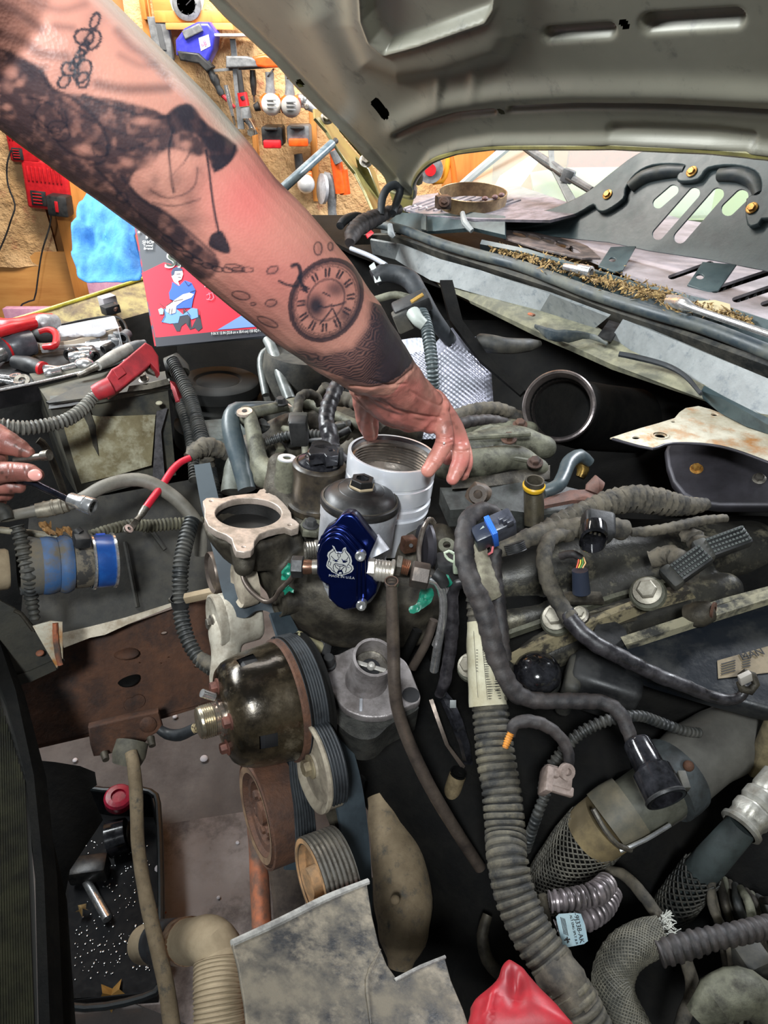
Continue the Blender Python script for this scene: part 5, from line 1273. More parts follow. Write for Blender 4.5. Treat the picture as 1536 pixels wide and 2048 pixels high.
# ---------------------------------------------------------------- box of shop towels
bx=thing('shop_towel_box','red and grey box of shop towels standing behind the battery','box',D(400,690,1.45))
BF=plane3((310,684,1.44),(262,430,1.52),(540,650,1.46))
c4=lambda pts:[(x/3,400+y/3)for x,y in pts]
Mbr=mat('box_red',(206,34,58),rough=.45,bump=0);Mbg=mat('box_grey',(70,74,80),rough=.5,bump=0);Mbb=mat('box_blue',(108,142,206),rough=.5,bump=0)
front=[(262,428),(300,420),(560,560),(600,668),(312,692)]
plate('front_panel',[(258,370),(540,360),(600,668),(312,692)],BF,.004,Mbg,bx)
plate('red_print',c4([(850,440),(985,375),(1180,430),(1460,620),(1560,810),(935,825)]),BF,.0006,Mbr,bx,lift=.0008)
plate('bottom_print',c4([(930,828),(1310,790),(1740,760),(1760,800),(940,882)]),BF,.0006,mat('box_black',(42,44,54),rough=.5,bump=0),bx,lift=.0012)
plate('blue_corner',c4([(1305,782),(1500,665),(1560,760)]),BF,.0005,Mbb,bx,lift=.0016)
# side of the box
s0=[BF.hit(258,370),BF.hit(312,692)];sdn=(D(262,600,1.56)-D(292,600,1.44))
sv=V((-.30,.95,0)).normalized()*.10
MB().ribbon([s0[0],s0[1]],[s0[0]+sv,s0[1]+sv],.003).build('side_panel',mat('box_side',(184,50,60),(92,84,110),rough=.5,scale=18,soft=.03,bump=0),bx)
t0=[BF.hit(312,692),BF.hit(600,668)]
MB().ribbon([t0[0]+sv,t0[1]+sv],[s0[0]+sv,BF.hit(540,360)+sv],.003).build('back_panel',Mbg,bx)
MB().ribbon([BF.hit(600,668),BF.hit(540,360)],[BF.hit(600,668)+sv,BF.hit(540,360)+sv],.003).build('right_panel',Mbr,bx)
MB().ribbon([t0[0],t0[1]],[t0[0]+sv,t0[1]+sv],.003).build('base_panel',Mbg,bx)
text('lettering','#',BF,276,468,5,M_white,bx,ang=0,lift=.003)
text('lettering','1',BF,284,479,22,M_white,bx,ang=0,lift=.003,sx=1.1)
text('lettering','SHOP',BF,285,489,6,M_white,bx,ang=0,lift=.003)
text('lettering','Towel',BF,287,495,4.6,M_white,bx,ang=0,lift=.003)
text('lettering','Brand',BF,288,501,4.6,M_white,bx,ang=0,lift=.003)
text('lettering','OR',BF,391,562,12,M_white,bx,ang=0,lift=.003,sx=1.1)
text('lettering','MU',BF,409,576,7,M_white,bx,ang=0,lift=.003)
text('lettering','9 IN X 12 IN (22.8 cm x 30.4 cm) 150 SQ FT',BF,423,672,5.4,M_white,bx,ang=4,lift=.0035,sx=.62)
lg=text('lettering','SHOP',BF,327,538,34,M_white,bx,ang=2,lift=.0026,sx=.95,shear=.15)
text('lettering','SHOP',BF,331,535,28,mat('letter_shadow',(62,70,58),rough=.5,bump=0),bx,ang=2,lift=.0034,sx=.98,shear=.15)
strokes('lettering',[(9,[(c4([(1000,235)])[0]),c4([(975,225)])[0],c4([(955,240)])[0],c4([(965,260)])[0],c4([(990,265)])[0],c4([(1005,255)])[0]])],9,BF,M_white,bx,lift=.003)
strokes('lettering',[(4,[(c4([(1000,235)])[0]),c4([(975,225)])[0],c4([(955,240)])[0],c4([(965,260)])[0],c4([(990,265)])[0],c4([(1005,255)])[0]])],4,BF,mat('logo_blue',(50,80,180),rough=.5,bump=0),bx,lift=.0038)
strokes('lettering',[(1.4,c4([(1240,575),(1275,560),(1285,590),(1270,605),(1240,600)])),(1.4,c4([(1255,560),(1262,585),(1250,605)])),(1.4,c4([(1325,570),(1345,600)]))],1.4,BF,mat('pink_line',(236,130,150),rough=.5,bump=0),bx,lift=.003)
# plain worker figure printed on the box
fig=(('printed_boots',[(1100,655),(1140,690),(1150,770),(1185,700),(1200,690),(1215,770),(1190,790),(1170,770),(1140,780),(1115,740),(1090,760),(1080,790),(1060,790),(1030,730),(1100,690)],(40,44,56),.0014),
('printed_trousers',[(985,655),(1060,655),(1100,690),(1150,650),(1185,655),(1190,705),(1150,720),(1130,690),(1080,700),(1070,740),(1020,745),(970,735),(990,690)],(104,150,214),.0018),
('printed_shirt',[(1035,495),(1075,520),(1110,485),(1150,500),(1175,545),(1160,600),(1150,650),(1060,655),(1050,610),(1020,600),(1015,560),(1030,530)],(44,92,190),.0022),
('printed_arm',[(1000,640),(1040,610),(1100,570),(1140,560),(1165,570),(1150,590),(1100,610),(1060,640),(1055,680),(1025,690),(995,670)],(226,206,206),.0027),
('printed_head',[(1040,430),(1060,420),(1095,425),(1100,450),(1090,480),(1070,490),(1080,520),(1045,495),(1030,460)],(214,200,204),.0022),
('printed_cap',[(1028,440),(1040,415),(1062,405),(1100,420),(1095,428),(1050,430),(1045,450),(1032,460)],(50,64,96),.0028),
('printed_rag',[(950,660),(970,650),(985,660),(980,690),(960,690)],(150,170,170),.0022))
for nm,pts,c,lf in fig:
 plate(nm,c4(pts),BF,.0004,mat('p_'+nm,c,rough=.5,bump=0),bx,lift=lf)
strokes('printed_lines',[(1.0,c4(l))for l in([(1060,450),(1085,448)],[(1070,468),(1088,470)],[(1140,560),(1175,545)],[(1000,640),(1040,612)],[(1020,600),(1050,612),(1100,600)],[(1105,650),(1140,695),(1130,760)],[(1190,660),(1195,710)],[(985,655),(990,700),(970,735)],[(1110,490),(1130,520),(1150,505)],[(960,625),(1000,660)],[(1020,655),(1015,685)],[(1035,655),(1030,688)])],1.0,BF,M_ink,bx,lift=.0032)
# blue towel pulled from the box
tw_mb=MB();outl_t=smooth_loop([(178,366),(205,378),(262,416),(270,440),(278,500),(288,562),(266,568),(225,566),(180,562),(156,554),(150,530),(142,505),(146,470),(150,440),(158,405)],4)
cx,cy=210,470;n=len(outl_t);vs=[];fs=[];TPl=plane3((182,372,1.62),(281,560,1.50),(150,545,1.52))
R_=16
for j in range(R_+1):
 u=j/R_
 for(x,y)in outl_t:
  X=cx+(x-cx)*u;Y=cy+(y-cy)*u
  hh=.022*noise.noise(V((X*.018,Y*.03,7)))+.006*noise.noise(V((X*.08,Y*.05,3)))+.012*math.exp(-((X-235+(Y-370)*-.15)/26)**2)-.012*math.exp(-((X-178)/14)**2)
  if u==1:hh+=.004*noise.noise(V((X*.3,Y*.3,1)))
  vs.append(TPl.hit(X,Y)+TPl.n*hh)
for j in range(R_):
 for i in range(n):fs.append((j*n+i,j*n+(i+1)%n,(j+1)*n+(i+1)%n,(j+1)*n+i))
tw=MB().add(vs,fs).build('shop_towel',mat('blue_towel',(40,112,178),(58,132,194),rough=.75,scale=60,bump=.35,bscale=240),label='bright blue paper shop towel pulled out of the red box',cat='towel',ang=180)
so=tw.modifiers.new('thickness','SOLIDIFY');so.thickness=.0015

# ---------------------------------------------------------------- battery, clamp and cables
bt=thing('battery','dusty black battery with a worn tan label under the tool tray','battery',D(240,990,1.28))
Mb=mat('battery_case',(40,42,40),(84,80,66),rough=.6,scale=8,soft=.2,bump=.2)
A0,A1,A2,A3=D(98,806,1.22),D(335,772,1.27),D(352,950,1.36),D(160,1000,1.30)
back=(LX*.16)
MB().prism([A0,A1,A2,A3],back).build('case',Mb,bt,ang=30)
BPb=plane3((98,806,1.218),(335,772,1.268),(160,1000,1.298))
plate('label',[(123,838),(140,836),(178,829),(200,833),(311,829),(303,930),(240,948),(163,967),(150,930)],BPb,.0015,mat('worn_label',(138,130,100),(96,84,54),rough=.6,scale=6,soft=.2,bump=.15,c3=(168,164,140),cov3=.55,scale3=9),bt,lift=.0015)
plate('torn_flap',[(158,810),(176,812),(190,850),(196,905),(188,890),(178,850)],BPb,.003,mat('torn_plastic',(44,44,40),(70,66,56),rough=.8),bt,lift=.006,bev=.001)
plate('woven_strap',[(313,822),(335,815),(322,862),(330,960),(305,955)],BPb,.003,mat('strap_weave',(84,82,84),(56,54,56),rough=.9,scale=90,bump=.5),bt,lift=.004)
MB().ribbon([D(100,800,1.21),D(200,790,1.23),D(340,762,1.26)],[D(100,812,1.22),D(200,806,1.24),D(342,778,1.27)],.01).build('top_rim',mat('battery_rim',(70,72,68),(104,100,86),rough=.6),bt)
MB().ribbon([D(92,803,1.2),D(150,775,1.24),D(330,742,1.3)],[D(98,806,1.2),D(200,792,1.22),D(336,770,1.25)],.004).build('top_cover',M_blkd,bt)
sheet('grey_insert',[(100,800,1.215),(140,793,1.22),(155,790,1.22)],[(97,818,1.215),(140,812,1.22),(158,808,1.22)],.006,mat('pale_grey_insert',(126,126,126),rough=.6),bt)
sheet('hold_down',[(258,772,1.22),(300,766,1.23),(335,757,1.24)],[(254,784,1.22),(300,778,1.23),(340,768,1.24)],.008,M_castd,bt)
MB().bolt(D(288,760,1.22),V((0,-.3,1)),.006,.012).build('terminal_bolt',M_steel,bt)
MB().ball(D(318,806,1.255),.006,sc=(1,1,.6)).build('vent_plug',mat('pale_plug',(180,174,150),rough=.6),bt)
MB().tube([D(76,880,1.18),D(95,900,1.19),D(130,990,1.22)],.006,10,.01).build('side_rod',M_castd,bt)
cl=thing('battery_clamp','faded red plastic cover over the positive battery cable end','terminal cover',D(240,775,1.17))
Mcr=mat('faded_red',(176,44,52),(140,38,46),rough=.5,scale=12,bump=.15)
MB().tube([D(192,786,1.145),D(204,780,1.145),D(222,772,1.15)],[.0135,.0145,.0150],18,.005,flat=.85).build('boot',Mcr,cl)
cpl=plane3((210,775,1.15),(300,692,1.20),(235,775,1.16))
plate('cover',[(208,768),(226,740),(240,732),(292,688),(302,694),(314,712),(316,738),(302,722),(286,738),(262,756),(238,776),(222,786)],cpl,.024,Mcr,cl,bev=.003)
plate('cover_ridge',[(226,742),(240,733),(250,748),(236,758)],cpl,.006,Mcr,cl,lift=.005,bev=.001)
MB().tube([D(294,735,1.21),D(306,745,1.215),D(315,728,1.22)],.006,10,.006,corr(.004,.15)).build('braided_end',M_steel,cl)
hose('battery_cable',[(192,788,1.145,11),(180,802,1.14,11.5),(158,824,1.12,12),(128,842,1.10,12.5),(85,852,1.08,13),(40,856,1.06,13.5),(-20,846,1.04,14),(-80,830,1.02,14)],mat('loom_silver',(122,120,112),(84,82,76),rough=.5,scale=9,bump=.1),kind='corr',pitch=.0068,amp=.14,segs=18,label='grey split loom cable running left from the red terminal cover',cat='cable')
# round black air canister
ac=thing('vacuum_canister','round stacked black canister between battery and manifold','canister',D(440,850,1.5))
ax_=V((.05,.03,1));o_=D(436,762,1.48)
MB().lathe([(0,.0),(.045,.0),(.05,.004),(.078,.004),(.084,.0),(.086,-.006),(.086,-.022),(.082,-.026),(.080,-.036),(.094,-.040),(.096,-.050),(.096,-.062),(.088,-.066),(.086,-.085),(.098,-.092),(.100,-.13),(.09,-.14)],o_,ax_,56,caps=False).build('stack',mat('canister_black',(15,16,16),(27,27,23),rough=.85,scale=6,soft=.2,bump=.1),ac)
MB().lathe([(0,.002),(.040,.002),(.044,.0)],o_,ax_,40,caps=False).build('lid',MATS['canister_black'],ac)
# looms running down
hose('split_loom',[(345,722,1.40,11),(356,745,1.38,12),(378,790,1.34,13),(392,835,1.30,13),(404,880,1.26,14),(415,920,1.23,13),(424,960,1.2,12),(436,1000,1.18,11)],M_loomk,kind='corr',pitch=.0062,segs=16,label='black ribbed loom running down right of the battery, right of a pair',cat='loom')
hose('split_loom',[(352,790,1.38,10),(366,820,1.34,11),(378,860,1.31,11),(386,905,1.28,11),(390,960,1.25,11)],M_loomk,kind='corr',pitch=.006,segs=16,label='black ribbed loom running down right of the battery, left of a pair',cat='loom')
sheet('red_cover',[(338,760,1.36),(350,775,1.35),(358,800,1.34)],[(350,765,1.37),(362,785,1.36),(368,812,1.35)],.008,Mcr,label='sliver of faded red plastic between battery and looms',cat='cover')
MB().tube([D(335,735,1.42),D(352,730,1.42),D(362,748,1.41)],[.02,.024,.018],14,.01).build('loom_cap',M_blkd,label='black plastic cap at the top of the ribbed looms',cat='boot')  # plastic cap over the loom ends
jn=thing('taped_junction','dusty tape-wrapped wire junction with the red lead coming out','junction',D(410,920,1.2))
for nm,pts in(('wrap',[(378,916,1.17,12),(392,902,1.18,17),(412,893,1.19,20),(432,898,1.20,17),(450,905,1.21,15),(474,915,1.22,14),(500,930,1.23,12)]),('branch',[(412,895,1.20,18),(414,925,1.21,15),(420,960,1.22,13),(430,990,1.22,12)])):
 hose(nm,pts,M_tape,jn,kind='tape',pitch=.012,amp=.08)
rw=thing('red_battery_lead','short red wire with crimped ring terminal hanging from the taped junction','wire',D(262,1062,1.05))
hose('insulation',[(380,916,1.165,6.5),(362,924,1.155,7),(345,940,1.14,7.5),(325,970,1.12,7.5),(303,1000,1.09,7.5),(290,1018,1.08,7.5)],mat('wire_red',(208,36,58),(186,28,48),rough=.4,scale=6,bump=.04),rw)
hose('crimp',[(292,1014,1.08,7.5),(284,1027,1.075,7.5),(279,1034,1.07,5.5),(273,1042,1.065,7)],M_steel,rw,step=.003)
rgp=plane3((268,1046,1.06),(250,1058,1.04),(262,1066,1.045))
plate('ring_terminal',ell(257,1057,9.5,8.5,0,22),rgp,.0025,M_steel,rw,holes=[ell(257,1058,3.2,3.2,0,12)],bev=.0004)
plate('terminal_neck',[(270,1037),(280,1044),(268,1058),(258,1050)],rgp,.0022,M_steel,rw,bev=.0003)
MB().lathe([(.003,0.001),(.0068,.001),(.0068,.0018),(.003,.0018)],rgp.hit(257,1058),rgp.n,20,caps=False).build('bare_face',mat('tinned',(196,170,160),(160,140,132),rough=.35,metal=.7),rw)
# AC hose
ah=thing('ac_hose','thick grey hose arching across below the battery with a crimped sleeve','hose',D(330,1000,1.12))
hose('hose',[(-60,1024,1.0,11),(0,1034,1.02,11),(40,1028,1.04,11),(90,1018,1.05,12),(140,1008,1.06,12.5),(170,994,1.07,13),(205,974,1.08,13.5),(250,961,1.10,14),(290,962,1.11,14),(335,985,1.12,14),(372,1018,1.13,14),(398,1058,1.14,14),(402,1110,1.15,13)],mat('hose_grey',(120,116,106),(90,86,78),rough=.6,scale=10,soft=.2,bump=.15),ah,kind='wrinkle')
hose('crimp_sleeve',[(72,1022,1.04,15),(95,1018,1.045,16),(135,1009,1.05,15.5)],mat('crimp_alu',(146,138,122),(110,104,92),rough=.5,metal=.4),ah,step=.003)
for k in range(3):MB().lathe([(.0118,0),(.0124,.001),(.0124,.003),(.0118,.004)],D(88+16*k,1019-3.4*k,1.046),D(135,1009,1.05)-D(72,1022,1.04),24,caps=False).build('crimp_ring',MATS['crimp_alu'],ah)
hose('bracket_end',[(-20,1018,1.01,16),(6,1024,1.02,17),(14,1040,1.02,12)],M_blkd,ah,step=.004)
# blue intercooler coupler
cz_=thing('coupler_pipe','dusty pipe coupled with blue silicone and a bright blue band clamp','pipe',D(110,1230,1.08))
CA=(D(226,1120,1.09)-D(60,1134,1.03)).normalized();c0=D(226,1120,1.09)
def sec(name,x0,x1,r,m,bul=0.):
# stations by pixel column along the pipe
 u0=(226-x0);u1=(226-x1);k=1/1420*1.09
 P0=c0-CA*(u0*k*1.02);P1=c0-CA*(u1*k*1.02);L=(P1-P0).length
 return MB().lathe([(r*.9,0),(r*.98,L*.03),(r+bul*.6,L*.25),(r+bul,L*.5),(r+bul*.6,L*.75),(r*.98,L*.97),(r*.9,L)],P0,P1-P0,48,caps=False).build(name,m,cz_)
Mbs=mat('blue_silicone',(52,86,128),(90,84,72),rough=.6,scale=7,soft=.1,cov=.52,rough2=.85,bump=.2)
sec('left_pipe',-120,45,.030,M_tan)
sec('sleeve_end',60,118,.040,mat('dusty_sleeve',(74,78,80),(98,88,70),rough=.75,scale=7,soft=.15,bump=.2),.002)
sec('blue_sleeve',92,127,.041,Mbs,.002)
sec('blue_sleeve',126,152,.041,Mbs,.003)
sec('bare_pipe',150,186,.038,mat('mottled_pipe',(100,92,78),(50,48,46),rough=.7,scale=14,soft=.04,bump=.2))
b_=sec('band_clamp',186,226,.0405,mat('bright_blue',(26,80,150),(20,64,130),rough=.3,bump=.03))
for x in(184,223):
 P0=c0-CA*((226-x)/1420*1.09*1.02)
 MB().lathe([(.040,0),(.0425,.001),(.0425,.004),(.040,.005)],P0,CA,48,caps=False).build('wire_band',M_chrome,b_)
for k in range(6):
 P0=c0-CA*((226-186-4)/1420*1.09)
 a=math.radians(-62+8*k);xx,yy,aa=frame_of(CA,ZX)
 MB().box(c0-CA*.016+(xx*math.cos(a)+yy*math.sin(a))*.0412,(.012,.0012,.0022),X=CA,Z=xx*math.cos(a)+yy*math.sin(a)).build('band_slot',MATS['logo_blue'],b_)
MB().lathe([(.0405,0),(.032,-.003),(.03,-.04),(0,-.04)],c0,CA,40,caps=False).build('open_end',M_ink,cz_)
MB().box(D(163,1078,1.03),(.022,.03,.018),X=CA,Z=ZX,bev=.004).build('clamp_block',M_blk,cz_)
MB().tube([D(152,1060,1.03),D(160,1068,1.03)],.007,12,.004).build('clamp_screw',M_blk,cz_)
hose('ribbed_strap',[(34,1052,1.0,12),(42,1080,1.0,13),(50,1115,1.0,14),(58,1150,1.0,14),(62,1190,1.02,12),(70,1240,1.03,9)],M_blkd,cz_,kind='corr',pitch=.008,amp=.16)
hose('thin_pipe',[(-40,1055,1.03,7),(20,1062,1.04,7),(60,1066,1.05,7),(110,1074,1.06,7),(146,1080,1.07,6)],mat('pale_pipe',(146,140,122),(110,104,88),rough=.6),cz_)
for i,poly in enumerate(([(84,1060),(78,1052),(92,1048),(104,1050),(103,1062),(112,1068),(104,1075),(90,1070)],[(112,1066),(122,1058),(136,1056),(146,1064),(152,1076),(144,1078),(132,1070),(122,1078),(114,1076)])):
 pl_=plane3((78,1052,1.05),(150,1076,1.055),(112,1045,1.06));vs=[];loop=smooth_loop(poly,3);n=len(loop);fs=[]
 cx=sum(p[0]for p in poly)/len(poly);cy=sum(p[1]for p in poly)/len(poly)
 for j in range(5):
  for(x,y)in loop:
   X=cx+(x-cx)*j/4;Y=cy+(y-cy)*j/4;vs.append(pl_.hit(X,Y)+pl_.n*(.014*noise.noise(V((X*.12,Y*.12,i)))+.006))
 for j in range(4):
  for q in range(n):fs.append((j*n+q,j*n+(q+1)%n,(j+1)*n+(q+1)%n,(j+1)*n+q))
 MB().add(vs,fs).build('dry_leaf',mat('brown_leaf',(150,112,66),(106,76,42),rough=.7,scale=30),label='curled brown leaf on the coupler pipe, '+('left' if i==0 else 'right')+' of two',cat='leaf')
hose('split_loom',[(180,1070,1.10,9),(215,1060,1.12,10),(262,1050,1.15,11),(300,1052,1.17,12),(345,1048,1.19,12),(400,1046,1.21,11),(430,1040,1.22,10)],mat('dusty_loom',(92,88,70),(64,62,50),rough=.8,scale=10),kind='corr',pitch=.0065,label='dusty tan split loom lying behind the ring terminal',cat='loom')

# liner, frame rail, brackets
li=thing('fender_liner','black wheel-house liner sheet with a torn pale lower edge','liner',D(300,1240,1.25))
lpl=plane3((215,1000,1.28),(430,960,1.36),(250,1250,1.22))
plate('sheet',[(60,1010),(215,990),(430,950),(440,1185),(350,1204),(250,1240),(130,1275),(40,1250)],lpl,.006,mat('liner_black',(28,28,25),(50,46,37),rough=.7,scale=5,soft=.2,bump=.2,c3=(20,18,16),cov3=.58,scale3=10),li)
MB().ribbon([lpl.hit(*p)+lpl.n*.004 for p in[(118,1268),(180,1254),(250,1236),(345,1206),(350,1204)]],[lpl.hit(*p)+lpl.n*.002 for p in[(128,1296),(180,1276),(210,1270),(258,1248),(352,1210)]],.003).build('torn_edge',mat('torn_pale',(188,178,160),(150,136,116),rough=.8),li)
for(p,q)in(((250,1085),(275,1215)),((300,1060),(330,1100))):
 MB().tube([lpl.hit(*p)+lpl.n*.002,lpl.hit(*q)+lpl.n*.002],.004,6,.01).build('crease',MATS['liner_black'],li)
MB().tube([D(340,1200,1.22),D(380,1197,1.2),D(392,1200,1.2)],.0045,8,.01).build('rod_clip',M_castd,li)
fr_=thing('frame_rail','rust-brown frame rail with drilled holes along the left bottom of the bay','frame rail',D(250,1450,1.3))
fpl=plane3((135,1290,1.22),(420,1190,1.32),(100,1480,1.22))
plate('web',[(132,1288),(200,1272),(262,1252),(420,1196),(470,1180),(470,1385),(422,1400),(395,1410),(330,1428),(190,1462),(60,1492),(-20,1512),(-40,1330)],fpl,.012,M_rust,fr_,bev=.002,
holes=[ell(329,1267,9,5.5,-8,14),ell(338,1315,3.5,3,0,10),ell(323,1327,3.5,3,0,10),ell(280,1326,4,3,0,10),ell(394,1333,7,5,0,12)])
MB().ribbon([fpl.hit(*p)-fpl.n*.006 for p in[(-40,1516),(60,1492),(190,1462),(330,1428),(422,1400),(470,1386)]],[fpl.hit(*p)-fpl.n*.08 for p in[(-40,1516),(60,1492),(190,1462),(330,1428),(422,1400),(470,1386)]],.01).build('lower_flange',M_rust,fr_)
MB().ball(fpl.hit(252,1306)+fpl.n*.004,.014,sc=(1.6,1,.5)).build('weld_patch',M_rust,fr_)
MB().ball(fpl.hit(258,1358)-fpl.n*.002,.020,sc=(1,1,.3)).build('grease_dimple',M_dark,fr_)
for(x,y)in((262,1408),(276,1402)):MB().lathe([(.0,0),(.013,0),(.012,.003),(0,.004)],fpl.hit(x,y),fpl.n,18,caps=False).build('rivet',M_rust,fr_)
mt=thing('sway_bar_bracket','rusty clamp bracket with rubber bush holding the muddy bar','bracket',D(250,1530,1.24))
mpl=plane3((180,1460,1.19),(315,1432,1.22),(190,1508,1.20))
plate('clamp_plate',[(180,1458),(250,1440),(314,1428),(322,1458),(300,1470),(286,1486),(240,1500),(208,1508),(190,1510),(184,1490)],mpl,.02,M_rust,mt,bev=.003)
MB().lathe([(0,0),(.014,0),(.014,.004),(.009,.008),(0,.009)],mpl.hit(296,1448),mpl.n,20,caps=False).build('dimple',M_rust,mt)
MB().tube([D(265,1484,1.18),D(258,1510,1.17),D(252,1530,1.165)],[.026,.027,.022],22,.006).build('bush',mat('muddy_rubber',(96,92,78),(64,62,54),rough=.7,scale=9),mt)
for(x0,y0,x1,y1)in((301,1475,305,1492),(208,1506,212,1520)):MB().tube([D(x0,y0,1.19),D(x1,y1,1.18)],[.0065,.0055],12,.004).build('stud',M_castd,mt)
hose('sway_bar',[(262,1505,1.15,12),(267,1530,1.14,12.5),(272,1580,1.13,13.5),(274,1640,1.12,13),(276,1690,1.11,13),(286,1760,1.09,13.5),(300,1830,1.07,15),(316,1900,1.05,15),(332,1970,1.03,16),(345,2060,1.0,17),(358,2140,.99,17)],M_mud,kind='wrinkle',segs=18,label='mud-caked steel bar running down to the bottom edge left of centre',cat='bar')
ln=thing('brake_hose','short black hose with tan printed band between bracket and pulley','hose',D(370,1480,1.18))
hose('hose',[(318,1458,1.18,9),(335,1468,1.18,11),(360,1470,1.17,12),(388,1458,1.16,11),(430,1442,1.14,9)],M_rub,ln)
hose('printed_band',[(390,1457,1.158,10.5),(412,1449,1.148,10)],mat('band_tan',(176,158,120),(90,78,60),rough=.6,scale=90,soft=.03),ln,step=.003)
lb_=thing('radiator_support','dark folded radiator support bracket with rust-stained pale strip at the left','bracket',D(80,1370,1.05))
bpl=plane3((0,1200,1.02),(120,1320,1.08),(10,1380,1.05))
plate('dark_plate',[(-60,1170),(28,1218),(45,1228),(90,1280),(128,1322),(112,1340),(60,1362),(24,1376),(-60,1390)],bpl,.006,mat('support_dark',(52,50,42),(36,36,32),rough=.6,scale=6,bump=.2),lb_,bev=.001)
plate('pale_strip',[(66,1248),(100,1238),(122,1240),(123,1310),(112,1328),(90,1290)],bpl,.004,M_dustyw,lb_,lift=.012,bev=.001)
MB().tube([bpl.hit(108,1240)+bpl.n*.014,bpl.hit(110,1280)+bpl.n*.014,bpl.hit(118,1322)+bpl.n*.014],.004,8,.006,tape(.01,.1,.2)).build('rust_seam',M_rusto,lb_)
MB().ball(bpl.hit(79,1302)+bpl.n*.008,.006,sc=(1,1,.6)).build('fastener',M_rusto,lb_)
MB().ribbon([bpl.hit(*p)+bpl.n*.004 for p in[(20,1352),(60,1340),(110,1318)]],[bpl.hit(*p)+bpl.n*.004 for p in[(22,1372),(60,1362),(112,1338)]],.012).build('lower_fold',MATS['support_dark'],lb_)
MB().tube([bpl.hit(28,1216)+bpl.n*.01,bpl.hit(40,1222)+bpl.n*.01,bpl.hit(66,1256)+bpl.n*.01],.003,8,.006).build('wire_edge',M_castd,lb_)
# loom hanging by the frame
hose('split_loom',[(384,1040,1.10,14),(372,1080,1.08,15),(362,1130,1.06,15),(360,1190,1.05,15),(364,1240,1.04,15),(378,1285,1.03,14),(400,1320,1.02,13),(424,1340,1.01,12)],M_loomk,kind='corr',pitch=.0068,amp=.10,segs=18,label='thick black split loom hanging in front of the rusty frame rail',cat='loom')
MB().lathe([(.0125,0),(.0130,0),(.0130,.014),(.0125,.014)],D(361,1210,1.045),ZX,24,caps=False).build('loom_clip',M_blk,label='black band clip on the thick hanging loom',cat='clip')
hose('cable_wrap',[(400,1315,1.02,12),(416,1325,1.01,14),(430,1336,1.0,12)],M_tape,kind='tape',pitch=.01,label='dusty tape wrap at the lower end of the hanging loom',cat='tape')

# radiator and shroud
rd=thing('radiator','dark radiator core with fine vertical fins at the lower left edge','radiator',D(30,2040,.8))
rpl=plane3((-10,1380,.98),(74,2048,.74),(-60,2048,.72))
plate('core',[(-120,1250),(0,1350),(20,1430),(56,1560),(70,1800),(78,2120),(-140,2120),(-140,1300)],rpl,.02,mat('core_black',(14,15,12),rough=.5,bump=0),rd,lift=-.002)
for k in range(15):
 x0=-6-k*5.0;
 a=rpl.hit(56+x0*.98-2,1560-k*16);b=rpl.hit(76+x0*1.15,2120)
 MB().tube([a,b],.0013,6,.2).build('fin',mat('fin_olive',(42,42,28),(22,22,15),rough=.45,metal=.3,scale=8),rd)
MB().ribbon([rpl.hit(*p)+rpl.n*.012 for p in[(-30,1235),(0,1300),(30,1390),(66,1560),(86,1760),(100,2120)]],[rpl.hit(*p)+rpl.n*.002 for p in[(-50,1250),(-14,1340),(14,1410),(52,1560),(70,1760),(78,2120)]],.02).build('side_channel',M_dark,rd)
MB().ribbon([rpl.hit(*p)+rpl.n*-.01 for p in[(30,1390),(66,1560),(86,1760),(100,2120)]],[rpl.hit(*p)-rpl.n*.03 for p in[(60,1450),(92,1580),(140,1780),(165,2120)]],.01).build('shroud',M_dark,rd)
plate('shroud_flap',[(68,1520),(110,1524),(160,1532),(190,1544),(194,1570),(180,1580),(206,1640),(140,1740),(110,1900),(150,2100),(100,2120),(84,1760)],plane3((68,1520,1.1),(190,1544,1.15),(100,2120,.95)),.006,M_dark,rd)
MB().tube([D(76,1575,1.0),D(79,1595,1.0),D(84,1612,1.0),D(88,1614,1.0)],.0035,8,.004).build('pale_hook',M_cowlg,rd)

# drain pan on the floor
def fz(pts,z):return[Zp(x,y,z)for x,y in pts]
dp=thing('drain_pan','black oily drain pan on the concrete with splashes and a red cap','drain pan',Zp(200,1900,0))
pan=[(100,1560),(206,1580),(300,1583),(318,1640),(322,1900),(310,1985),(110,2000),(84,1800)]
PZ=.10
Mpan=mat('pan_black',(9,9,11),(18,19,22),rough=.6,scale=20,rough2=.75,bump=.2,bscale=50)
Mpan.node_tree.nodes['Principled BSDF'].inputs['Specular IOR Level'].default_value=.2
MB().prism(fz(pan,.012),(0,0,-.01)).build('pan_floor',Mpan,dp,smooth=False)
lp=fz(pan,PZ);n=len(lp);cen=sum(lp,V((0,0,0)))/n
mb=MB().ribbon(lp+lp[:1],[cen+(p-cen)*.93-ZX*(PZ-.012)for p in lp+lp[:1]],.004);mb.build('pan_wall',Mpan,dp)
MB().tube(lp+lp[:1],.008,10,.03).build('pan_rim',mat('pan_rim_teal',(22,28,30),(14,17,18),rough=.4),dp)
random.seed(21);dm=MB()
for k in range(260):
 x=random.uniform(150,300);y=random.choice((random.uniform(1700,1960),random.gauss(1890,25),random.uniform(1680,1780)))
 p=Zp(x,y,.014);dm.ball(p,random.uniform(.0008,.0028),sc=(1,1,.5),segs=6,rings=4)
dm.build('oil_droplet',M_chrome,dp,kind='stuff')
MB().lathe([(0,0),(.03,0),(.035,.01),(.035,.03),(.03,.035),(.018,.036),(.016,.03),(0,.03)],Zp(239,1606,.11),V((.15,-.1,1)),32,caps=False).build('red_cap',mat('cap_red',(176,30,60),(140,20,46),rough=.25),label='shiny red ring cap at the back rim of the drain pan',cat='cap')  # loose red cap at the pan's back rim
q=Zp(163,1745,.03);r_=Zp(215,1838,.03)
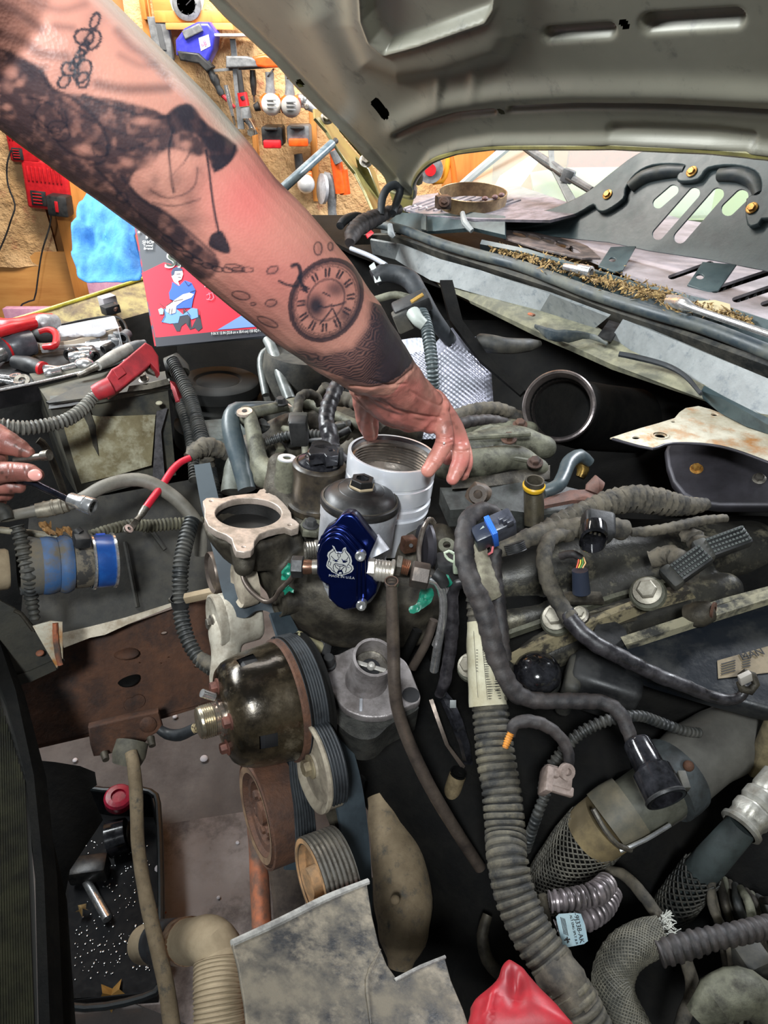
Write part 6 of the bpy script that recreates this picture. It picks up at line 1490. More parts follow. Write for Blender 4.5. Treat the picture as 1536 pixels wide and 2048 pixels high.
st_=thing('steel_shaft','shiny steel bolt shaft lying in the black drain pan','bolt',Zp(190,1790,.014))
MB().tube([q,r_],[.011,.011],18,.02).build('shaft',M_chrome,st_)
hexnut('head',q-(r_-q).normalized()*.02,q,.020,M_blk,st_)
of=thing('oil_filter','wet black filter canister in the drain pan below the red cap','filter',Zp(240,1680,.014))
MB().tube([Zp(218,1680,.05),Zp(255,1668,.055)],[.045,.04],28,.01).build('canister',MATS['gloss_black'],of)
MB().lathe([(.02,0),(.03,.004),(.02,.008)],Zp(256,1668,.055),V((1,.2,0)),24,caps=False).build('rim',M_steel,of)
MB().box(Zp(178,1738,.05),(.09,.05,.05),X=V((1,.15,0)),bev=.008).build('metal_block',Mdk,label='black drilled metal block in the drain pan beside the shaft head',cat='block')
for i,(x,y,s_,lb,c)in enumerate(((165,1822,.022,'small curled tan leaf in the drain pan',(150,126,84)),(225,1995,.05,'yellow maple leaf on the floor below the drain pan',(150,112,52)),(318,1830,.03,'orange leaf tip beside the muddy bar',(196,96,52)))):
 c_=Zp(x,y,.03 if i!=1 else.01);s_*=.7;vs=[c_+V((0,0,.012))];fs=[];m_=10
 for k in range(m_):
  a=2*PI*k/m_;rr=s_*(1 if k%2==0 else.5);vs.append(c_+V((math.cos(a)*rr,math.sin(a)*rr,random.uniform(-.004,.02))))
 for k in range(m_):fs.append((0,1+k,1+(k+1)%m_))
 lf=MB().add(vs,fs).build('fallen_leaf',mat('leaf_%d'%i,c,rough=.7),label=lb,cat='leaf',smooth=False)
 # air pipe with ribs
ap2=thing('charge_pipe','tan dusty ribbed pipe with elbow and metal band at the bottom','pipe',D(440,2040,.95))
P,R=TP([(290,1888,1.20,36),(340,1884,1.13,39),(385,1882,1.04,42),(420,1882,.98,46),(440,1910,.97,48),(440,1950,.95,47)])
MB().tube(P,R,32,.006).build('elbow',M_tan,ap2)
P,R=TP([(438,1925,.955,49),(438,1990,.93,50),(440,2060,.91,51),(442,2140,.89,52)])
MB().tube(P,R,36,.0008,corr(.0052,.025)).build('ribbed_section',M_tan,ap2)
P,R=TP([(362,1883,1.09,43),(378,1882,1.06,44)])
MB().tube(P,R,32,.004).build('metal_band',mat('rust_chrome',(204,180,150),(140,92,60),rough=.3,metal=.8,scale=20),ap2)
P,R=TP([(318,1885,1.16,41),(360,1883,1.09,42)])
MB().tube(P,R,32,.004).build('rubber_sleeve',M_rub,ap2)
# ---------------------------------------------------------------- middle ground behind the filters
br=thing('alternator_bracket','grey-green cast bracket frame with ribs behind the black valve','bracket',D(580,900,1.12))
mb=MB()
capsule(mb,[(500,835,1.10,15),(508,870,1.08,17),(518,920,1.06,18),(525,960,1.05,18)],step=.006)
capsule(mb,[(492,828,1.12,13),(540,818,1.16,12),(600,806,1.20,13),(640,812,1.20,13)])
capsule(mb,[(585,810,1.18,14),(606,850,1.14,11),(612,900,1.08,10),(618,940,1.05,14)])
capsule(mb,[(640,815,1.19,13),(690,840,1.16,11),(750,862,1.12,10)])
capsule(mb,[(520,930,1.06,22),(560,960,1.04,26),(600,980,1.03,30)])
capsule(mb,[(492,828,1.12,18),(496,834,1.11,18)])
voxel('casting',mb,.004,M_castg,br,it=3)
for(x,y,t_)in((489,822,1.095),(590,806,1.17)):
 MB().lathe([(0,0),(.012,0),(.013,-.004)],D(x,y,t_),V((0,-.1,1)),24,caps=False).build('machined_pad',MATS['machined_face'],br)
 MB().lathe([(0,.001),(.004,.001),(.004,0)],D(x,y,t_),V((0,-.1,1)),16,caps=False).build('bolt_hole',M_ink,br)
MB().bolt(D(562,806,1.17),V((0,-.1,1)),.008,.01).build('bolt',M_blk,br)
hose('coolant_hose',[(545,812,1.2,10),(500,815,1.14,12),(468,822,1.12,16),(462,850,1.11,19),(470,890,1.10,20),(482,930,1.09,19),(494,980,1.08,18)],mat('hose_blue_grey',(50,62,68),(84,90,90),rough=.4,scale=8,soft=.2,cov=.56,bump=.1),kind='wrinkle',segs=20,label='dark blue-grey coolant hose curving down left of the cast bracket',cat='hose')
hose('vent_hose',[(478,905,1.14,16),(470,940,1.13,22),(468,985,1.12,26)],mat('olive_grey',(92,96,88),(66,68,60),rough=.6),kind='wrinkle',label='short olive-grey pipe between the belt and coolant hose',cat='pipe')
MB().box(D(440,900,1.35),(.10,.10,.10),X=EA,Z=EU,bev=.02).build('airbox_panel',mat('panel_grey_green',(84,92,90),(60,66,64),rough=.6),label='grey-green plastic box corner between looms and hose',cat='panel')
for i,(pts,mm,lb)in enumerate((
([(534,680,1.45,9),(545,700,1.43,11),(562,750,1.40,12),(580,800,1.38,12)],mat('pipe_grey',(134,138,136),(104,108,106),rough=.4,metal=.3),'straight grey metal pipe below the towel box, right of two'),
([(545,695,1.46,7),(528,706,1.45,8),(522,730,1.44,8),(532,790,1.42,8)],MATS['pipe_grey']if 'pipe_grey' in MATS else None,'bent grey metal pipe below the towel box, left of two'))):
 P,R=TP(pts);MB().tube(P,R,18,.008).build('metal_pipe',mm or MATS['pipe_grey'],label=lb,cat='pipe')
MB().lathe([(.09,0),(.10,-.03),(.10,-.16),(.09,-.2)],D(620,700,1.45),V((.05,.03,1)),40).build('air_canister',M_blkd,label='dark round canister partly hidden behind the forearm',cat='canister')
MB().lathe([(.035,0),(.038,0),(.038,.008),(.035,.008)],D(678,738,1.36),V((0,-.1,1)),28,caps=False).build('yellow_ring',M_yel,label='yellow rubber ring peeking out under the wrist',cat='ring')
# taped lead with plug
cl2=thing('wire_lead','dusty taped lead bending down into a black plug by the bracket','wire lead',D(600,860,1.04))
hose('lead',[(640,812,1.08,8),(634,795,1.08,9),(615,788,1.07,10),(600,796,1.06,10),(596,820,1.05,9),(594,836,1.05,8)],M_tape,cl2,kind='tape',pitch=.010,amp=.07)
MB().box(D(598,862,1.04),(.026,.022,.045),X=RT,Z=V((0,-.2,1)),bev=.004).build('plug',M_blk,cl2)
MB().box(D(596,838,1.035),(.028,.024,.010),X=RT,Z=V((0,-.2,1)),bev=.003).build('plug_collar',M_blkd,cl2)
hose('wiring_branch',[(700,752,1.06,13),(678,768,1.05,15),(662,800,1.03,16),(652,840,1.01,16),(660,868,1.0,18),(664,900,1.0,18),(690,925,1.0,15)],M_tapek,kind='tape',pitch=.013,amp=.07,seed=.3,label='glossy black taped cable dropping behind the valve',cat='cable')
hose('wiring_branch',[(655,772,1.10,12),(640,800,1.12,10),(700,800,1.10,16),(740,830,1.08,14),(770,860,1.06,10)],M_tape,kind='tape',pitch=.014,amp=.07,label='pale taped cable crossing behind the thumb',cat='cable')
hose('wiring_branch',[(530,885,1.10,8),(570,872,1.10,9),(620,868,1.09,9),(670,872,1.08,9)],M_loomk,kind='corr',pitch=.006,label='ribbed black loom crossing inside the cast bracket',cat='loom')
hose('wiring_branch',[(640,925,1.04,13),(680,905,1.04,14),(712,890,1.04,15)],M_tape,kind='tape',pitch=.012,amp=.07,label='pale taped stub left of the aluminium ring',cat='cable')
hose('wiring_branch',[(590,880,1.12,6),(650,880,1.07,7),(700,858,1.06,7)],M_blk,label='thin black hose right of the glossy taped cable',cat='hose')
random.seed(31)
cb=thing('valley_clutter','olive-grey small pipes and clips in the valley behind the bracket','engine parts',D(600,900,1.15))
for k in range(14):
 x=random.uniform(520,760);y=random.uniform(835,905);a=random.uniform(0,PI)
 MB().tube([D(x,y,1.15),D(x+18*math.cos(a),y+9*math.sin(a),1.14),D(x+34*math.cos(a+.4),y+16*math.sin(a+.4),1.15)],[.006,.008,.005],10,.006).build('pipe_piece',random.choice((M_castg,M_castd,M_blkd)),cb)
MB().ball(D(760,848,1.12),.012,sc=(1.6,1,.6)).build('lime_plug',mat('lime',(176,214,70),rough=.4),cb,label='lime green plug')
mb=MB();capsule(mb,[(520,920,1.2,60),(600,880,1.22,60),(700,870,1.22,60),(800,860,1.22,50)]);voxel('valley_floor',mb,.006,M_castd,cb)

# heat shield
hs=thing('heat_shield','silver embossed foil heat shield below the cowl behind the hand','heat shield',D(890,860,1.3))
hpl=plane3((800,670,1.38),(975,705,1.32),(880,860,1.30))
edge_t=[(770,672),(815,668),(845,672),(862,690),(880,676),(905,655),(935,672),(955,668),(968,700),(978,720)]
edge_b=[(800,870),(830,872),(860,874),(880,875),(900,875),(925,872),(940,866),(960,862),(978,860),(988,850)]
NA,NB=150,110;et=smooth_loop(edge_t,20,False);eb=smooth_loop(edge_b,20,False);vs=[];fs=[]
for i in range(NA):
 a=et[int(i/(NA-1)*(len(et)-1))];b=eb[int(i/(NA-1)*(len(eb)-1))]
 for j in range(NB):
  u=j/(NB-1);X=a[0]+(b[0]-a[0])*u;Y=a[1]+(b[1]-a[1])*u
  p=hpl.hit(X,Y);q=hpl.uv(p)
  h_=.0017*math.cos(q[0]*2*PI/.0105)*math.cos(q[1]*2*PI/.0105)*(1 if u>.14 else.1)+.012*noise.noise(p*9)-.03*((i/NA-.5)*2)**2
  vs.append(p+hpl.n*h_)
for i in range(NA-1):
 for j in range(NB-1):fs.append((i*NB+j,i*NB+j+1,(i+1)*NB+j+1,(i+1)*NB+j))
MB().add(vs,fs).build('foil',mat('foil',(142,142,154),(112,114,122),rough=.42,metal=.5,scale=8,rough2=.5,bump=.05),hs,ang=180)
hose('split_loom',[(838,612,1.22,10),(850,640,1.20,11),(858,680,1.18,12),(864,730,1.17,12),(866,770,1.18,12),(862,810,1.2,11)],mat('loom_slate',(88,98,100),(60,68,70),rough=.45,scale=8),kind='corr',pitch=.0062,label='slate-grey split loom running down over the foil shield',cat='loom')
mp=thing('map_sensor','black plastic sensor with brass edged cap above the foil shield','sensor',D(825,640,1.2))
MB().box(D(824,612,1.22),(.065,.035,.028),X=V((.85,.1,.35)),Z=V((-.3,-.3,1)),bev=.005).build('body',M_blk,mp)
MB().box(D(806,640,1.22),(.03,.03,.035),X=V((.85,.1,.35)),bev=.004).build('plug',M_blkd,mp)
MB().tube([D(822,604,1.19),D(846,589,1.19)],.0035,8,.005).build('brass_edge',mat('brass_edge',(176,140,72),rough=.4,metal=.5),mp)
MB().tube([D(826,625,1.2),D(836,640,1.19),D(848,650,1.19)],[.012,.011,.010],14,.004).build('nozzle',mat('pale_nozzle',(150,156,150),rough=.5),mp)
hose('vent_hose',[(748,556,1.30,17),(765,547,1.30,18),(790,548,1.30,18),(820,560,1.29,19),(840,590,1.28,18),(870,640,1.3,16),(900,680,1.34,14)],M_rub,kind='wrinkle',segs=20,label='thick black hose bending below the cowl left end',cat='hose')
MB().ribbon([D(738,532,1.29),D(746,548,1.29),D(750,566,1.29)],[D(748,524,1.29),D(756,546,1.285),D(762,562,1.285)],.004).build('hose_clip',mat('pale_clip',(170,176,172),rough=.4,metal=.4),label='pale spring clip on the thick black hose',cat='clip')
MB().tube([D(702,497,1.36),D(740,512,1.33),D(772,530,1.30)],.0045,10,.01).build('vacuum_line',mat('pale_line',(150,154,160),rough=.4),label='thin pale line running from the cowl to the hose',cat='line')
MB().tube(TP([(750,600,1.28,8),(790,590,1.27,8),(830,600,1.26,7)])[0],.007,12,.008).build('grey_pipe',M_castg,label='olive-grey pipe running left of the black sensor',cat='pipe')
# hood-corner harness with red tape and loop
hn_=thing('wiper_harness','thick taped harness with a looped cable tied near the hood corner','harness',D(760,440,1.8))
hose('trunk',[(700,486,1.62,10),(706,466,1.66,16),(722,450,1.70,18),(746,438,1.74,17),(775,425,1.78,12),(800,418,1.80,9)],M_taped,hn_,kind='tape',pitch=.02,amp=.06)
hose('loop',[(762,430,1.74,7),(764,400,1.74,8),(774,378,1.75,8),(790,370,1.76,8),(800,380,1.77,8),(794,402,1.77,8),(786,425,1.76,7)],M_rub,hn_)
hose('side_lead',[(680,452,1.66,8),(690,440,1.68,9),(712,432,1.72,8),(735,438,1.74,7)],M_rub,hn_)
MB().ribbon([D(732,468,1.62),D(742,460,1.63)],[D(736,476,1.62),D(748,466,1.63)],.003).build('red_tape',M_red,hn_)
MB().tube([D(780,450,1.68),D(782,466,1.67),D(788,474,1.67)],[.006,.008,.005],10,.005).build('white_tie',M_cowlg,hn_)
hose('dark_pipe',[(960,684,1.32,17),(985,688,1.30,18),(1020,692,1.30,16),(1060,690,1.32,13),(1080,687,1.33,6)],M_blkd,kind='wrinkle',label='dark pipe stub in the shade below the cowl lip',cat='pipe')
MB().ribbon([D(880,560,1.36),D(900,640,1.32),D(960,720,1.28),(D(1040,790,1.24))],[D(905,560,1.36),D(925,640,1.32),D(980,715,1.28),(D(1050,780,1.24))],.01).build('firewall_brace',M_dark,label='thin dark brace crossing diagonally below the cowl',cat='brace')

# turbo inlet
tb=thing('turbo_inlet','wide open round metal pipe mouth with rolled lip in the dark firewall side','inlet pipe',D(1117,870,1.15))
ta=(-ray(1117,812)*.95+RT*-.10+UPV*.12).normalized();tc=D(1117,812,1.13)
r_=px_r(70,1.13)
MB().lathe([(r_*.99,-.12),(r_*.97,-.03),(r_*.96,-.012),(r_*1.02,-.008),(r_*1.035,-.001),(r_*1.0,.002),(r_*.94,0),(r_*.915,-.006),(r_*.87,-.012),(r_*.85,-.05),(r_*.84,-.12)],tc,ta,64,caps=False).build('pipe_mouth',mat('dull_lip',(134,124,120),(80,74,74),rough=.35,metal=.7,scale=7),tb)
MB().lathe([(r_*.86,-.02),(r_*.85,-.12),(0,-.12)],tc,ta,40,caps=False).build('bore',mat('bore_black',(10,10,12),rough=.5,bump=0),tb)
MB().tube([tc-ta*.06,tc-ta*.16+RT*.04,tc-ta*.24+RT*.12],[r_*1.0,r_*1.1,r_*1.1],32,.02).build('pipe_body',M_dark,tb)
# rusty white bracket and slate shield
wbk=thing('hood_latch_bracket','rust-stained cream sheet bracket with punched holes at the right edge','bracket',D(1420,880,1.02))
wpl=plane3((1223,874,1.03),(1397,812,1.12),(1500,920,.96))
plate('sheet',[(1223,875),(1250,866),(1282,856),(1318,846),(1350,836),(1360,824),(1372,816),(1397,812),(1420,818),(1444,827),(1540,856),(1620,880),(1620,960),(1536,921),(1480,902),(1440,890),(1400,884),(1346,884),(1325,889),(1305,895),(1279,890),(1250,882),(1237,876)],wpl,.003,M_dustyw,wbk,bev=.0008,
holes=[ell(1272,875,9,3.6,0,16),ell(1320,872,12,6,3,18),ell(1347,843,6,2.4,0,12),ell(1429,829,8,3,4,12)])
MB().lathe([(.0088,0),(.0125,0),(.0118,.0018),(.0098,.0018)],wpl.hit(1320,872)+wpl.n*.0,wpl.n,24,caps=False).build('punched_lip',M_dustyw,wbk)
MB().tube([wpl.hit(1225,878),wpl.hit(1279,893),wpl.hit(1305,898),wpl.hit(1346,887),wpl.hit(1440,893),wpl.hit(1536,925),wpl.hit(1620,962)],.0022,8,.01).build('folded_edge',M_slate,wbk)
sl_=thing('slate_cover','dark slate curved metal cover with two bolts under the cream bracket','cover',D(1450,1000,1.05))
spl=[(1345,885),(1338,900),(1342,930),(1352,960),(1372,985),(1400,1000),(1440,1005),(1560,1005),(1620,1000),(1620,930),(1530,915),(1440,888)]
pl_=plane3((1345,885,1.10),(1620,960,1.0),(1440,1005,1.02))
plate('cover',spl,pl_,.02,M_slate,sl_,bev=.006,smooth=0)
for(x,y)in((1393,938),(1518,958)):MB().bolt(pl_.hit(x,y)+pl_.n*.0,pl_.n,.0065,.008).build('bolt',MATS['brass_bolt']if x<1400 else M_steel,sl_)

# far valve cover
vc=thing('valve_cover','dusty cast valve cover with ribs right of the hand','valve cover',D(1000,930,1.15))
mb=MB()
for pts in([(900,905,1.06,30),(960,890,1.08,30),(1030,880,1.10,30),(1090,895,1.10,24)],[(890,930,1.04,30),(960,925,1.04,30),(1030,915,1.06,26),(1080,935,1.06,18)],[(905,870,1.12,20),(980,855,1.14,20),(1060,860,1.14,18)]):
 capsule(mb,pts)
voxel('cast_cover',mb,.004,M_castg,vc,it=3)
for(x0,y0,x1,y1)in((905,878,1060,868),(960,905,1075,925),(905,915,1000,902)):
 MB().tube([D(x0,y0,1.035),D((x0+x1)/2,(y0+y1)/2,1.04),D(x1,y1,1.05)],.004,8,.008).build('cast_rib',M_castg,vc)
for(x,y,t_)in((1070,926,1.03),(1018,878,1.06),(1040,850,1.12)):MB().bolt(D(x,y,t_),V((-.1,-.3,1)),.008,.009).build('bolt',M_rust,vc)
for i,(pts,mm,kd,lb)in enumerate((
([(905,835,1.12,14),(950,820,1.14,14),(1000,818,1.16,13),(1040,835,1.17,12)],M_tape,'tape','dusty taped harness above the far valve cover, rearmost'),
([(900,860,1.10,10),(930,845,1.11,12),(980,840,1.13,11),(1030,850,1.14,9)],M_taped,'tape','darker taped harness directly on the far valve cover'),
([(950,870,1.09,9),(980,856,1.11,8),(1010,862,1.11,8)],M_castg,'smooth','short olive pipe clip on the far valve cover'))):
 hose('rear_harness',pts,mm,kind=kd,pitch=.013,amp=.07,label=lb,cat='harness')
 # rails between
rl=thing('fuel_rail','long dark rail with a brown mounting lug right of the aluminium ring','rail',D(1000,1000,1.0))
MB().ribbon([D(880,975,1.02),D(960,975,1.02),D(1080,960,1.04),D(1180,985,1.04)],[D(900,1020,.98),D(975,1015,.98),D(1090,1030,.99),D(1200,1010,1.02)],.03).build('rail_body',mat('rail_dark',(58,60,58),(40,40,38),rough=.5,bump=.2),rl)
MB().tube([D(945,1000,.96),D(957,985,.955),D(975,990,.96)],[.012,.016,.010],16,.005).build('mounting_lug',mat('lug_brown',(96,80,66),(64,54,46),rough=.6,bump=.3),rl)
MB().lathe([(.006,0),(.012,0),(.012,.004),(.006,.004),(.006,-.006),(0,-.006)],D(955,989,.943),-FW,20,caps=False).build('lug_eye',MATS['lug_brown'],rl)
MB().ribbon([D(1080,1000,.99),D(1140,980,1.0),D(1200,978,1.0)],[D(1085,1012,.98),D(1145,1000,.98),D(1204,1000,.99)],.006).build('rust_plate',mat('rust_plate',(104,72,62),(78,58,52),rough=.7,bump=.3),rl)
MB().tube([D(1184,985,.98),D(1192,970,.98),D(1204,975,.98)],[.010,.014,.008],14,.005).build('rust_lug',MATS['rust_plate'],rl)
MB().ribbon([D(905,960,1.02),D(980,950,1.03),D(1100,930,1.06)],[D(905,978,1.01),D(980,972,1.02),D(1100,958,1.05)],.01).build('cover_edge',M_castd,rl)
MB().tube([D(1240,1000,1.0),D(1262,988,1.0)],[.012,.014],14,.005).build('rail_end',M_castd,rl)
tb2=thing('dipstick_tube','dark filler tube with a yellow rubber ring right of the mounting lug','tube',D(1068,1040,.96))
ua=V((0,-.12,1))
MB().tube([D(1068,1050,.955),D(1068,1010,.95),D(1066,975,.945)],[.013,.0135,.0125],22,.006).build('tube',mat('tube_olive',(70,64,50),(48,44,36),rough=.4,metal=.3),tb2)
MB().lathe([(.0135,.004),(.0148,.006),(.0150,.010),(.0135,.012)],D(1066,982,.94),ua,30,caps=False).build('yellow_ring',M_yel,tb2)
MB().lathe([(.0130,.012),(.0125,.018),(.0105,.018),(.0100,.0),(0,.0)],D(1066,982,.94),ua,30,caps=False).build('open_rim',M_castd,tb2)
hose('breather_pipe',[(1090,982,1.0,13),(1115,972,1.0,14),(1128,950,1.02,14),(1138,925,1.04,15),(1160,912,1.06,14),(1180,925,1.07,10)],MATS['hose_blue_grey'],kind='wrinkle',segs=18,label='dark blue-grey bent pipe rising right of the yellow ring',cat='pipe')
P,R=TP([(1160,955,1.08,9),(1166,940,1.08,12),(1162,920,1.08,14)])
MB().tube(P,R,16,.005).build('brass_fitting',mat('oily_brass',(160,130,70),(60,48,30),rough=.25,metal=.8),label='oily brass coloured fitting in the dark behind the bent pipe',cat='fitting')

# lower valve cover group on the right
lc_=thing('coil_cover','long black dusty-edged cover with a label at the right side','cover',D(1400,1400,.9))
cpl=plane3((1260,1300,.86),(1540,1205,.88),(1500,1400,.80))
plate('panel',[(1250,1292),(1536,1200),(1700,1150),(1700,1420),(1536,1410),(1440,1385),(1320,1350),(1262,1330)],cpl,.03,mat('cover_black',(22,26,32),(52,52,50),rough=.35,scale=5,soft=.15,cov=.58,rough2=.75,bump=.15),lc_,bev=.006)
def band(name,A,B,m,t,parent,th=.006,bump_=0):return MB().ribbon([D(x,y,t)for x,y in A],[D(x,y,t+.01)for x,y in B],th).build(name,m,parent)
band('dusty_edge',[(1250,1290),(1380,1248),(1536,1198),(1700,1145)],[(1256,1300),(1384,1258),(1536,1210),(1700,1160)],mat('cream_dust',(150,144,120),(48,48,46),rough=.8,scale=14,cov=.52),.852,lc_,.012)
band('dusty_edge',[(1390,1225),(1450,1205),(1536,1182),(1700,1140)],[(1392,1232),(1452,1212),(1536,1190),(1700,1148)],MATS['cream_dust'],.87,lc_)
lbp=plate('paper_label',[(1434,1322),(1536,1293),(1620,1270),(1620,1330),(1536,1346),(1436,1358)],cpl,.0008,mat('label_tan',(134,120,96),(104,92,74),rough=.7,scale=12),lc_,lift=.001)
strokes('label_print',[[(1442,1330+5*k),(1470,1322+5*k)]for k in range(5)]+[[(1484,1316+5*k),(1500,1312+5*k)]for k in range(5)],2.2,cpl,M_ink,lbp,lift=.002)
text('lettering','MAN',cpl,1484,1322,14,M_ink,lbp,ang=15,lift=.0022)
rk=thing('rocker_cover','grimy rocker cover with cream dust on its ribs and tall bolts','rocker cover',D(1200,1330,.9))
mb=MB()
capsule(mb,[(1030,1345,.93,34),(1100,1300,.93,40),(1200,1260,.94,42),(1330,1215,.96,40),(1450,1180,.98,36)])
capsule(mb,[(1000,1160,1.0,50),(1100,1140,1.0,56),(1200,1120,1.02,60),(1330,1110,1.04,60),(1500,1100,1.06,60)])
capsule(mb,[(1020,1240,.98,30),(1140,1210,.98,30),(1260,1170,.99,30),(1400,1140,1.0,30)])
voxel('casting',mb,.005,mat('oily_grey_casting',(60,58,52),(34,33,31),rough=.45,metal=.3,scale=7,soft=.2,bump=.3,bscale=80,c3=(120,114,96),cov3=.62,scale3=8),rk,it=4)
band('dusty_rib',[(1018,1320),(1090,1282),(1180,1245),(1290,1205),(1380,1180)],[(1040,1340),(1110,1300),(1200,1262),(1300,1222),(1392,1196)],mat('dust_stained',(128,118,92),(50,46,40),rough=.7,scale=14,soft=.06),.875,rk,.01)
band('dusty_rib',[(960,1290),(1020,1268),(1100,1240),(1230,1195),(1350,1160)],[(962,1296),(1024,1276),(1104,1248),(1232,1203),(1352,1170)],M_castg,.90,rk)
band('ledge',[(1100,1250),(1180,1232),(1270,1215)],[(1105,1280),(1185,1262),(1275,1240)],M_castd,.89,rk)
for(x,y,t_,r_,mm)in((1296,1188,.86,.0115,M_castg),(1115,1240,.87,.011,M_castg),(945,1335,.86,.010,M_castg),(1162,1232,.87,.006,M_steel)):
 MB().lathe([(r_*1.5,0),(r_*1.9,.002),(r_*1.7,.006),(r_*1.2,.007),(r_*1.1,.012),(0,.012)],D(x,y,t_),V((-.4,-.5,.8)),26,caps=False).build('bolt_seat',mm,rk)
 MB().bolt(D(x,y,t_)+V((-.4,-.5,.8)).normalized()*.012,V((-.4,-.5,.8)),r_,r_*1.1).build('bolt',mat('pale_bolt',(176,170,156),(130,124,110),rough=.5,metal=.4),rk)
MB().tube([D(1375,1232,.87),D(1400,1228,.86),D(1420,1222,.86)],[.014,.016,.013],18,.005).build('tube_boss',M_castd,rk)
MB().lathe([(.005,0),(.010,0),(.010,.003),(.005,.003)],D(1424,1220,.85),V((.8,-.6,.2)),18,caps=False).build('boss_ring',M_rust,rk)
dc=thing('domed_cap','glossy black domed cap right of the barcode sleeve','cap',D(1072,1390,.86))  # domed oil cap of the rocker cover
MB().ball(D(1075,1345,.87),px_r(48,.87),sc=(1,1,.8)).build('dome',MATS['gloss_black'],dc)
MB().lathe([(.0,-.02),(.03,-.02),(.031,-.012),(.0285,-.006)],D(1075,1345,.87),V((0,-.3,1)),32,caps=False).build('skirt',M_blkd,dc)
mo=thing('injector_module','boxy matte black module behind the dark wiring','module',D(1200,1400,.9))
MB().box(D(1205,1372,.88),(.085,.05,.07),X=V((.93,-.33,-.1)),Z=V((0,-.2,1)),bev=.01,seg=3).build('body',M_blk,mo)
MB().box(D(1140,1370,.885),(.02,.055,.07),X=V((.93,-.33,-.1)),Z=V((0,-.2,1)),bev=.008,seg=3).build('end_flange',M_blkd,mo)
MB().lathe([(0,.0),(.020,0),(.021,-.004),(.019,-.03),(.02,-.034)],D(1222,1268,.87),V((0,-.25,1)),28,caps=False).build('round_plug',M_blk,mo)

# ---------------------------------------------------------------- wiring harness
wh=thing('wiring_harness','large dusty tape-wrapped engine wiring harness sprawling over the right bank','harness',D(1150,1100,.85))
hose('trunk',[(985,1104,.84,15),(1020,1092,.84,18),(1060,1075,.84,19),(1100,1062,.85,19),(1150,1056,.85,21),(1200,1052,.85,22),(1250,1060,.86,20)],M_tape,wh,kind='tape',pitch=.016,amp=.07)
hose('ribbed_branch',[(1080,1062,.855,14),(1120,1042,.86,18),(1165,1024,.87,20),(1210,1008,.88,24),(1255,998,.89,26),(1300,1000,.90,27),(1345,1008,.91,23),(1385,1012,.92,17),(1412,1008,.93,12)],M_tape,wh,kind='tape',pitch=.010,amp=.10,seed=.4)
hose('thin_branch',[(1262,1064,.87,9),(1300,1062,.87,11),(1350,1054,.88,11),(1400,1042,.89,10),(1452,1036,.9,8)],M_tape,wh,kind='tape',pitch=.012,amp=.09,seed=.1)
hose('loop_branch',[(1004,1034,.82,9),(985,1022,.82,13),(960,1020,.81,17),(938,1038,.80,19),(928,1075,.79,20),(930,1120,.78,20),(942,1165,.77,20),(962,1205,.77,21),(976,1250,.77,21),(988,1300,.77,21),(1005,1350,.77,21),(1030,1385,.77,20),(1065,1400,.77,17),(1110,1402,.77,16),(1160,1402,.77,16),(1205,1405,.77,15),(1238,1425,.765,15),(1256,1460,.76,14),(1264,1490,.755,12)],M_taped,wh,kind='tape',pitch=.016,amp=.06)
hose('middle_branch',[(1140,1072,.84,12),(1110,1072,.82,15),(1092,1092,.81,16),(1088,1125,.80,16),(1098,1165,.80,17),(1118,1205,.80,17),(1140,1238,.79,18)],M_tape,wh,kind='tape',pitch=.015,amp=.07,seed=.7)
hose('black_branch',[(1132,1225,.793,17),(1160,1262,.785,17),(1200,1292,.78,17),(1250,1318,.78,16),(1310,1348,.78,15),(1370,1372,.78,14),(1420,1392,.79,12),(1460,1400,.79,11),(1482,1392,.79,10),(1492,1370,.79,9)],M_tapek,wh,kind='tape',pitch=.02,amp=.05)
hose('pale_branch',[(950,1060,.83,11),(958,1095,.82,14),(968,1135,.81,17),(980,1175,.80,19),(990,1195,.80,14)],mat('pale_tape',(134,130,110),(96,90,76),rough=.8,scale=14,bump=.2),wh,kind='tape',pitch=.014,amp=.07)
hose('inner_branch',[(990,1100,.83,14),(990,1150,.82,14),(996,1200,.81,15),(1002,1260,.80,15),(1010,1320,.80,14)],M_taped,wh,kind='tape',pitch=.015,amp=.06)
MB().tube([D(1028,1086,.823),D(1034,1104,.823)],[.0118,.0118],20,.0005,corr(.0022,.04)).build('ribbed_tie',M_blk,wh)
hose('pink_wire',[(975,1110,.82,2.5),(984,1104,.81,2.5),(986,1092,.81,2.5),(978,1084,.81,2.5)],mat('wire_pink',(206,110,116),rough=.4),wh)
hose('lower_lead',[(938,1165,.83,8),(915,1170,.84,11),(905,1190,.85,12),(905,1240,.86,13),(900,1300,.87,13),(890,1360,.88,12),(878,1390,.89,10)],M_tapek,wh,kind='tape',pitch=.02,amp=.05)
hose('wire_lead',[(1120,1112,.88,8),(1145,1108,.87,8),(1162,1116,.87,7)],M_taped,wh,kind='tape',pitch=.01)
for i,c in enumerate(((226,90,60),(226,200,70),(90,150,70),(230,180,120))):
 hose('coloured_wire',[(1158+3*i,1114,.868,1.6),(1156+5*i,1126,.866,1.6),(1153+4*i,1136,.866,1.6)],mat('wire_%d'%i,c,rough=.4,bump=0),wh)
cn1=thing('grey_connector','dark grey rectangular plug with a bright blue band at the harness loop','connector',D(985,1090,.80))
cx_=(D(1022,1048,.80)-D(958,1076,.80));cy_=V((0,-.5,1))
MB().box(D(1002,1052,.80),(.030,.022,.034),X=cx_,Z=cy_,bev=.003).build('upper_shell',mat('conn_grey',(76,78,88),(52,54,62),rough=.35),cn1)
MB().box(D(966,1072,.795),(.022,.020,.030),X=cx_,Z=cy_,bev=.002).build('lower_shell',mat('conn_navy',(40,46,60),rough=.35),cn1)
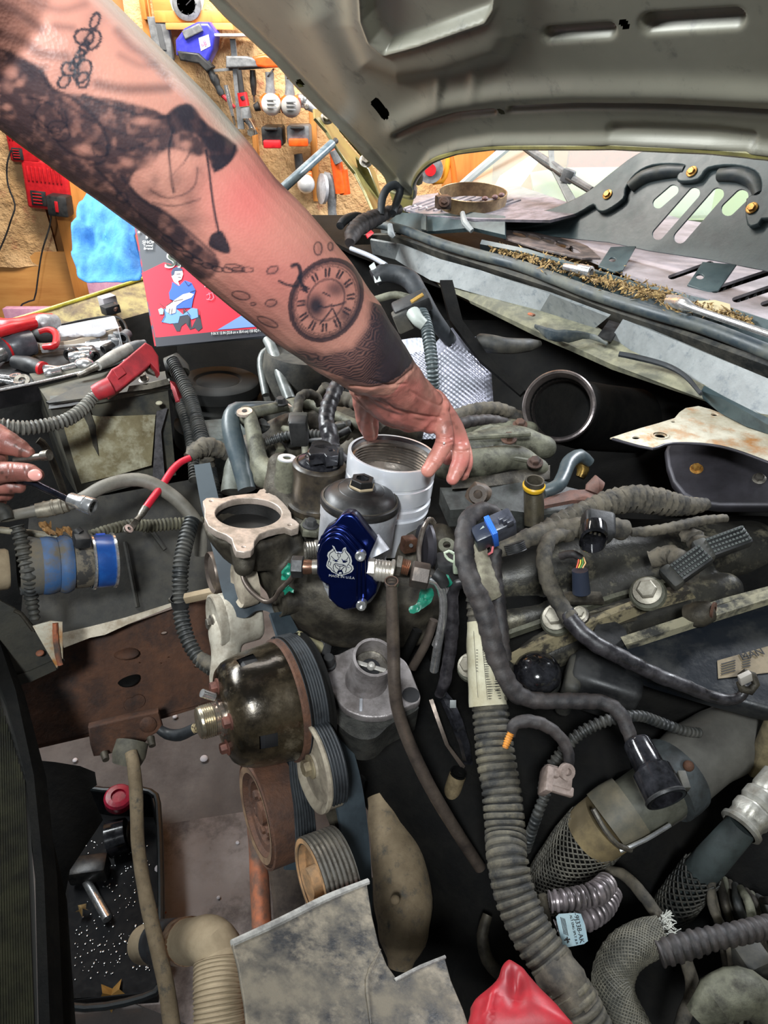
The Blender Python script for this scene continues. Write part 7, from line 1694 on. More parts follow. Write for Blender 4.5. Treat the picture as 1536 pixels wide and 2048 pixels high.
for k in range(3):MB().box(D(980+3.2*k,1064-1.2*k,.788),(.0022,.024,.036),X=cx_,Z=cy_,bev=.0006).build('blue_band',mat('band_blue',(48,110,216),rough=.35),cn1)
MB().tube([D(944,1062,.79),D(955,1064,.785),D(968,1054,.785)],.0022,8,.003).build('wire_latch',mat('latch_green_grey',(140,150,138),rough=.5),cn1)
for k in range(3):MB().box(D(1004+8*k,1040+3*k,.778),(.008,.004,.014),X=cx_,Z=cy_,bev=.001).build('rib',MATS['conn_grey'],cn1)
cn2=thing('black_connector','wide glossy black oval plug lying on the harness trunk','connector',D(1200,1080,.82))
X2=D(1215,1058,.82)-D(1170,1050,.82)
MB().box(D(1196,1052,.825),(.036,.034,.026),X=X2,Z=V((.2,-.5,1)),bev=.006,seg=3).build('shell',M_blk,cn2)
MB().lathe([(.010,0),(.0145,0),(.0150,.006),(.0150,.016),(.013,.018),(.0125,.006),(0,.006)],D(1186,1060,.81),V((-.15,-.9,-.25)),28,caps=False,fn=lambda th,h,j:1+.5*abs(math.cos(th))**2).build('open_mouth',MATS['gloss_black'],cn2)
for k in range(4):MB().box(D(1172+9*k,1062+2*k,.803),(.003,.003,.004),bev=.0005).build('terminal',M_steel,cn2)
for i,(x,y,x2,y2,t_,lb)in enumerate(((1415,1100,1492,1072,.87,'multi-pin black connector with exposed pin rows, upper of two at right'),(1350,1150,1410,1108,.85,'multi-pin black connector with exposed pin rows, lower of two at right'))):
 c_=thing('multi_pin_connector',lb,'connector',D(x,y+20,t_));Xc=D(x2,y2,t_)-D(x,y,t_);L_=Xc.length;Xn=Xc.normalized();Zn=V((-.25,-.45,.85));Zn=(Zn-Xn*Zn.dot(Xn)).normalized();Yn=Zn.cross(Xn)
 m_=D((x+x2)/2,(y+y2)/2,t_)
 MB().box(m_,(L_*1.05,.026,.016),X=Xn,Z=Zn,bev=.003).build('shell',M_blk,c_)
 MB().box(m_-Xn*L_*.62,(L_*.35,.03,.02),X=Xn,Z=Zn,bev=.004).build('latch_block',M_blkd,c_)
 pn=MB()
 for a in range(11):
  for b in range(4):pn.box(m_+Xn*(L_*(-.45+.09*a))+Yn*(-.0085+.0057*b)+Zn*.0095,(.0026,.0026,.004),X=Xn,Z=Zn)
 pn.build('pin_rows',mat('pin_grey',(70,74,72),rough=.4),c_,kind='stuff')
hose('connector_lead',[(1300,1120,.93,18),(1340,1110,.92,20),(1370,1130,.90,20),(1382,1150,.88,18)],M_tape,kind='tape',pitch=.014,amp=.09,label='dusty bent lead entering the lower multi-pin connector',cat='lead')
hose('connector_lead',[(1370,1060,.93,16),(1390,1080,.92,20),(1410,1095,.90,20)],M_tape,kind='tape',pitch=.02,amp=.14,label='creased taped lead entering the upper multi-pin connector',cat='lead')
pc=thing('small_sensor','small black upright sensor below the coloured wires','sensor',D(1160,1190,.9))
MB().tube([D(1160,1140,.89),D(1163,1185,.9)],[.010,.0115],18,.006).build('body',MATS['conn_navy'],pc)
MB().box(D(1165,1196,.9),(.05,.02,.006),X=RT,bev=.001).build('base',M_castd,pc)
wc=thing('white_clip_connector','pale green-white clip connector with wire bail left of the harness','connector',D(912,1145,.85))
Mpg=mat('pale_green_plastic',(184,196,172),(140,148,130),rough=.5)
MB().box(D(918,1128,.85),(.014,.014,.022),bev=.002).build('body',Mpg,wc)
MB().box(D(922,1112,.85),(.008,.010,.012),bev=.002).build('latch',Mpg,wc)
MB().tube([D(908,1124,.85),D(896,1118,.85),D(889,1106,.85),(D(898,1102,.85)),D(912,1110,.85)],.0018,8,.003).build('wire_bail',Mpg,wc)
MB().box(D(895,1135,.88),(.03,.03,.03),bev=.005).build('dark_base',M_blk,wc)
MB().lathe([(.005,0),(.011,0),(.011,.004),(.005,.005),(.005,0)],D(893,1093,.92),V((0,-.5,1)),20,caps=False).build('olive_washer',M_castg,label='olive washer in the dark left of the harness',cat='washer')

# big ribbed harness with barcode sleeve
bh=thing('main_cable_conduit','thick dusty ribbed conduit with barcode sleeve sweeping down to the bottom edge','conduit',D(1000,1900,.7))
def conduit_fn(L,th,p):
 c=(L/.0078+.25*noise.noise(p*30))%1.0
 return 1+.075*(1 if c<.6 else-1)*(.6+.6*noise.noise(p*90+V((th,0,0))))
P,R=TP([(978,1395,.775,34),(984,1450,.765,36),(992,1520,.75,38),(1004,1590,.735,38),(1010,1660,.72,39),(1014,1720,.70,40),(1030,1790,.685,41),(1060,1860,.67,42),(1105,1930,.655,42),(1150,2000,.64,44),(1190,2080,.63,46),(1220,2140,.62,46)])
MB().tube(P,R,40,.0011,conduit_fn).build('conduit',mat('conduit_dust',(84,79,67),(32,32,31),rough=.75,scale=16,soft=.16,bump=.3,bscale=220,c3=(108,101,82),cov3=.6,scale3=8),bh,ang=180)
hose('tape_wrap',[(1100,1925,.655,44),(1130,1968,.645,45),(1155,2010,.64,46)],M_tape,bh,kind='tape',pitch=.02,amp=.05,segs=28)
hose('upper_neck',[(950,1178,.80,18),(953,1210,.80,19),(956,1250,.795,20)],M_tape,bh,kind='tape',pitch=.008,amp=.10)
P,R=TP([(956,1243,.792,22),(962,1300,.785,29),(970,1360,.778,34),(976,1412,.770,38)])
slv=MB().tube(P,R,32,.006,lambda L,th,p:1+.02*noise.noise(p*50),caps=False).build('barcode_sleeve',mat('label_cream',(190,186,164),(156,148,122),rough=.65,scale=10,soft=.2,bump=.1),bh)
# printed marks follow the sleeve
ax0,ax1=P[0],P[-1]
def sleeve_pt(px,py,lift=.0008):
 r=ray(px,py);best=None
 for k in range(121):  # nearest point of the ray on the tapered sleeve
  u=k/120*(len(P)-1);i=min(int(u),len(P)-2);f=u-i
  c=P[i].lerp(P[i+1],f);rad=R[i]*(1-f)+R[i+1]*f+lift
  rn=r.normalized();d=c-CAM;b=d.dot(rn);m2=d.length_squared-b*b
  if m2<rad*rad:
   q=CAM+rn*(b-math.sqrt(rad*rad-m2));s=abs((q-c).dot((P[i+1]-P[i]).normalized()))
   if best is None or s<best[0]:best=(s,q)
 return best[1]if best else CAM+r*.77
def sleeve_marks(name,lines,w_):
 mb=MB()
 for ln in lines:
  p=[sleeve_pt(*q)for q in ln];mb.tube(p,px_r(w_,.77)/2,6,.01,flat=1)
 mb.build(name,M_ink,slv)
random.seed(8)
bars=[];y=1300
while y<1400:
 wv=random.choice((1.2,1.2,2.2));bars.append([(965+(y-1300)*.12,y),(988+(y-1300)*.15,y-1)]);y+=wv+random.choice((2.2,3.2,4))
sleeve_marks('barcode',bars,1.5)
sleeve_marks('print_line',[[(962,1262),(975,1400)],[(947,1262),(956,1395)]],.8)
sleeve_marks('small_print',[[(990+.1*k,1318+7*k),(996+.1*k,1317+7*k)]for k in range(10)]+[[(952,1300+6*k),(956,1300+6*k)]for k in range(8)]+[[(966,1262+5*k),(970,1262+5*k)]for k in range(4)],1.2)

# plug branch and connectors in the lower right
sb=thing('sensor_lead','curled taped lead with an orange plug end beside the conduit','lead',D(1080,1520,.74))
hose('lead',[(1022,1472,.74,9),(1026,1452,.74,12),(1045,1443,.74,13),(1075,1445,.74,13),(1105,1460,.74,12),(1128,1485,.74,12),(1138,1515,.74,11),(1134,1540,.745,9)],M_taped,sb,kind='tape',pitch=.014,amp=.06)
P,R=TP([(1022,1466,.737,7),(1016,1480,.736,7),(1010,1496,.735,6)])
MB().tube(P,R,14,.0006,corr(.0025,.12)).build('orange_plug',mat('plug_orange',(206,138,58),(160,96,40),rough=.5),sb)
pcn=thing('pale_connector','pale rose-grey notched plastic plug hanging in the dark','connector',D(1110,1590,.75))
Mrs=mat('rose_grey',(150,134,126),(108,94,86),rough=.55,scale=18,bump=.15)
Xp=D(1140,1560,.75)-D(1090,1545,.75)
MB().box(D(1112,1558,.745),(.030,.022,.022),X=Xp,Z=V((0,-.4,1)),bev=.004).build('body',Mrs,pcn)
MB().box(D(1092,1562,.735),(.008,.026,.026),X=Xp,Z=V((0,-.4,1)),bev=.002).build('left_lug',Mrs,pcn)
MB().box(D(1118,1578,.735),(.030,.010,.008),X=Xp,Z=V((0,-.4,1)),bev=.002).build('bottom_lip',Mrs,pcn)
MB().lathe([(.004,0),(.0085,0),(.0085,.006),(.004,.006),(.004,.001),(0,.001)],D(1130,1542,.735),V((.3,-.7,.6)),18,caps=False).build('round_port',Mrs,pcn)
MB().box(D(1108,1545,.735),(.010,.010,.010),X=Xp,Z=V((0,-.4,1)),bev=.002).build('top_key',Mrs,pcn)
MB().box(D(1098,1570,.731),(.006,.003,.008),X=Xp,bev=.001).build('dark_slot',M_ink,pcn)
hose('split_loom',[(1085,1580,.79,10),(1095,1545,.79,11),(1120,1510,.79,11),(1150,1475,.79,11),(1190,1450,.79,11),(1235,1436,.79,11),(1280,1432,.80,10),(1320,1445,.81,10),(1370,1462,.82,9),(1400,1466,.83,9)],M_loomk,kind='corr',pitch=.0062,amp=.14,label='black ribbed loom arching over the big grey hose',cat='loom')
hose('split_loom',[(1092,1585,.80,10),(1078,1620,.80,10),(1064,1660,.81,10),(1052,1700,.83,9)],M_loomk,kind='corr',pitch=.0062,label='black ribbed loom dropping beside the conduit into the dark',cat='loom')
ck=thing('cylinder_connector','glossy black cylindrical connector with open end over the grey hose','connector',D(1310,1610,.73))
a0=D(1272,1482,.745);a1=D(1334,1600,.70)
aL=(a1-a0).length
MB().lathe([(.0,0),(.013,.0),(.0145,.003),(.0155,aL*.45),(.0165,aL*.47),(.0200,aL*.52),(.0205,aL*.95),(.0195,aL),(.0165,aL),(.016,aL*.7),(0,aL*.7)],a0,a1-a0,36,caps=False).build('shell',MATS['gloss_black'],ck)
MB().lathe([(.0208,aL*.94),(.0215,aL*.96),(.0208,aL)],a0,a1-a0,36,caps=False).build('rim',M_blk,ck)
MB().box(a0.lerp(a1,.72)+V((.022,-.004,.008)),(.008,.010,.018),X=RT,Z=a1-a0,bev=.001).build('side_latch',M_blkd,ck)
for k in range(3):MB().box(a0.lerp(a1,.68)-FW*.019+RT*(.002+.0),(.0035,.002,.010),Z=a1-a0,bev=.0005).build('index_mark',M_ink,ck)if k==0 else None
MB().lathe([(.012,aL*.72),(.008,aL*.74),(0,aL*.74)],a0,a1-a0,20,caps=False).build('rust_insert',M_rusto,ck)

gh=thing('radiator_hose','big grey hose with clamps and braided end crossing the lower right corner','hose',D(1350,1650,.82))
Mgh=mat('grey_hose',(98,96,90),(72,70,66),rough=.55,scale=7,soft=.2,bump=.15)
def hsec(nm,pts,m,kd='wrinkle',**k):return hose(nm,pts,m,gh,kind=kd,segs=36,**k)
hsec('hose',[(1600,1440,.93,66),(1540,1456,.90,66),(1470,1475,.88,68),(1400,1510,.86,70),(1345,1560,.84,70),(1300,1600,.83,60)],Mgh)
hsec('clamp_collar',[(1352,1548,.835,78),(1338,1560,.83,80),(1322,1574,.825,78)],mat('hose_collar',(66,72,74),(48,50,50),rough=.5))
hsec('middle_pipe',[(1330,1575,.83,62),(1280,1608,.82,60),(1240,1630,.815,58)],mat('olive_pipe',(90,90,80),(62,62,54),rough=.5,scale=8))
hsec('beige_clamp',[(1262,1612,.81,62),(1238,1628,.81,64),(1215,1645,.81,63)],mat('collar_beige',(112,104,86),(74,74,66),rough=.6,scale=11,soft=.2))
hsec('pale_cuff',[(1216,1645,.81,60),(1196,1660,.815,60),(1180,1674,.82,57)],mat('cuff_tan',(134,118,84),(98,86,64),rough=.6,scale=9))
MB().ball(D(1377,1532,.775),.006).build('nub',M_rust,gh)
MB().tube([D(1240,1702,.77),D(1290,1680,.77),D(1340,1650,.78)],.0025,8,.01).build('clamp_wire',M_chrome,gh)
MB().tube([D(1186,1618,.77),D(1210,1660,.765),D(1236,1690,.765),D(1262,1700,.77)],.003,8,.008).build('clamp_band',M_steel,gh)
MB().box(D(1532,1490,.83),(.02,.02,.10),X=RT,bev=.005).build('end_clip',mat('tan_clip',(140,128,98),(100,90,70),rough=.6),gh)
# woven sleeve: crossing strands
def woven(name,pts,n,pitch,m,parent,rs=.0011):
 P,R=TP(pts);C_,RR=crom(P,R,.006);mb=MB();L=[0]
 for i in range(1,len(C_)):L.append(L[-1]+(C_[i]-C_[i-1]).length)
 t=(C_[1]-C_[0]).normalized();x,y,_=frame_of(t);fr=[]
 for i in range(len(C_)):
  t2=(C_[min(i+1,len(C_)-1)]-C_[max(i-1,0)]).normalized();x=(x-t2*x.dot(t2)).normalized();fr.append((x.copy(),t2.cross(x)))
 for s in(1,-1):
  for k in range(n):
   pl=[]
   for i in range(len(C_)):
    th=2*PI*k/n+s*2*PI*L[i]/pitch
    rr=RR[i]*(1+.012*math.cos(n*th*.5+s))
    pl.append(C_[i]+fr[i][0]*(rr*math.cos(th))+fr[i][1]*(rr*math.sin(th)))
   mb.tube(pl,rs,4,1.0,caps=False)
 return mb.build(name,m,parent,ang=180,kind='stuff')
woven('braided_sleeve',[(1192,1662,.82,60),(1160,1700,.83,60),(1125,1745,.85,56),(1100,1780,.87,52)],26,.16,mat('braid_grey',(98,94,84),(60,58,52),rough=.6,scale=20),gh)
P,R=TP([(1192,1662,.82,56),(1125,1745,.85,52),(1090,1790,.87,46)]);MB().tube(P,R,24,.01).build('inner_hose',M_dark,gh)

fit=thing('ac_fitting','bright lumpy aluminium fitting on a dark hose at the right edge','fitting',D(1510,1690,.78))
fa0=D(1478,1658,.75);fa1=D(1560,1560,.77);fx=fa1-fa0;FL=fx.length
MB().lathe([(.018,0),(.022,.002),(.022,.006),(.019,.008),(.0185,.014),(.0205,.018),(.0205,.026),(.0175,.030),(.0205,.034),(.0205,.044),(.0175,.048),(.019,.052),(.019,FL),(0,FL)],fa0,fx,36,caps=False,fn=lambda th,h,j:1+.05*math.cos(6*th)*(1 if h>.012 else 0)).build('crimped_shell',mat('dull_aluminium',(178,176,168),(136,132,122),rough=.4,metal=.6,bump=.2),fit)
hose('hose',[(1486,1650,.755,30),(1450,1690,.765,32),(1410,1735,.78,33),(1370,1780,.80,34),(1340,1815,.83,34)],mat('hose_slate',(54,62,62),(38,42,42),rough=.55,scale=8),fit,kind='wrinkle',segs=24)
woven('net_sleeve',[(1405,1740,.775,38),(1370,1785,.79,38),(1340,1825,.81,36)],14,.12,M_blkd,fit,.0012)

fl_=thing('flexible_conduit','pair of silver corrugated conduits with a blue-white part tag','conduit',D(1160,1850,.78))
Msl=mat('silver_rose',(150,140,142),(104,98,98),rough=.35,metal=.5,scale=12)
hose('upper_conduit',[(1100,1803,.74,19),(1130,1800,.74,20),(1165,1795,.745,21),(1195,1785,.75,22),(1215,1765,.77,20)],Msl,fl_,kind='corr',pitch=.0065,amp=.11,segs=20)
hose('lower_conduit',[(1115,1862,.75,19),(1145,1850,.75,20),(1180,1835,.755,21),(1208,1815,.77,20),(1226,1785,.79,18)],Msl,fl_,kind='corr',pitch=.0065,amp=.11,segs=20)
tgp=plane3((1112,1828,.72),(1168,1825,.72),(1125,1895,.712))
tg=plate('part_tag',[(1112,1834),(1118,1828),(1150,1826),(1162,1828),(1170,1850),(1176,1882),(1168,1888),(1134,1895),(1126,1890),(1118,1862)],tgp,.0008,mat('tag_blue_white',(142,170,182),(166,188,194),rough=.45,scale=10,bump=0),fl_,label='blue-white printed part tag')
text('lettering','-9J338-AK',tgp,1147,1826,9,M_ink,tg,ang=-78,lift=.001)
text('lettering','ALT ENG SPLT & R',tgp,1139,1830,4.5,M_ink,tg,ang=-78,lift=.001)
strokes('lettering',[[(1121+2.6*k,1834+k),(1128+2.6*k,1868+k)]for k in range(4)],1.3,tgp,M_ink,tg,lift=.001)
strokes('lettering',[[(1128,1880),(1140,1878)],[(1134,1873),(1135,1886)],[(1131,1876),(1138,1884)]],2.4,tgp,M_ink,tg,lift=.001)
brh=thing('braided_hose','grey braided hose bending down with frayed white end','hose',D(1240,2040,.72))
hose('core',[(1325,1870,.72,33),(1290,1880,.72,36),(1250,1905,.715,38),(1228,1945,.71,39),(1228,1990,.70,40),(1250,2040,.69,41),(1280,2100,.68,42)],mat('braid_core',(64,64,58),(46,46,42),rough=.7,scale=12),brh,kind='wrinkle',segs=28)
woven('braid',[(1325,1870,.72,34),(1290,1880,.72,37),(1250,1905,.715,39),(1228,1945,.71,40),(1228,1990,.70,41),(1250,2040,.69,42),(1280,2100,.68,43)],30,.10,mat('braid_pale',(104,100,88),(76,74,66),rough=.6,scale=20),brh,.0009)
fz_=MB();random.seed(4)
for k in range(240):
 a=random.uniform(0,2*PI);c_=D(1332+random.uniform(-8,8),1866,.72)+UPV*(.017*math.sin(a))-FW*(.012*math.cos(a)*1.0)
 fz_.tube([c_,c_+V((random.uniform(-.004,.008),random.uniform(-.006,.004),random.uniform(-.005,.005)))],.0004,4,.01)
fz_.build('frayed_end',mat('white_fray',(190,190,182),rough=.8,bump=0),brh,kind='stuff')
hose('ribbed_conduit',[(1318,1908,.70,24),(1350,1898,.70,26),(1385,1888,.70,25),(1420,1878,.70,22),(1470,1868,.70,21),(1540,1852,.71,21),(1620,1835,.72,21)],M_taped,kind='corr',pitch=.009,amp=.07,segs=22,label='dark ribbed conduit entering from the right edge above the braided hose',cat='conduit')
hose('cloth_strap',[(1215,1738,.80,8),(1250,1752,.78,11),(1282,1785,.76,12),(1310,1822,.75,12),(1345,1870,.74,11),(1375,1930,.73,13),(1385,1985,.72,14),(1365,2040,.71,14),(1350,2100,.70,14)],M_tape,kind='tape',pitch=.02,amp=.05,label='dusty cloth-taped strap running down the right of the tag',cat='strap')
hose('dark_hose',[(975,1830,.86,10),(965,1870,.85,12),(975,1920,.84,13),(1010,1960,.83,12)],M_castd,label='dark curved hose in the shade left of the conduit',cat='hose')
hose('cloth_strap',[(1085,1790,.74,8),(1092,1830,.74,9),(1100,1880,.75,8)],M_castd,label='short brown strap behind the silver conduits',cat='strap')
random.seed(12)
wb2=thing('wire_bundle','tangle of dusty wires at the lower right edge','wires',D(1480,1950,.75))
for i in range(11):
 x=1425+i*11;t_=.76+random.uniform(-.02,.04)
 hose('wire',[(x-10,1740+6*i,t_+.03,7),(x+random.uniform(-12,12),1810,t_,9),(x+20,1880,t_,9),(x+30,1960,t_,8),(x+20,2070,t_,8)],random.choice((M_castg,M_loomk,M_tape,M_castd)),wb2)
MB().box(D(1500,1925,.74),(.03,.03,.05),X=V((1,.3,.2)),bev=.006).build('plug',M_blkd,wb2)
for k in range(2):MB().ribbon([D(1478+18*k,1950,.715),D(1500+14*k,1965,.715)],[D(1476+18*k,1966,.715),D(1490+14*k,1985,.715)],.002).build('leaf_scrap',mat('leaf_yellow',(186,140,66),rough=.7),wb2)
P=[D(*p)for p in((1395,2035,.68),(1430,2000,.68),(1480,1985,.68),(1536,2010,.68),(1600,2050,.68))]
MB().tube(P,[.012,.02,.022,.02,.02],16,.008,tape(.03,.06,.2)).build('bracket_foot',M_castg,wb2)
hose('spring_clamp',[(1480,1352,.79,6),(1490,1345,.785,8),(1505,1352,.785,9),(1512,1368,.785,8),(1500,1382,.785,9),(1484,1378,.785,8),(1478,1364,.785,6)],M_castd,label='twisted spring clamp where the black wiring ends at the right',cat='clamp')
MB().box(D(1490,1356,.775),(.014,.006,.014),X=V((.9,.2,.4)),bev=.001).build('clamp_tab',mat('tab_pale',(170,164,156),rough=.5),label='pale metal tab on the twisted spring clamp',cat='tab')

# red jug neck at the bottom
rj=thing('red_jug','translucent red plastic jug neck poking up at the bottom edge','jug',D(1030,2100,.55))
Mrj=mat('jug_red',(166,28,40),(130,26,34),rough=.5,scale=6,bump=.08)
loop0=smooth_loop([(1022,1922),(1045,1935),(1062,1958),(1085,1985),(1130,2032),(1150,2080),(1000,2100),(935,2080),(940,2030),(946,2008),(990,1970),(1002,1940),(1012,1926)],4)
jp=plane3((1022,1922,.60),(1140,2050,.555),(935,2060,.56));vs=[];fs=[];n=len(loop0)
for j in range(13):
 u=j/12
 for(x,y)in loop0:
  X=1030+(x-1030)*u;Y=2020+(y-2020)*u
  vs.append(jp.hit(X,Y)+jp.n*(.022*math.sqrt(max(0,1-u**2.2))+.012*math.exp(-((X-1000-(Y-1960)*-.25)/9)**2)*(1-u)-.014*math.exp(-((X-1032)/16)**2-((Y-1985)/40)**2)))
for j in range(12):
 for i in range(n):fs.append((j*n+i,j*n+(i+1)%n,(j+1)*n+(i+1)%n,(j+1)*n+i))
b0=12*n
for(x,y)in loop0:vs.append(jp.hit(x,y)-jp.n*.05)
for i in range(n):fs.append((b0+i,b0+(i+1)%n,b0+n+(i+1)%n,b0+n+i))
MB().add(vs,fs).build('neck',Mrj,rj,ang=180)
# ---------------------------------------------------------------- the mechanic: tattooed right forearm and hand, left hand
def limb(mb,pts,seg=28):
 P,R=TP(pts);mb.tube(P,R,seg,.008)
 for p,r in((P[0],R[0]),(P[-1],R[-1])):mb.ball(p,r*.99,segs=20,rings=14)
arm=MB()
limb(arm,[(-420,-330,.34,185),(-190,-130,.40,185),(-90,-40,.44,180),(20,55,.48,176),(120,140,.50,168),(215,220,.52,159),(310,300,.545,149),(395,378,.57,137),(460,448,.59,127),(525,508,.615,123),(610,590,.65,112),(680,660,.68,95),(728,707,.71,79),(762,737,.735,66)])
for ch in(
[(762,737,.735,64),(788,765,.765,58),(820,792,.80,48),(852,815,.83,36)],  # back of the hand
[(745,750,.755,52),(785,795,.795,52),(835,826,.83,38),(862,842,.842,26)],
[(735,770,.78,40),(780,815,.82,36),(820,838,.845,28)],  # palm below
[(750,760,.765,46),(738,790,.82,34),(734,825,.87,25),(737,850,.905,21),(741,868,.925,16)],  # thumb
[(850,800,.825,30),(874,826,.835,24),(886,852,.838,19),(889,882,.838,18.5),(873,915,.835,17),(856,941,.832,14.5)],  # nearest finger
[(866,806,.845,29),(900,846,.865,22),(920,885,.875,18.5),(922,915,.872,18),(913,940,.868,16),(905,958,.866,13)],
[(868,812,.865,26),(904,850,.895,20),(926,895,.905,16),(931,925,.90,15),(926,950,.897,12)],
[(850,822,.865,24),(884,850,.925,17),(900,885,.955,15),(896,918,.95,13)]):
 capsule(arm,ch,seg=18,step=.004)
 # raised knuckles and tendons
for(x,y,t_,r_)in((886,812,.83,15),(904,840,.862,14),(889,882,.836,19.5),(922,898,.873,19)):arm.ball(D(x,y,t_),px_r(r_,t_),segs=12,rings=8)
for ch in([(775,715,.722,14),(820,745,.762,14),(872,798,.815,14)],[(765,740,.725,12),(800,775,.770,12),(852,812,.816,13)]):
 capsule(arm,ch,seg=10,step=.006)
 # left hand holding the socket wrench
limb(arm,[(-330,900,.98,78),(-200,905,.99,70),(-110,910,1.0,58)])
for ch in(
[(-120,905,1.0,56),(-70,905,1.0,54),(-30,915,1.0,42)],
[(-60,885,.99,40),(-20,876,.985,34),(14,886,.98,25),(40,897,.98,19),(58,906,.98,12)],
[(-70,930,.985,34),(-30,946,.975,27),(10,944,.97,21),(44,944,.968,19.5),(64,947,.966,18),(74,950,.966,14)],
[(-60,950,1.0,26),(-20,968,.995,19),(20,972,.995,17),(40,975,.995,12)],
[(-60,965,1.02,24),(-20,985,1.02,17),(14,988,1.02,14)],
[(-70,975,1.04,22),(-30,1000,1.04,15),(0,1002,1.04,13)]):
 capsule(arm,ch,seg=18,step=.004)
me=voxel(None,arm,.00135,None,it=5)
nv_=len(me.vertices);co=np.empty(nv_*3);me.vertices.foreach_get('co',co);co=co.reshape(-1,3)
no=np.empty(nv_*3);me.vertices.foreach_get('normal',no);no=no.reshape(-1,3)
dd=co-np.array(CAM);tt=dd@np.array(FW);X=768+FPX*(dd@np.array(RT))/tt;Y=1024-FPX*(dd@np.array(UPV))/tt
right=X>300
right=(X-0)*0+(Y<790+(X>400)*400)>0
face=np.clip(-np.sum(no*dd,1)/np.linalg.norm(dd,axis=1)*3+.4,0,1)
rng_=np.random.RandomState(3)
def vnoise(x,y,s,seed=0):
 r=np.random.RandomState(seed);g=r.rand(64,64);u=(x/s)%63;v=(y/s)%63
 i=u.astype(int);j=v.astype(int);f=u-i;k=v-j;f=f*f*(3-2*f);k=k*k*(3-2*k)
 return(g[i,j]*(1-f)+g[i+1,j]*f)*(1-k)+(g[i,j+1]*(1-f)+g[i+1,j+1]*f)*k
ink=np.zeros(nv_)
def put(a):
 global ink
 ink=1-(1-ink)*(1-np.clip(a*1.25,0,.96))
def stroke(pts,w_,a,soft=1.5,sm=True):
 if sm and len(pts)>2:pts=smooth_loop(pts,4,False)
 put(a*np.clip((w_/2+soft/2-segd(X,Y,pts))/soft,0,1))
def fill(poly,a,soft=4):
 poly=smooth_loop(poly,3);m_=inside(X,Y,poly);d_=segd(X,Y,poly+poly[:1]);put(a*np.clip(np.where(m_,.5,0)+np.where(m_,1,-1)*d_/soft+np.where(m_,0,.5),0,1))
def ring_(cx,cy,a,b,rot,w_,al):stroke(ell(cx,cy,a,b,rot,28)+ell(cx,cy,a,b,rot,28)[:1],w_,al,sm=False)
n1=vnoise(X,Y,22,1);n2=vnoise(X+500,Y,9,2);n3=vnoise(X,Y,45,3)
# winged dark mass along the underside
old=ink.copy()
fill([(-60,80),(0,95),(43,113),(83,140),(110,180),(167,190),(233,200),(300,217),(333,230),(353,213),(383,210),(417,253),(473,290),(463,320),(430,343),(412,310),(395,312),(360,300),(330,300),(300,335),(268,345),(262,372),(290,400),(330,420),(360,450),(400,490),(440,525),(400,560),(300,480),(200,410),(100,340),(-60,260)],.80,8)
ink*=np.clip(.62+.6*n1+.5*(n2-.5),.3,1.3)*np.where(ink>0,1,1)
ink=np.clip(ink,0,.9)
fill([(333,232),(352,214),(383,211),(412,246),(472,291),(462,320),(430,342),(418,305),(400,275),(370,262),(345,268)],.62,6)
for l,w_,a in(([(110,180),(150,200),(190,235),(215,280),(210,320),(180,330)],7,.5),([(167,190),(230,215),(300,235),(335,232)],7,.55),([(120,200),(200,250),(280,275),(330,268)],5,.4),([(215,290),(260,300),(320,270)],6,.45),([(345,265),(338,300),(342,350),(348,385)],5,.7),([(380,305),(368,325),(350,345),(342,352)],3,.6),([(412,300),(418,340),(424,390),(432,440),(438,466)],4.5,.8),([(470,292),(460,322),(428,344)],4,.7),([(300,380),(330,395),(365,390),(390,370),(395,335)],4,.45),([(305,405),(350,412),(400,398)],4,.4),([(60,230),(90,250),(120,290),(150,310),(190,322)],5,.5),([(50,195),(95,205),(125,235),(140,270)],4,.5),([(190,335),(230,375),(270,420),(330,470),(400,520)],5,.5),([(240,350),(285,400),(350,440),(430,510)],6,.5),([(83,140),(95,165),(112,185)],9,.5)):
 stroke(l,w_,a,3)
for(x,y,r_)in((102,235,34),(118,262,24),(112,262,10),(200,300,16),(245,395,12)):ring_(x,y,r_,r_*.8,30,4,.45)
for(x,y,rx,ry)in((40,166,9,8),(14,214,9,7),(20,140,16,14),(165,298,18,9),(255,325,14,10),(312,330,24,22),(290,345,16,10),(360,350,20,26),(285,242,18,9),(372,290,12,9)):
 ink*=1-.7*np.exp(-(((X-x)/rx)**2+((Y-y)/ry)**2)**1.5)
for(x,y,rx,ry,a)in((380,400,18,40,.3),(352,360,16,18,.3),(60,150,22,14,.4),(310,360,10,12,.3),(385,440,30,14,.22)):
 put(a*np.exp(-(((X-x)/rx)**2+((Y-y)/ry)**2)))
fill([(424,468),(437,462),(447,466),(461,500),(450,507),(420,494),(418,480)],.8,4)
# smoke shading
for l,w_,a in(([(0,8),(40,28),(82,58)],16,.34),([(0,66),(50,85),(80,106),(130,112)],16,.34),([(110,52),(145,56)],10,.3),([(195,168),(250,178),(335,176)],16,.36),([(235,62),(262,92),(290,110),(330,150)],14,.26),([(60,2),(120,20),(170,8)],12,.22),([(240,110),(280,130),(310,128)],10,.2),([(0,120),(40,130),(90,135)],10,.3)):
 stroke(l,w_*1.2,a*1.25,14)
 # chain
for c_ in((190,42,8,17,20),(168,74,19,16,0),(186,80,20,14,-60),(168,96,8,16,25),(158,116,8,18,25),(140,138,17,14,10),(165,142,16,24,25),(150,128,8,16,30),(128,163,10,14,40),(166,160,12,16,10)):
 ring_(*c_[:2],c_[2],c_[3],c_[4],5.5,.75);put(.22*np.exp(-(((X-c_[0])/17)**2+((Y-c_[1])/17)**2)))
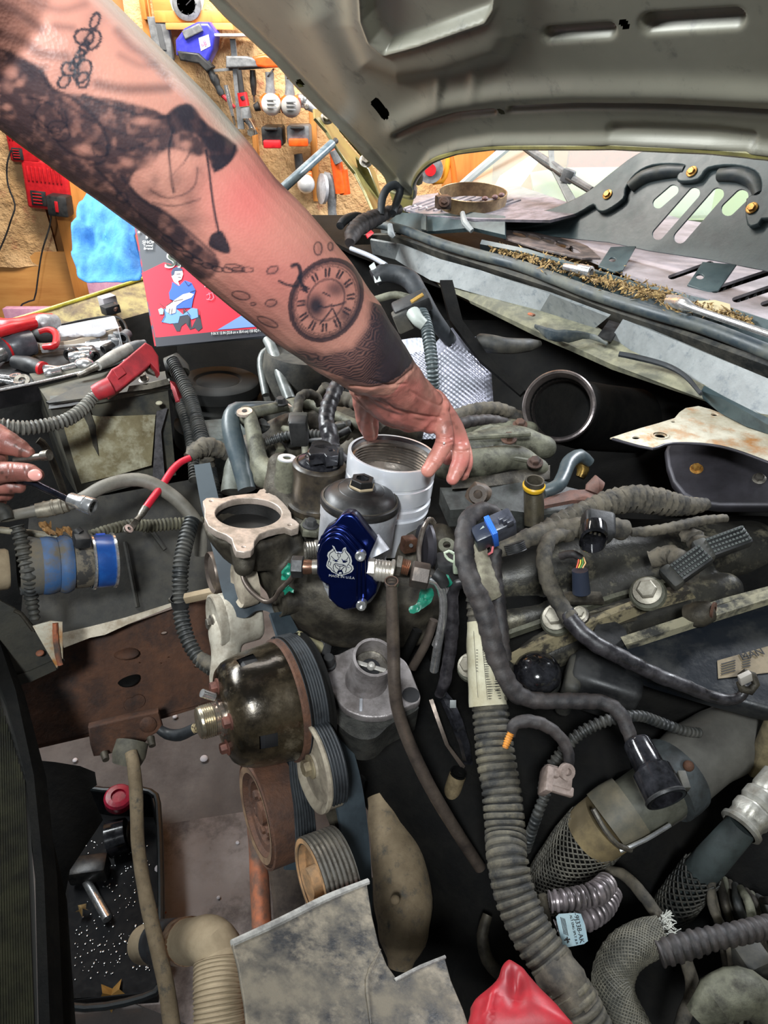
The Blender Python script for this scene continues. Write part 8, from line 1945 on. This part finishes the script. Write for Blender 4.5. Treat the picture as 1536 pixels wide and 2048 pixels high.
 # small chain, drops
for k in range(9):
 x=335+20*k;y=478+62*math.sin(min(1,k/6)*PI/2);ring_(x,y,12,5,32-4*k,2.6,.6)
for c_ in((636,497,8,13,0),(661,493,5,8,0),(545,540,12,7,-25),(542,606,11,7,-10),(506,608,5,3,0),(482,591,18,8,12),(535,644,22,7,24),(488,648,6,3,10),(470,535,20,6,10)):
 ring_(*c_,3,.6);put(.25*np.exp(-(((X-c_[0]-3)/c_[2])**2+((Y-c_[1]-2)/c_[3])**2)))
 # pocket watch
wx,wy,wa,wb,wr=652,600,84,68,118
for s_,w_,a in((1.0,9,.7),(.90,4,.55),(.84,2.5,.45),(.52,4,.5),(.95,5,.4)):ring_(wx,wy,wa*s_,wb*s_,wr,w_,a)
cr,sr=math.cos(math.radians(wr)),math.sin(math.radians(wr))
for k in range(12):
 a=2*PI*k/12
 for s0,s1,da in((.60,.78,-.07),(.60,.78,.07)):
  q=[(wx+wa*s*math.cos(a+da)*cr-wb*s*math.sin(a+da)*sr,wy+wa*s*math.cos(a+da)*sr+wb*s*math.sin(a+da)*cr)for s in(s0,s1)]
  stroke(q,4.4,.75)
for k in range(36):
 a=2*PI*k/36
 q=[(wx+wa*s*math.cos(a)*cr-wb*s*math.sin(a)*sr,wy+wa*s*math.cos(a)*sr+wb*s*math.sin(a)*cr)for s in(.82,.86)];stroke(q,1.6,.5)
put(.8*np.exp(-(((X-632)/20)**2+((Y-612)/26)**2)**1.4));put(.55*np.exp(-(((X-672)/20)**2+((Y-578)/16)**2)**1.4));put(.6*np.exp(-(((X-690)/14)**2+((Y-632)/16)**2)))
for l in([(636,612),(650,614),(664,610)],[(662,614),(692,604)],[(664,618),(650,636),(640,648)],[(666,618),(676,640),(682,656)],[(646,585),(660,592)]):stroke(l,3.4,.75)
for l,w_ in(([(584,532),(596,530),(601,545),(598,556)],8),([(600,556),(604,570),(612,580)],7),([(558,562),(575,570),(596,572)],5)):stroke(l,w_,.75,2.5)
# dark grained wrist
put(.2*np.exp(-(((X-640)/130)**2+((Y-610)/110)**2)**1.5))
rad=np.hypot((X-650)/1.05,Y-600)
wm=inside(X,Y,[(735,600),(765,612),(800,660),(835,700),(822,728),(800,752),(770,768),(735,768),(690,756),(630,735),(560,700),(600,690),(650,700),(700,690),(728,650)])
put(np.where(wm,np.clip(.62+.16*np.sin(rad*1.3+18*n1+6*n2)+.45*np.clip((X-725)/70,0,1),0,.80),0)*np.clip(segd(X,Y,[(735,600),(728,650),(700,690),(650,700),(600,690),(560,700)])/14,.2,1))
stroke([(828,722),(806,750),(776,768),(735,770),(690,758)],10,.5,6)
# back side of the arm and everything past the wrist
wrist=(X*.72+Y*.69>1108)|(Y>790)
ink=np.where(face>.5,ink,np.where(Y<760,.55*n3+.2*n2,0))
ink=np.where(wrist&(X>600),0,ink);ink=np.where(Y>800,0,ink)
red=.9*np.exp(-(((X-490)/80)**2+((Y-400)/90)**2))+.5*np.exp(-(((X-560)/120)**2+((Y-560)/90)**2))+np.where(wrist,.38+.5*(n1-.4),0)
for(x,y,rx,ry,a)in((300,385,34,16,.3),(345,445,40,14,.3),(270,300,30,22,.25),(385,300,20,14,.25),(400,345,14,26,.2),(330,300,18,8,.3),(410,500,40,10,.3),(365,470,30,12,.3)):put(a*np.exp(-(((X-x)/rx)**2+((Y-y)/ry)**2))*(.6+.8*n2))
grime=np.where((X<300)&(Y>800),.42+.5*(n1-.4),0)+np.where(wrist,np.clip((n2-.62)*1.5,0,.25)+np.clip((n3-.5)*1.1,0,.35),0)
pale=np.where(wrist,0,.75*np.clip(1-segd(X,Y,[(200,-30),(330,105),(425,200),(470,262)])/42,0,1))*(Y<700)  # pale band along the arm's top edge, backlight put into the skin colour
put(.34*np.exp(-((((X-568)*.8+(Y-366)*.6)/28)**2+(((Y-366)*.8-(X-568)*.6)/14)**2)**2))
ca=me.color_attributes.new('tattoo_and_backlight','FLOAT_COLOR','POINT')
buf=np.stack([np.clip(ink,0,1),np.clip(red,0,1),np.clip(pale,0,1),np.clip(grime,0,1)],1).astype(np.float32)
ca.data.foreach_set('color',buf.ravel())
ms=bpy.data.materials.new('tattooed_skin');ms.use_nodes=True
N=ms.node_tree.nodes;Lk=ms.node_tree.links;B=N['Principled BSDF']
at_=N.new('ShaderNodeVertexColor');at_.layer_name='tattoo_and_backlight'
sp_=N.new('ShaderNodeSeparateColor');Lk.new(at_.outputs['Color'],sp_.inputs[0])
tc_=N.new('ShaderNodeTexCoord')
def nz_(sc,det=6):
 n=N.new('ShaderNodeTexNoise');n.inputs['Scale'].default_value=sc;n.inputs['Detail'].default_value=det;Lk.new(tc_.outputs['Object'],n.inputs['Vector']);return n.outputs['Fac']
def mx(f,a,b):
 x=N.new('ShaderNodeMix');x.data_type='RGBA';Lk.new(f,x.inputs['Factor'])
 for s,i in((a,6),(b,7)):
  if isinstance(s,tuple):x.inputs[i].default_value=s
  else:Lk.new(s,x.inputs[i])
 return x.outputs[2]
skin=mx(nz_(30),lin((196,142,124)),lin((172,116,102)))
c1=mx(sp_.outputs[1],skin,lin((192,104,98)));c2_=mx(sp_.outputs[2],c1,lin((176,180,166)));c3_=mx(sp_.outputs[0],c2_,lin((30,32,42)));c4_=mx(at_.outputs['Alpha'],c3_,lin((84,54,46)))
Lk.new(c4_,B.inputs['Base Color']);B.inputs['Roughness'].default_value=.42
B.inputs['Subsurface Weight'].default_value=.06;B.inputs['Subsurface Scale'].default_value=.006
bp_=N.new('ShaderNodeBump');bp_.inputs['Strength'].default_value=.12;bp_.inputs['Distance'].default_value=.0012
vo=N.new('ShaderNodeTexVoronoi');vo.inputs['Scale'].default_value=420;Lk.new(tc_.outputs['Object'],vo.inputs['Vector'])
ad=N.new('ShaderNodeMath');ad.operation='ADD';Lk.new(vo.outputs['Distance'],ad.inputs[0]);Lk.new(nz_(90),ad.inputs[1]);Lk.new(ad.outputs[0],bp_.inputs['Height']);Lk.new(bp_.outputs['Normal'],B.inputs['Normal'])
# creases where the fingers and wrist bend
crs=[([(700,772),(740,776),(790,768),(826,738)],2.5,.0016),([(712,790),(750,800),(775,815)],2.0,.0014),([(760,800),(790,820),(840,832),(880,836)],3,.0022),([(870,876),(889,880),(905,874)],2,.0011),([(872,886),(888,890),(906,884)],2,.0011),([(862,918),(880,926)],2,.001),([(904,900),(922,904),(938,900)],2,.001),([(740,760),(780,772),(812,768)],2.4,.0012),([(820,782),(850,800),(880,812)],3,.001),([(18,930),(20,960)],2,.0012),([(26,930),(28,960)],2,.001),([(50,930),(54,960)],2,.001)]
off=np.zeros(nv_)
for l,w_,a in crs:off+=a*np.exp(-(segd(X,Y,l)/w_)**2)*(face>.4)
off-=.0007*(n2-.5)*wrist
co2=co-no*off[:,None];me.vertices.foreach_set('co',co2.ravel());me.update()
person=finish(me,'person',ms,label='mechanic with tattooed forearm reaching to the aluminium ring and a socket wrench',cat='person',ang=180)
nail=MB().ball(D(70,950,.949),.0078,X=D(80,951,.95)-D(60,949,.95),Z=-FW,sc=(1.25,1.0,.35),segs=20,rings=10).build('fingernail',mat('nail',(214,150,140),rough=.3,bump=0),person,label='pale thumb nail')
MB().ball(D(888,886,.823),.0013,segs=8,rings=6).build('speck',M_white,person,label='white paint speck on the knuckle')
# the socket wrench in the left hand
tw_=thing('socket_wrench','socket wrench with chrome socket held in the left hand at the left edge','wrench',D(110,985,.98))
MB().tube([D(-10,956,1.0),D(60,964,.985),D(85,975,.98),D(145,1003,.97)],[.0062,.0062,.0058,.0052],14,.006,flat=.8).build('extension_bar',mat('dark_chrome',(74,76,92),(50,52,62),rough=.2,metal=.9),tw_)
s0=D(138,997,.972);s1=D(187,1014,.965);sx=s1-s0;SLn=sx.length
MB().lathe([(.0058,0),(.0085,.001),(.0095,.003),(.0095,SLn*.30),(.0100,SLn*.34),(.0098,SLn*.42),(.0118,SLn*.52),(.0118,SLn*.66),(.0112,SLn*.68),(.0118,SLn*.70),(.0118,SLn*.97),(.0110,SLn),(.0082,SLn),(.0078,SLn*.6),(0,SLn*.6)],s0,sx,32,caps=False).build('socket',M_chrome,tw_)
MB().tube([D(30,921,.985),D(62,916,.98),D(88,912,.975)],[.0052,.0050,.0046],14,.005).build('ratchet_handle',M_steel,tw_)
MB().tube([D(85,912,.975),D(99,910,.972)],[.0070,.0075],16,.003).build('square_drive',M_steel,tw_)
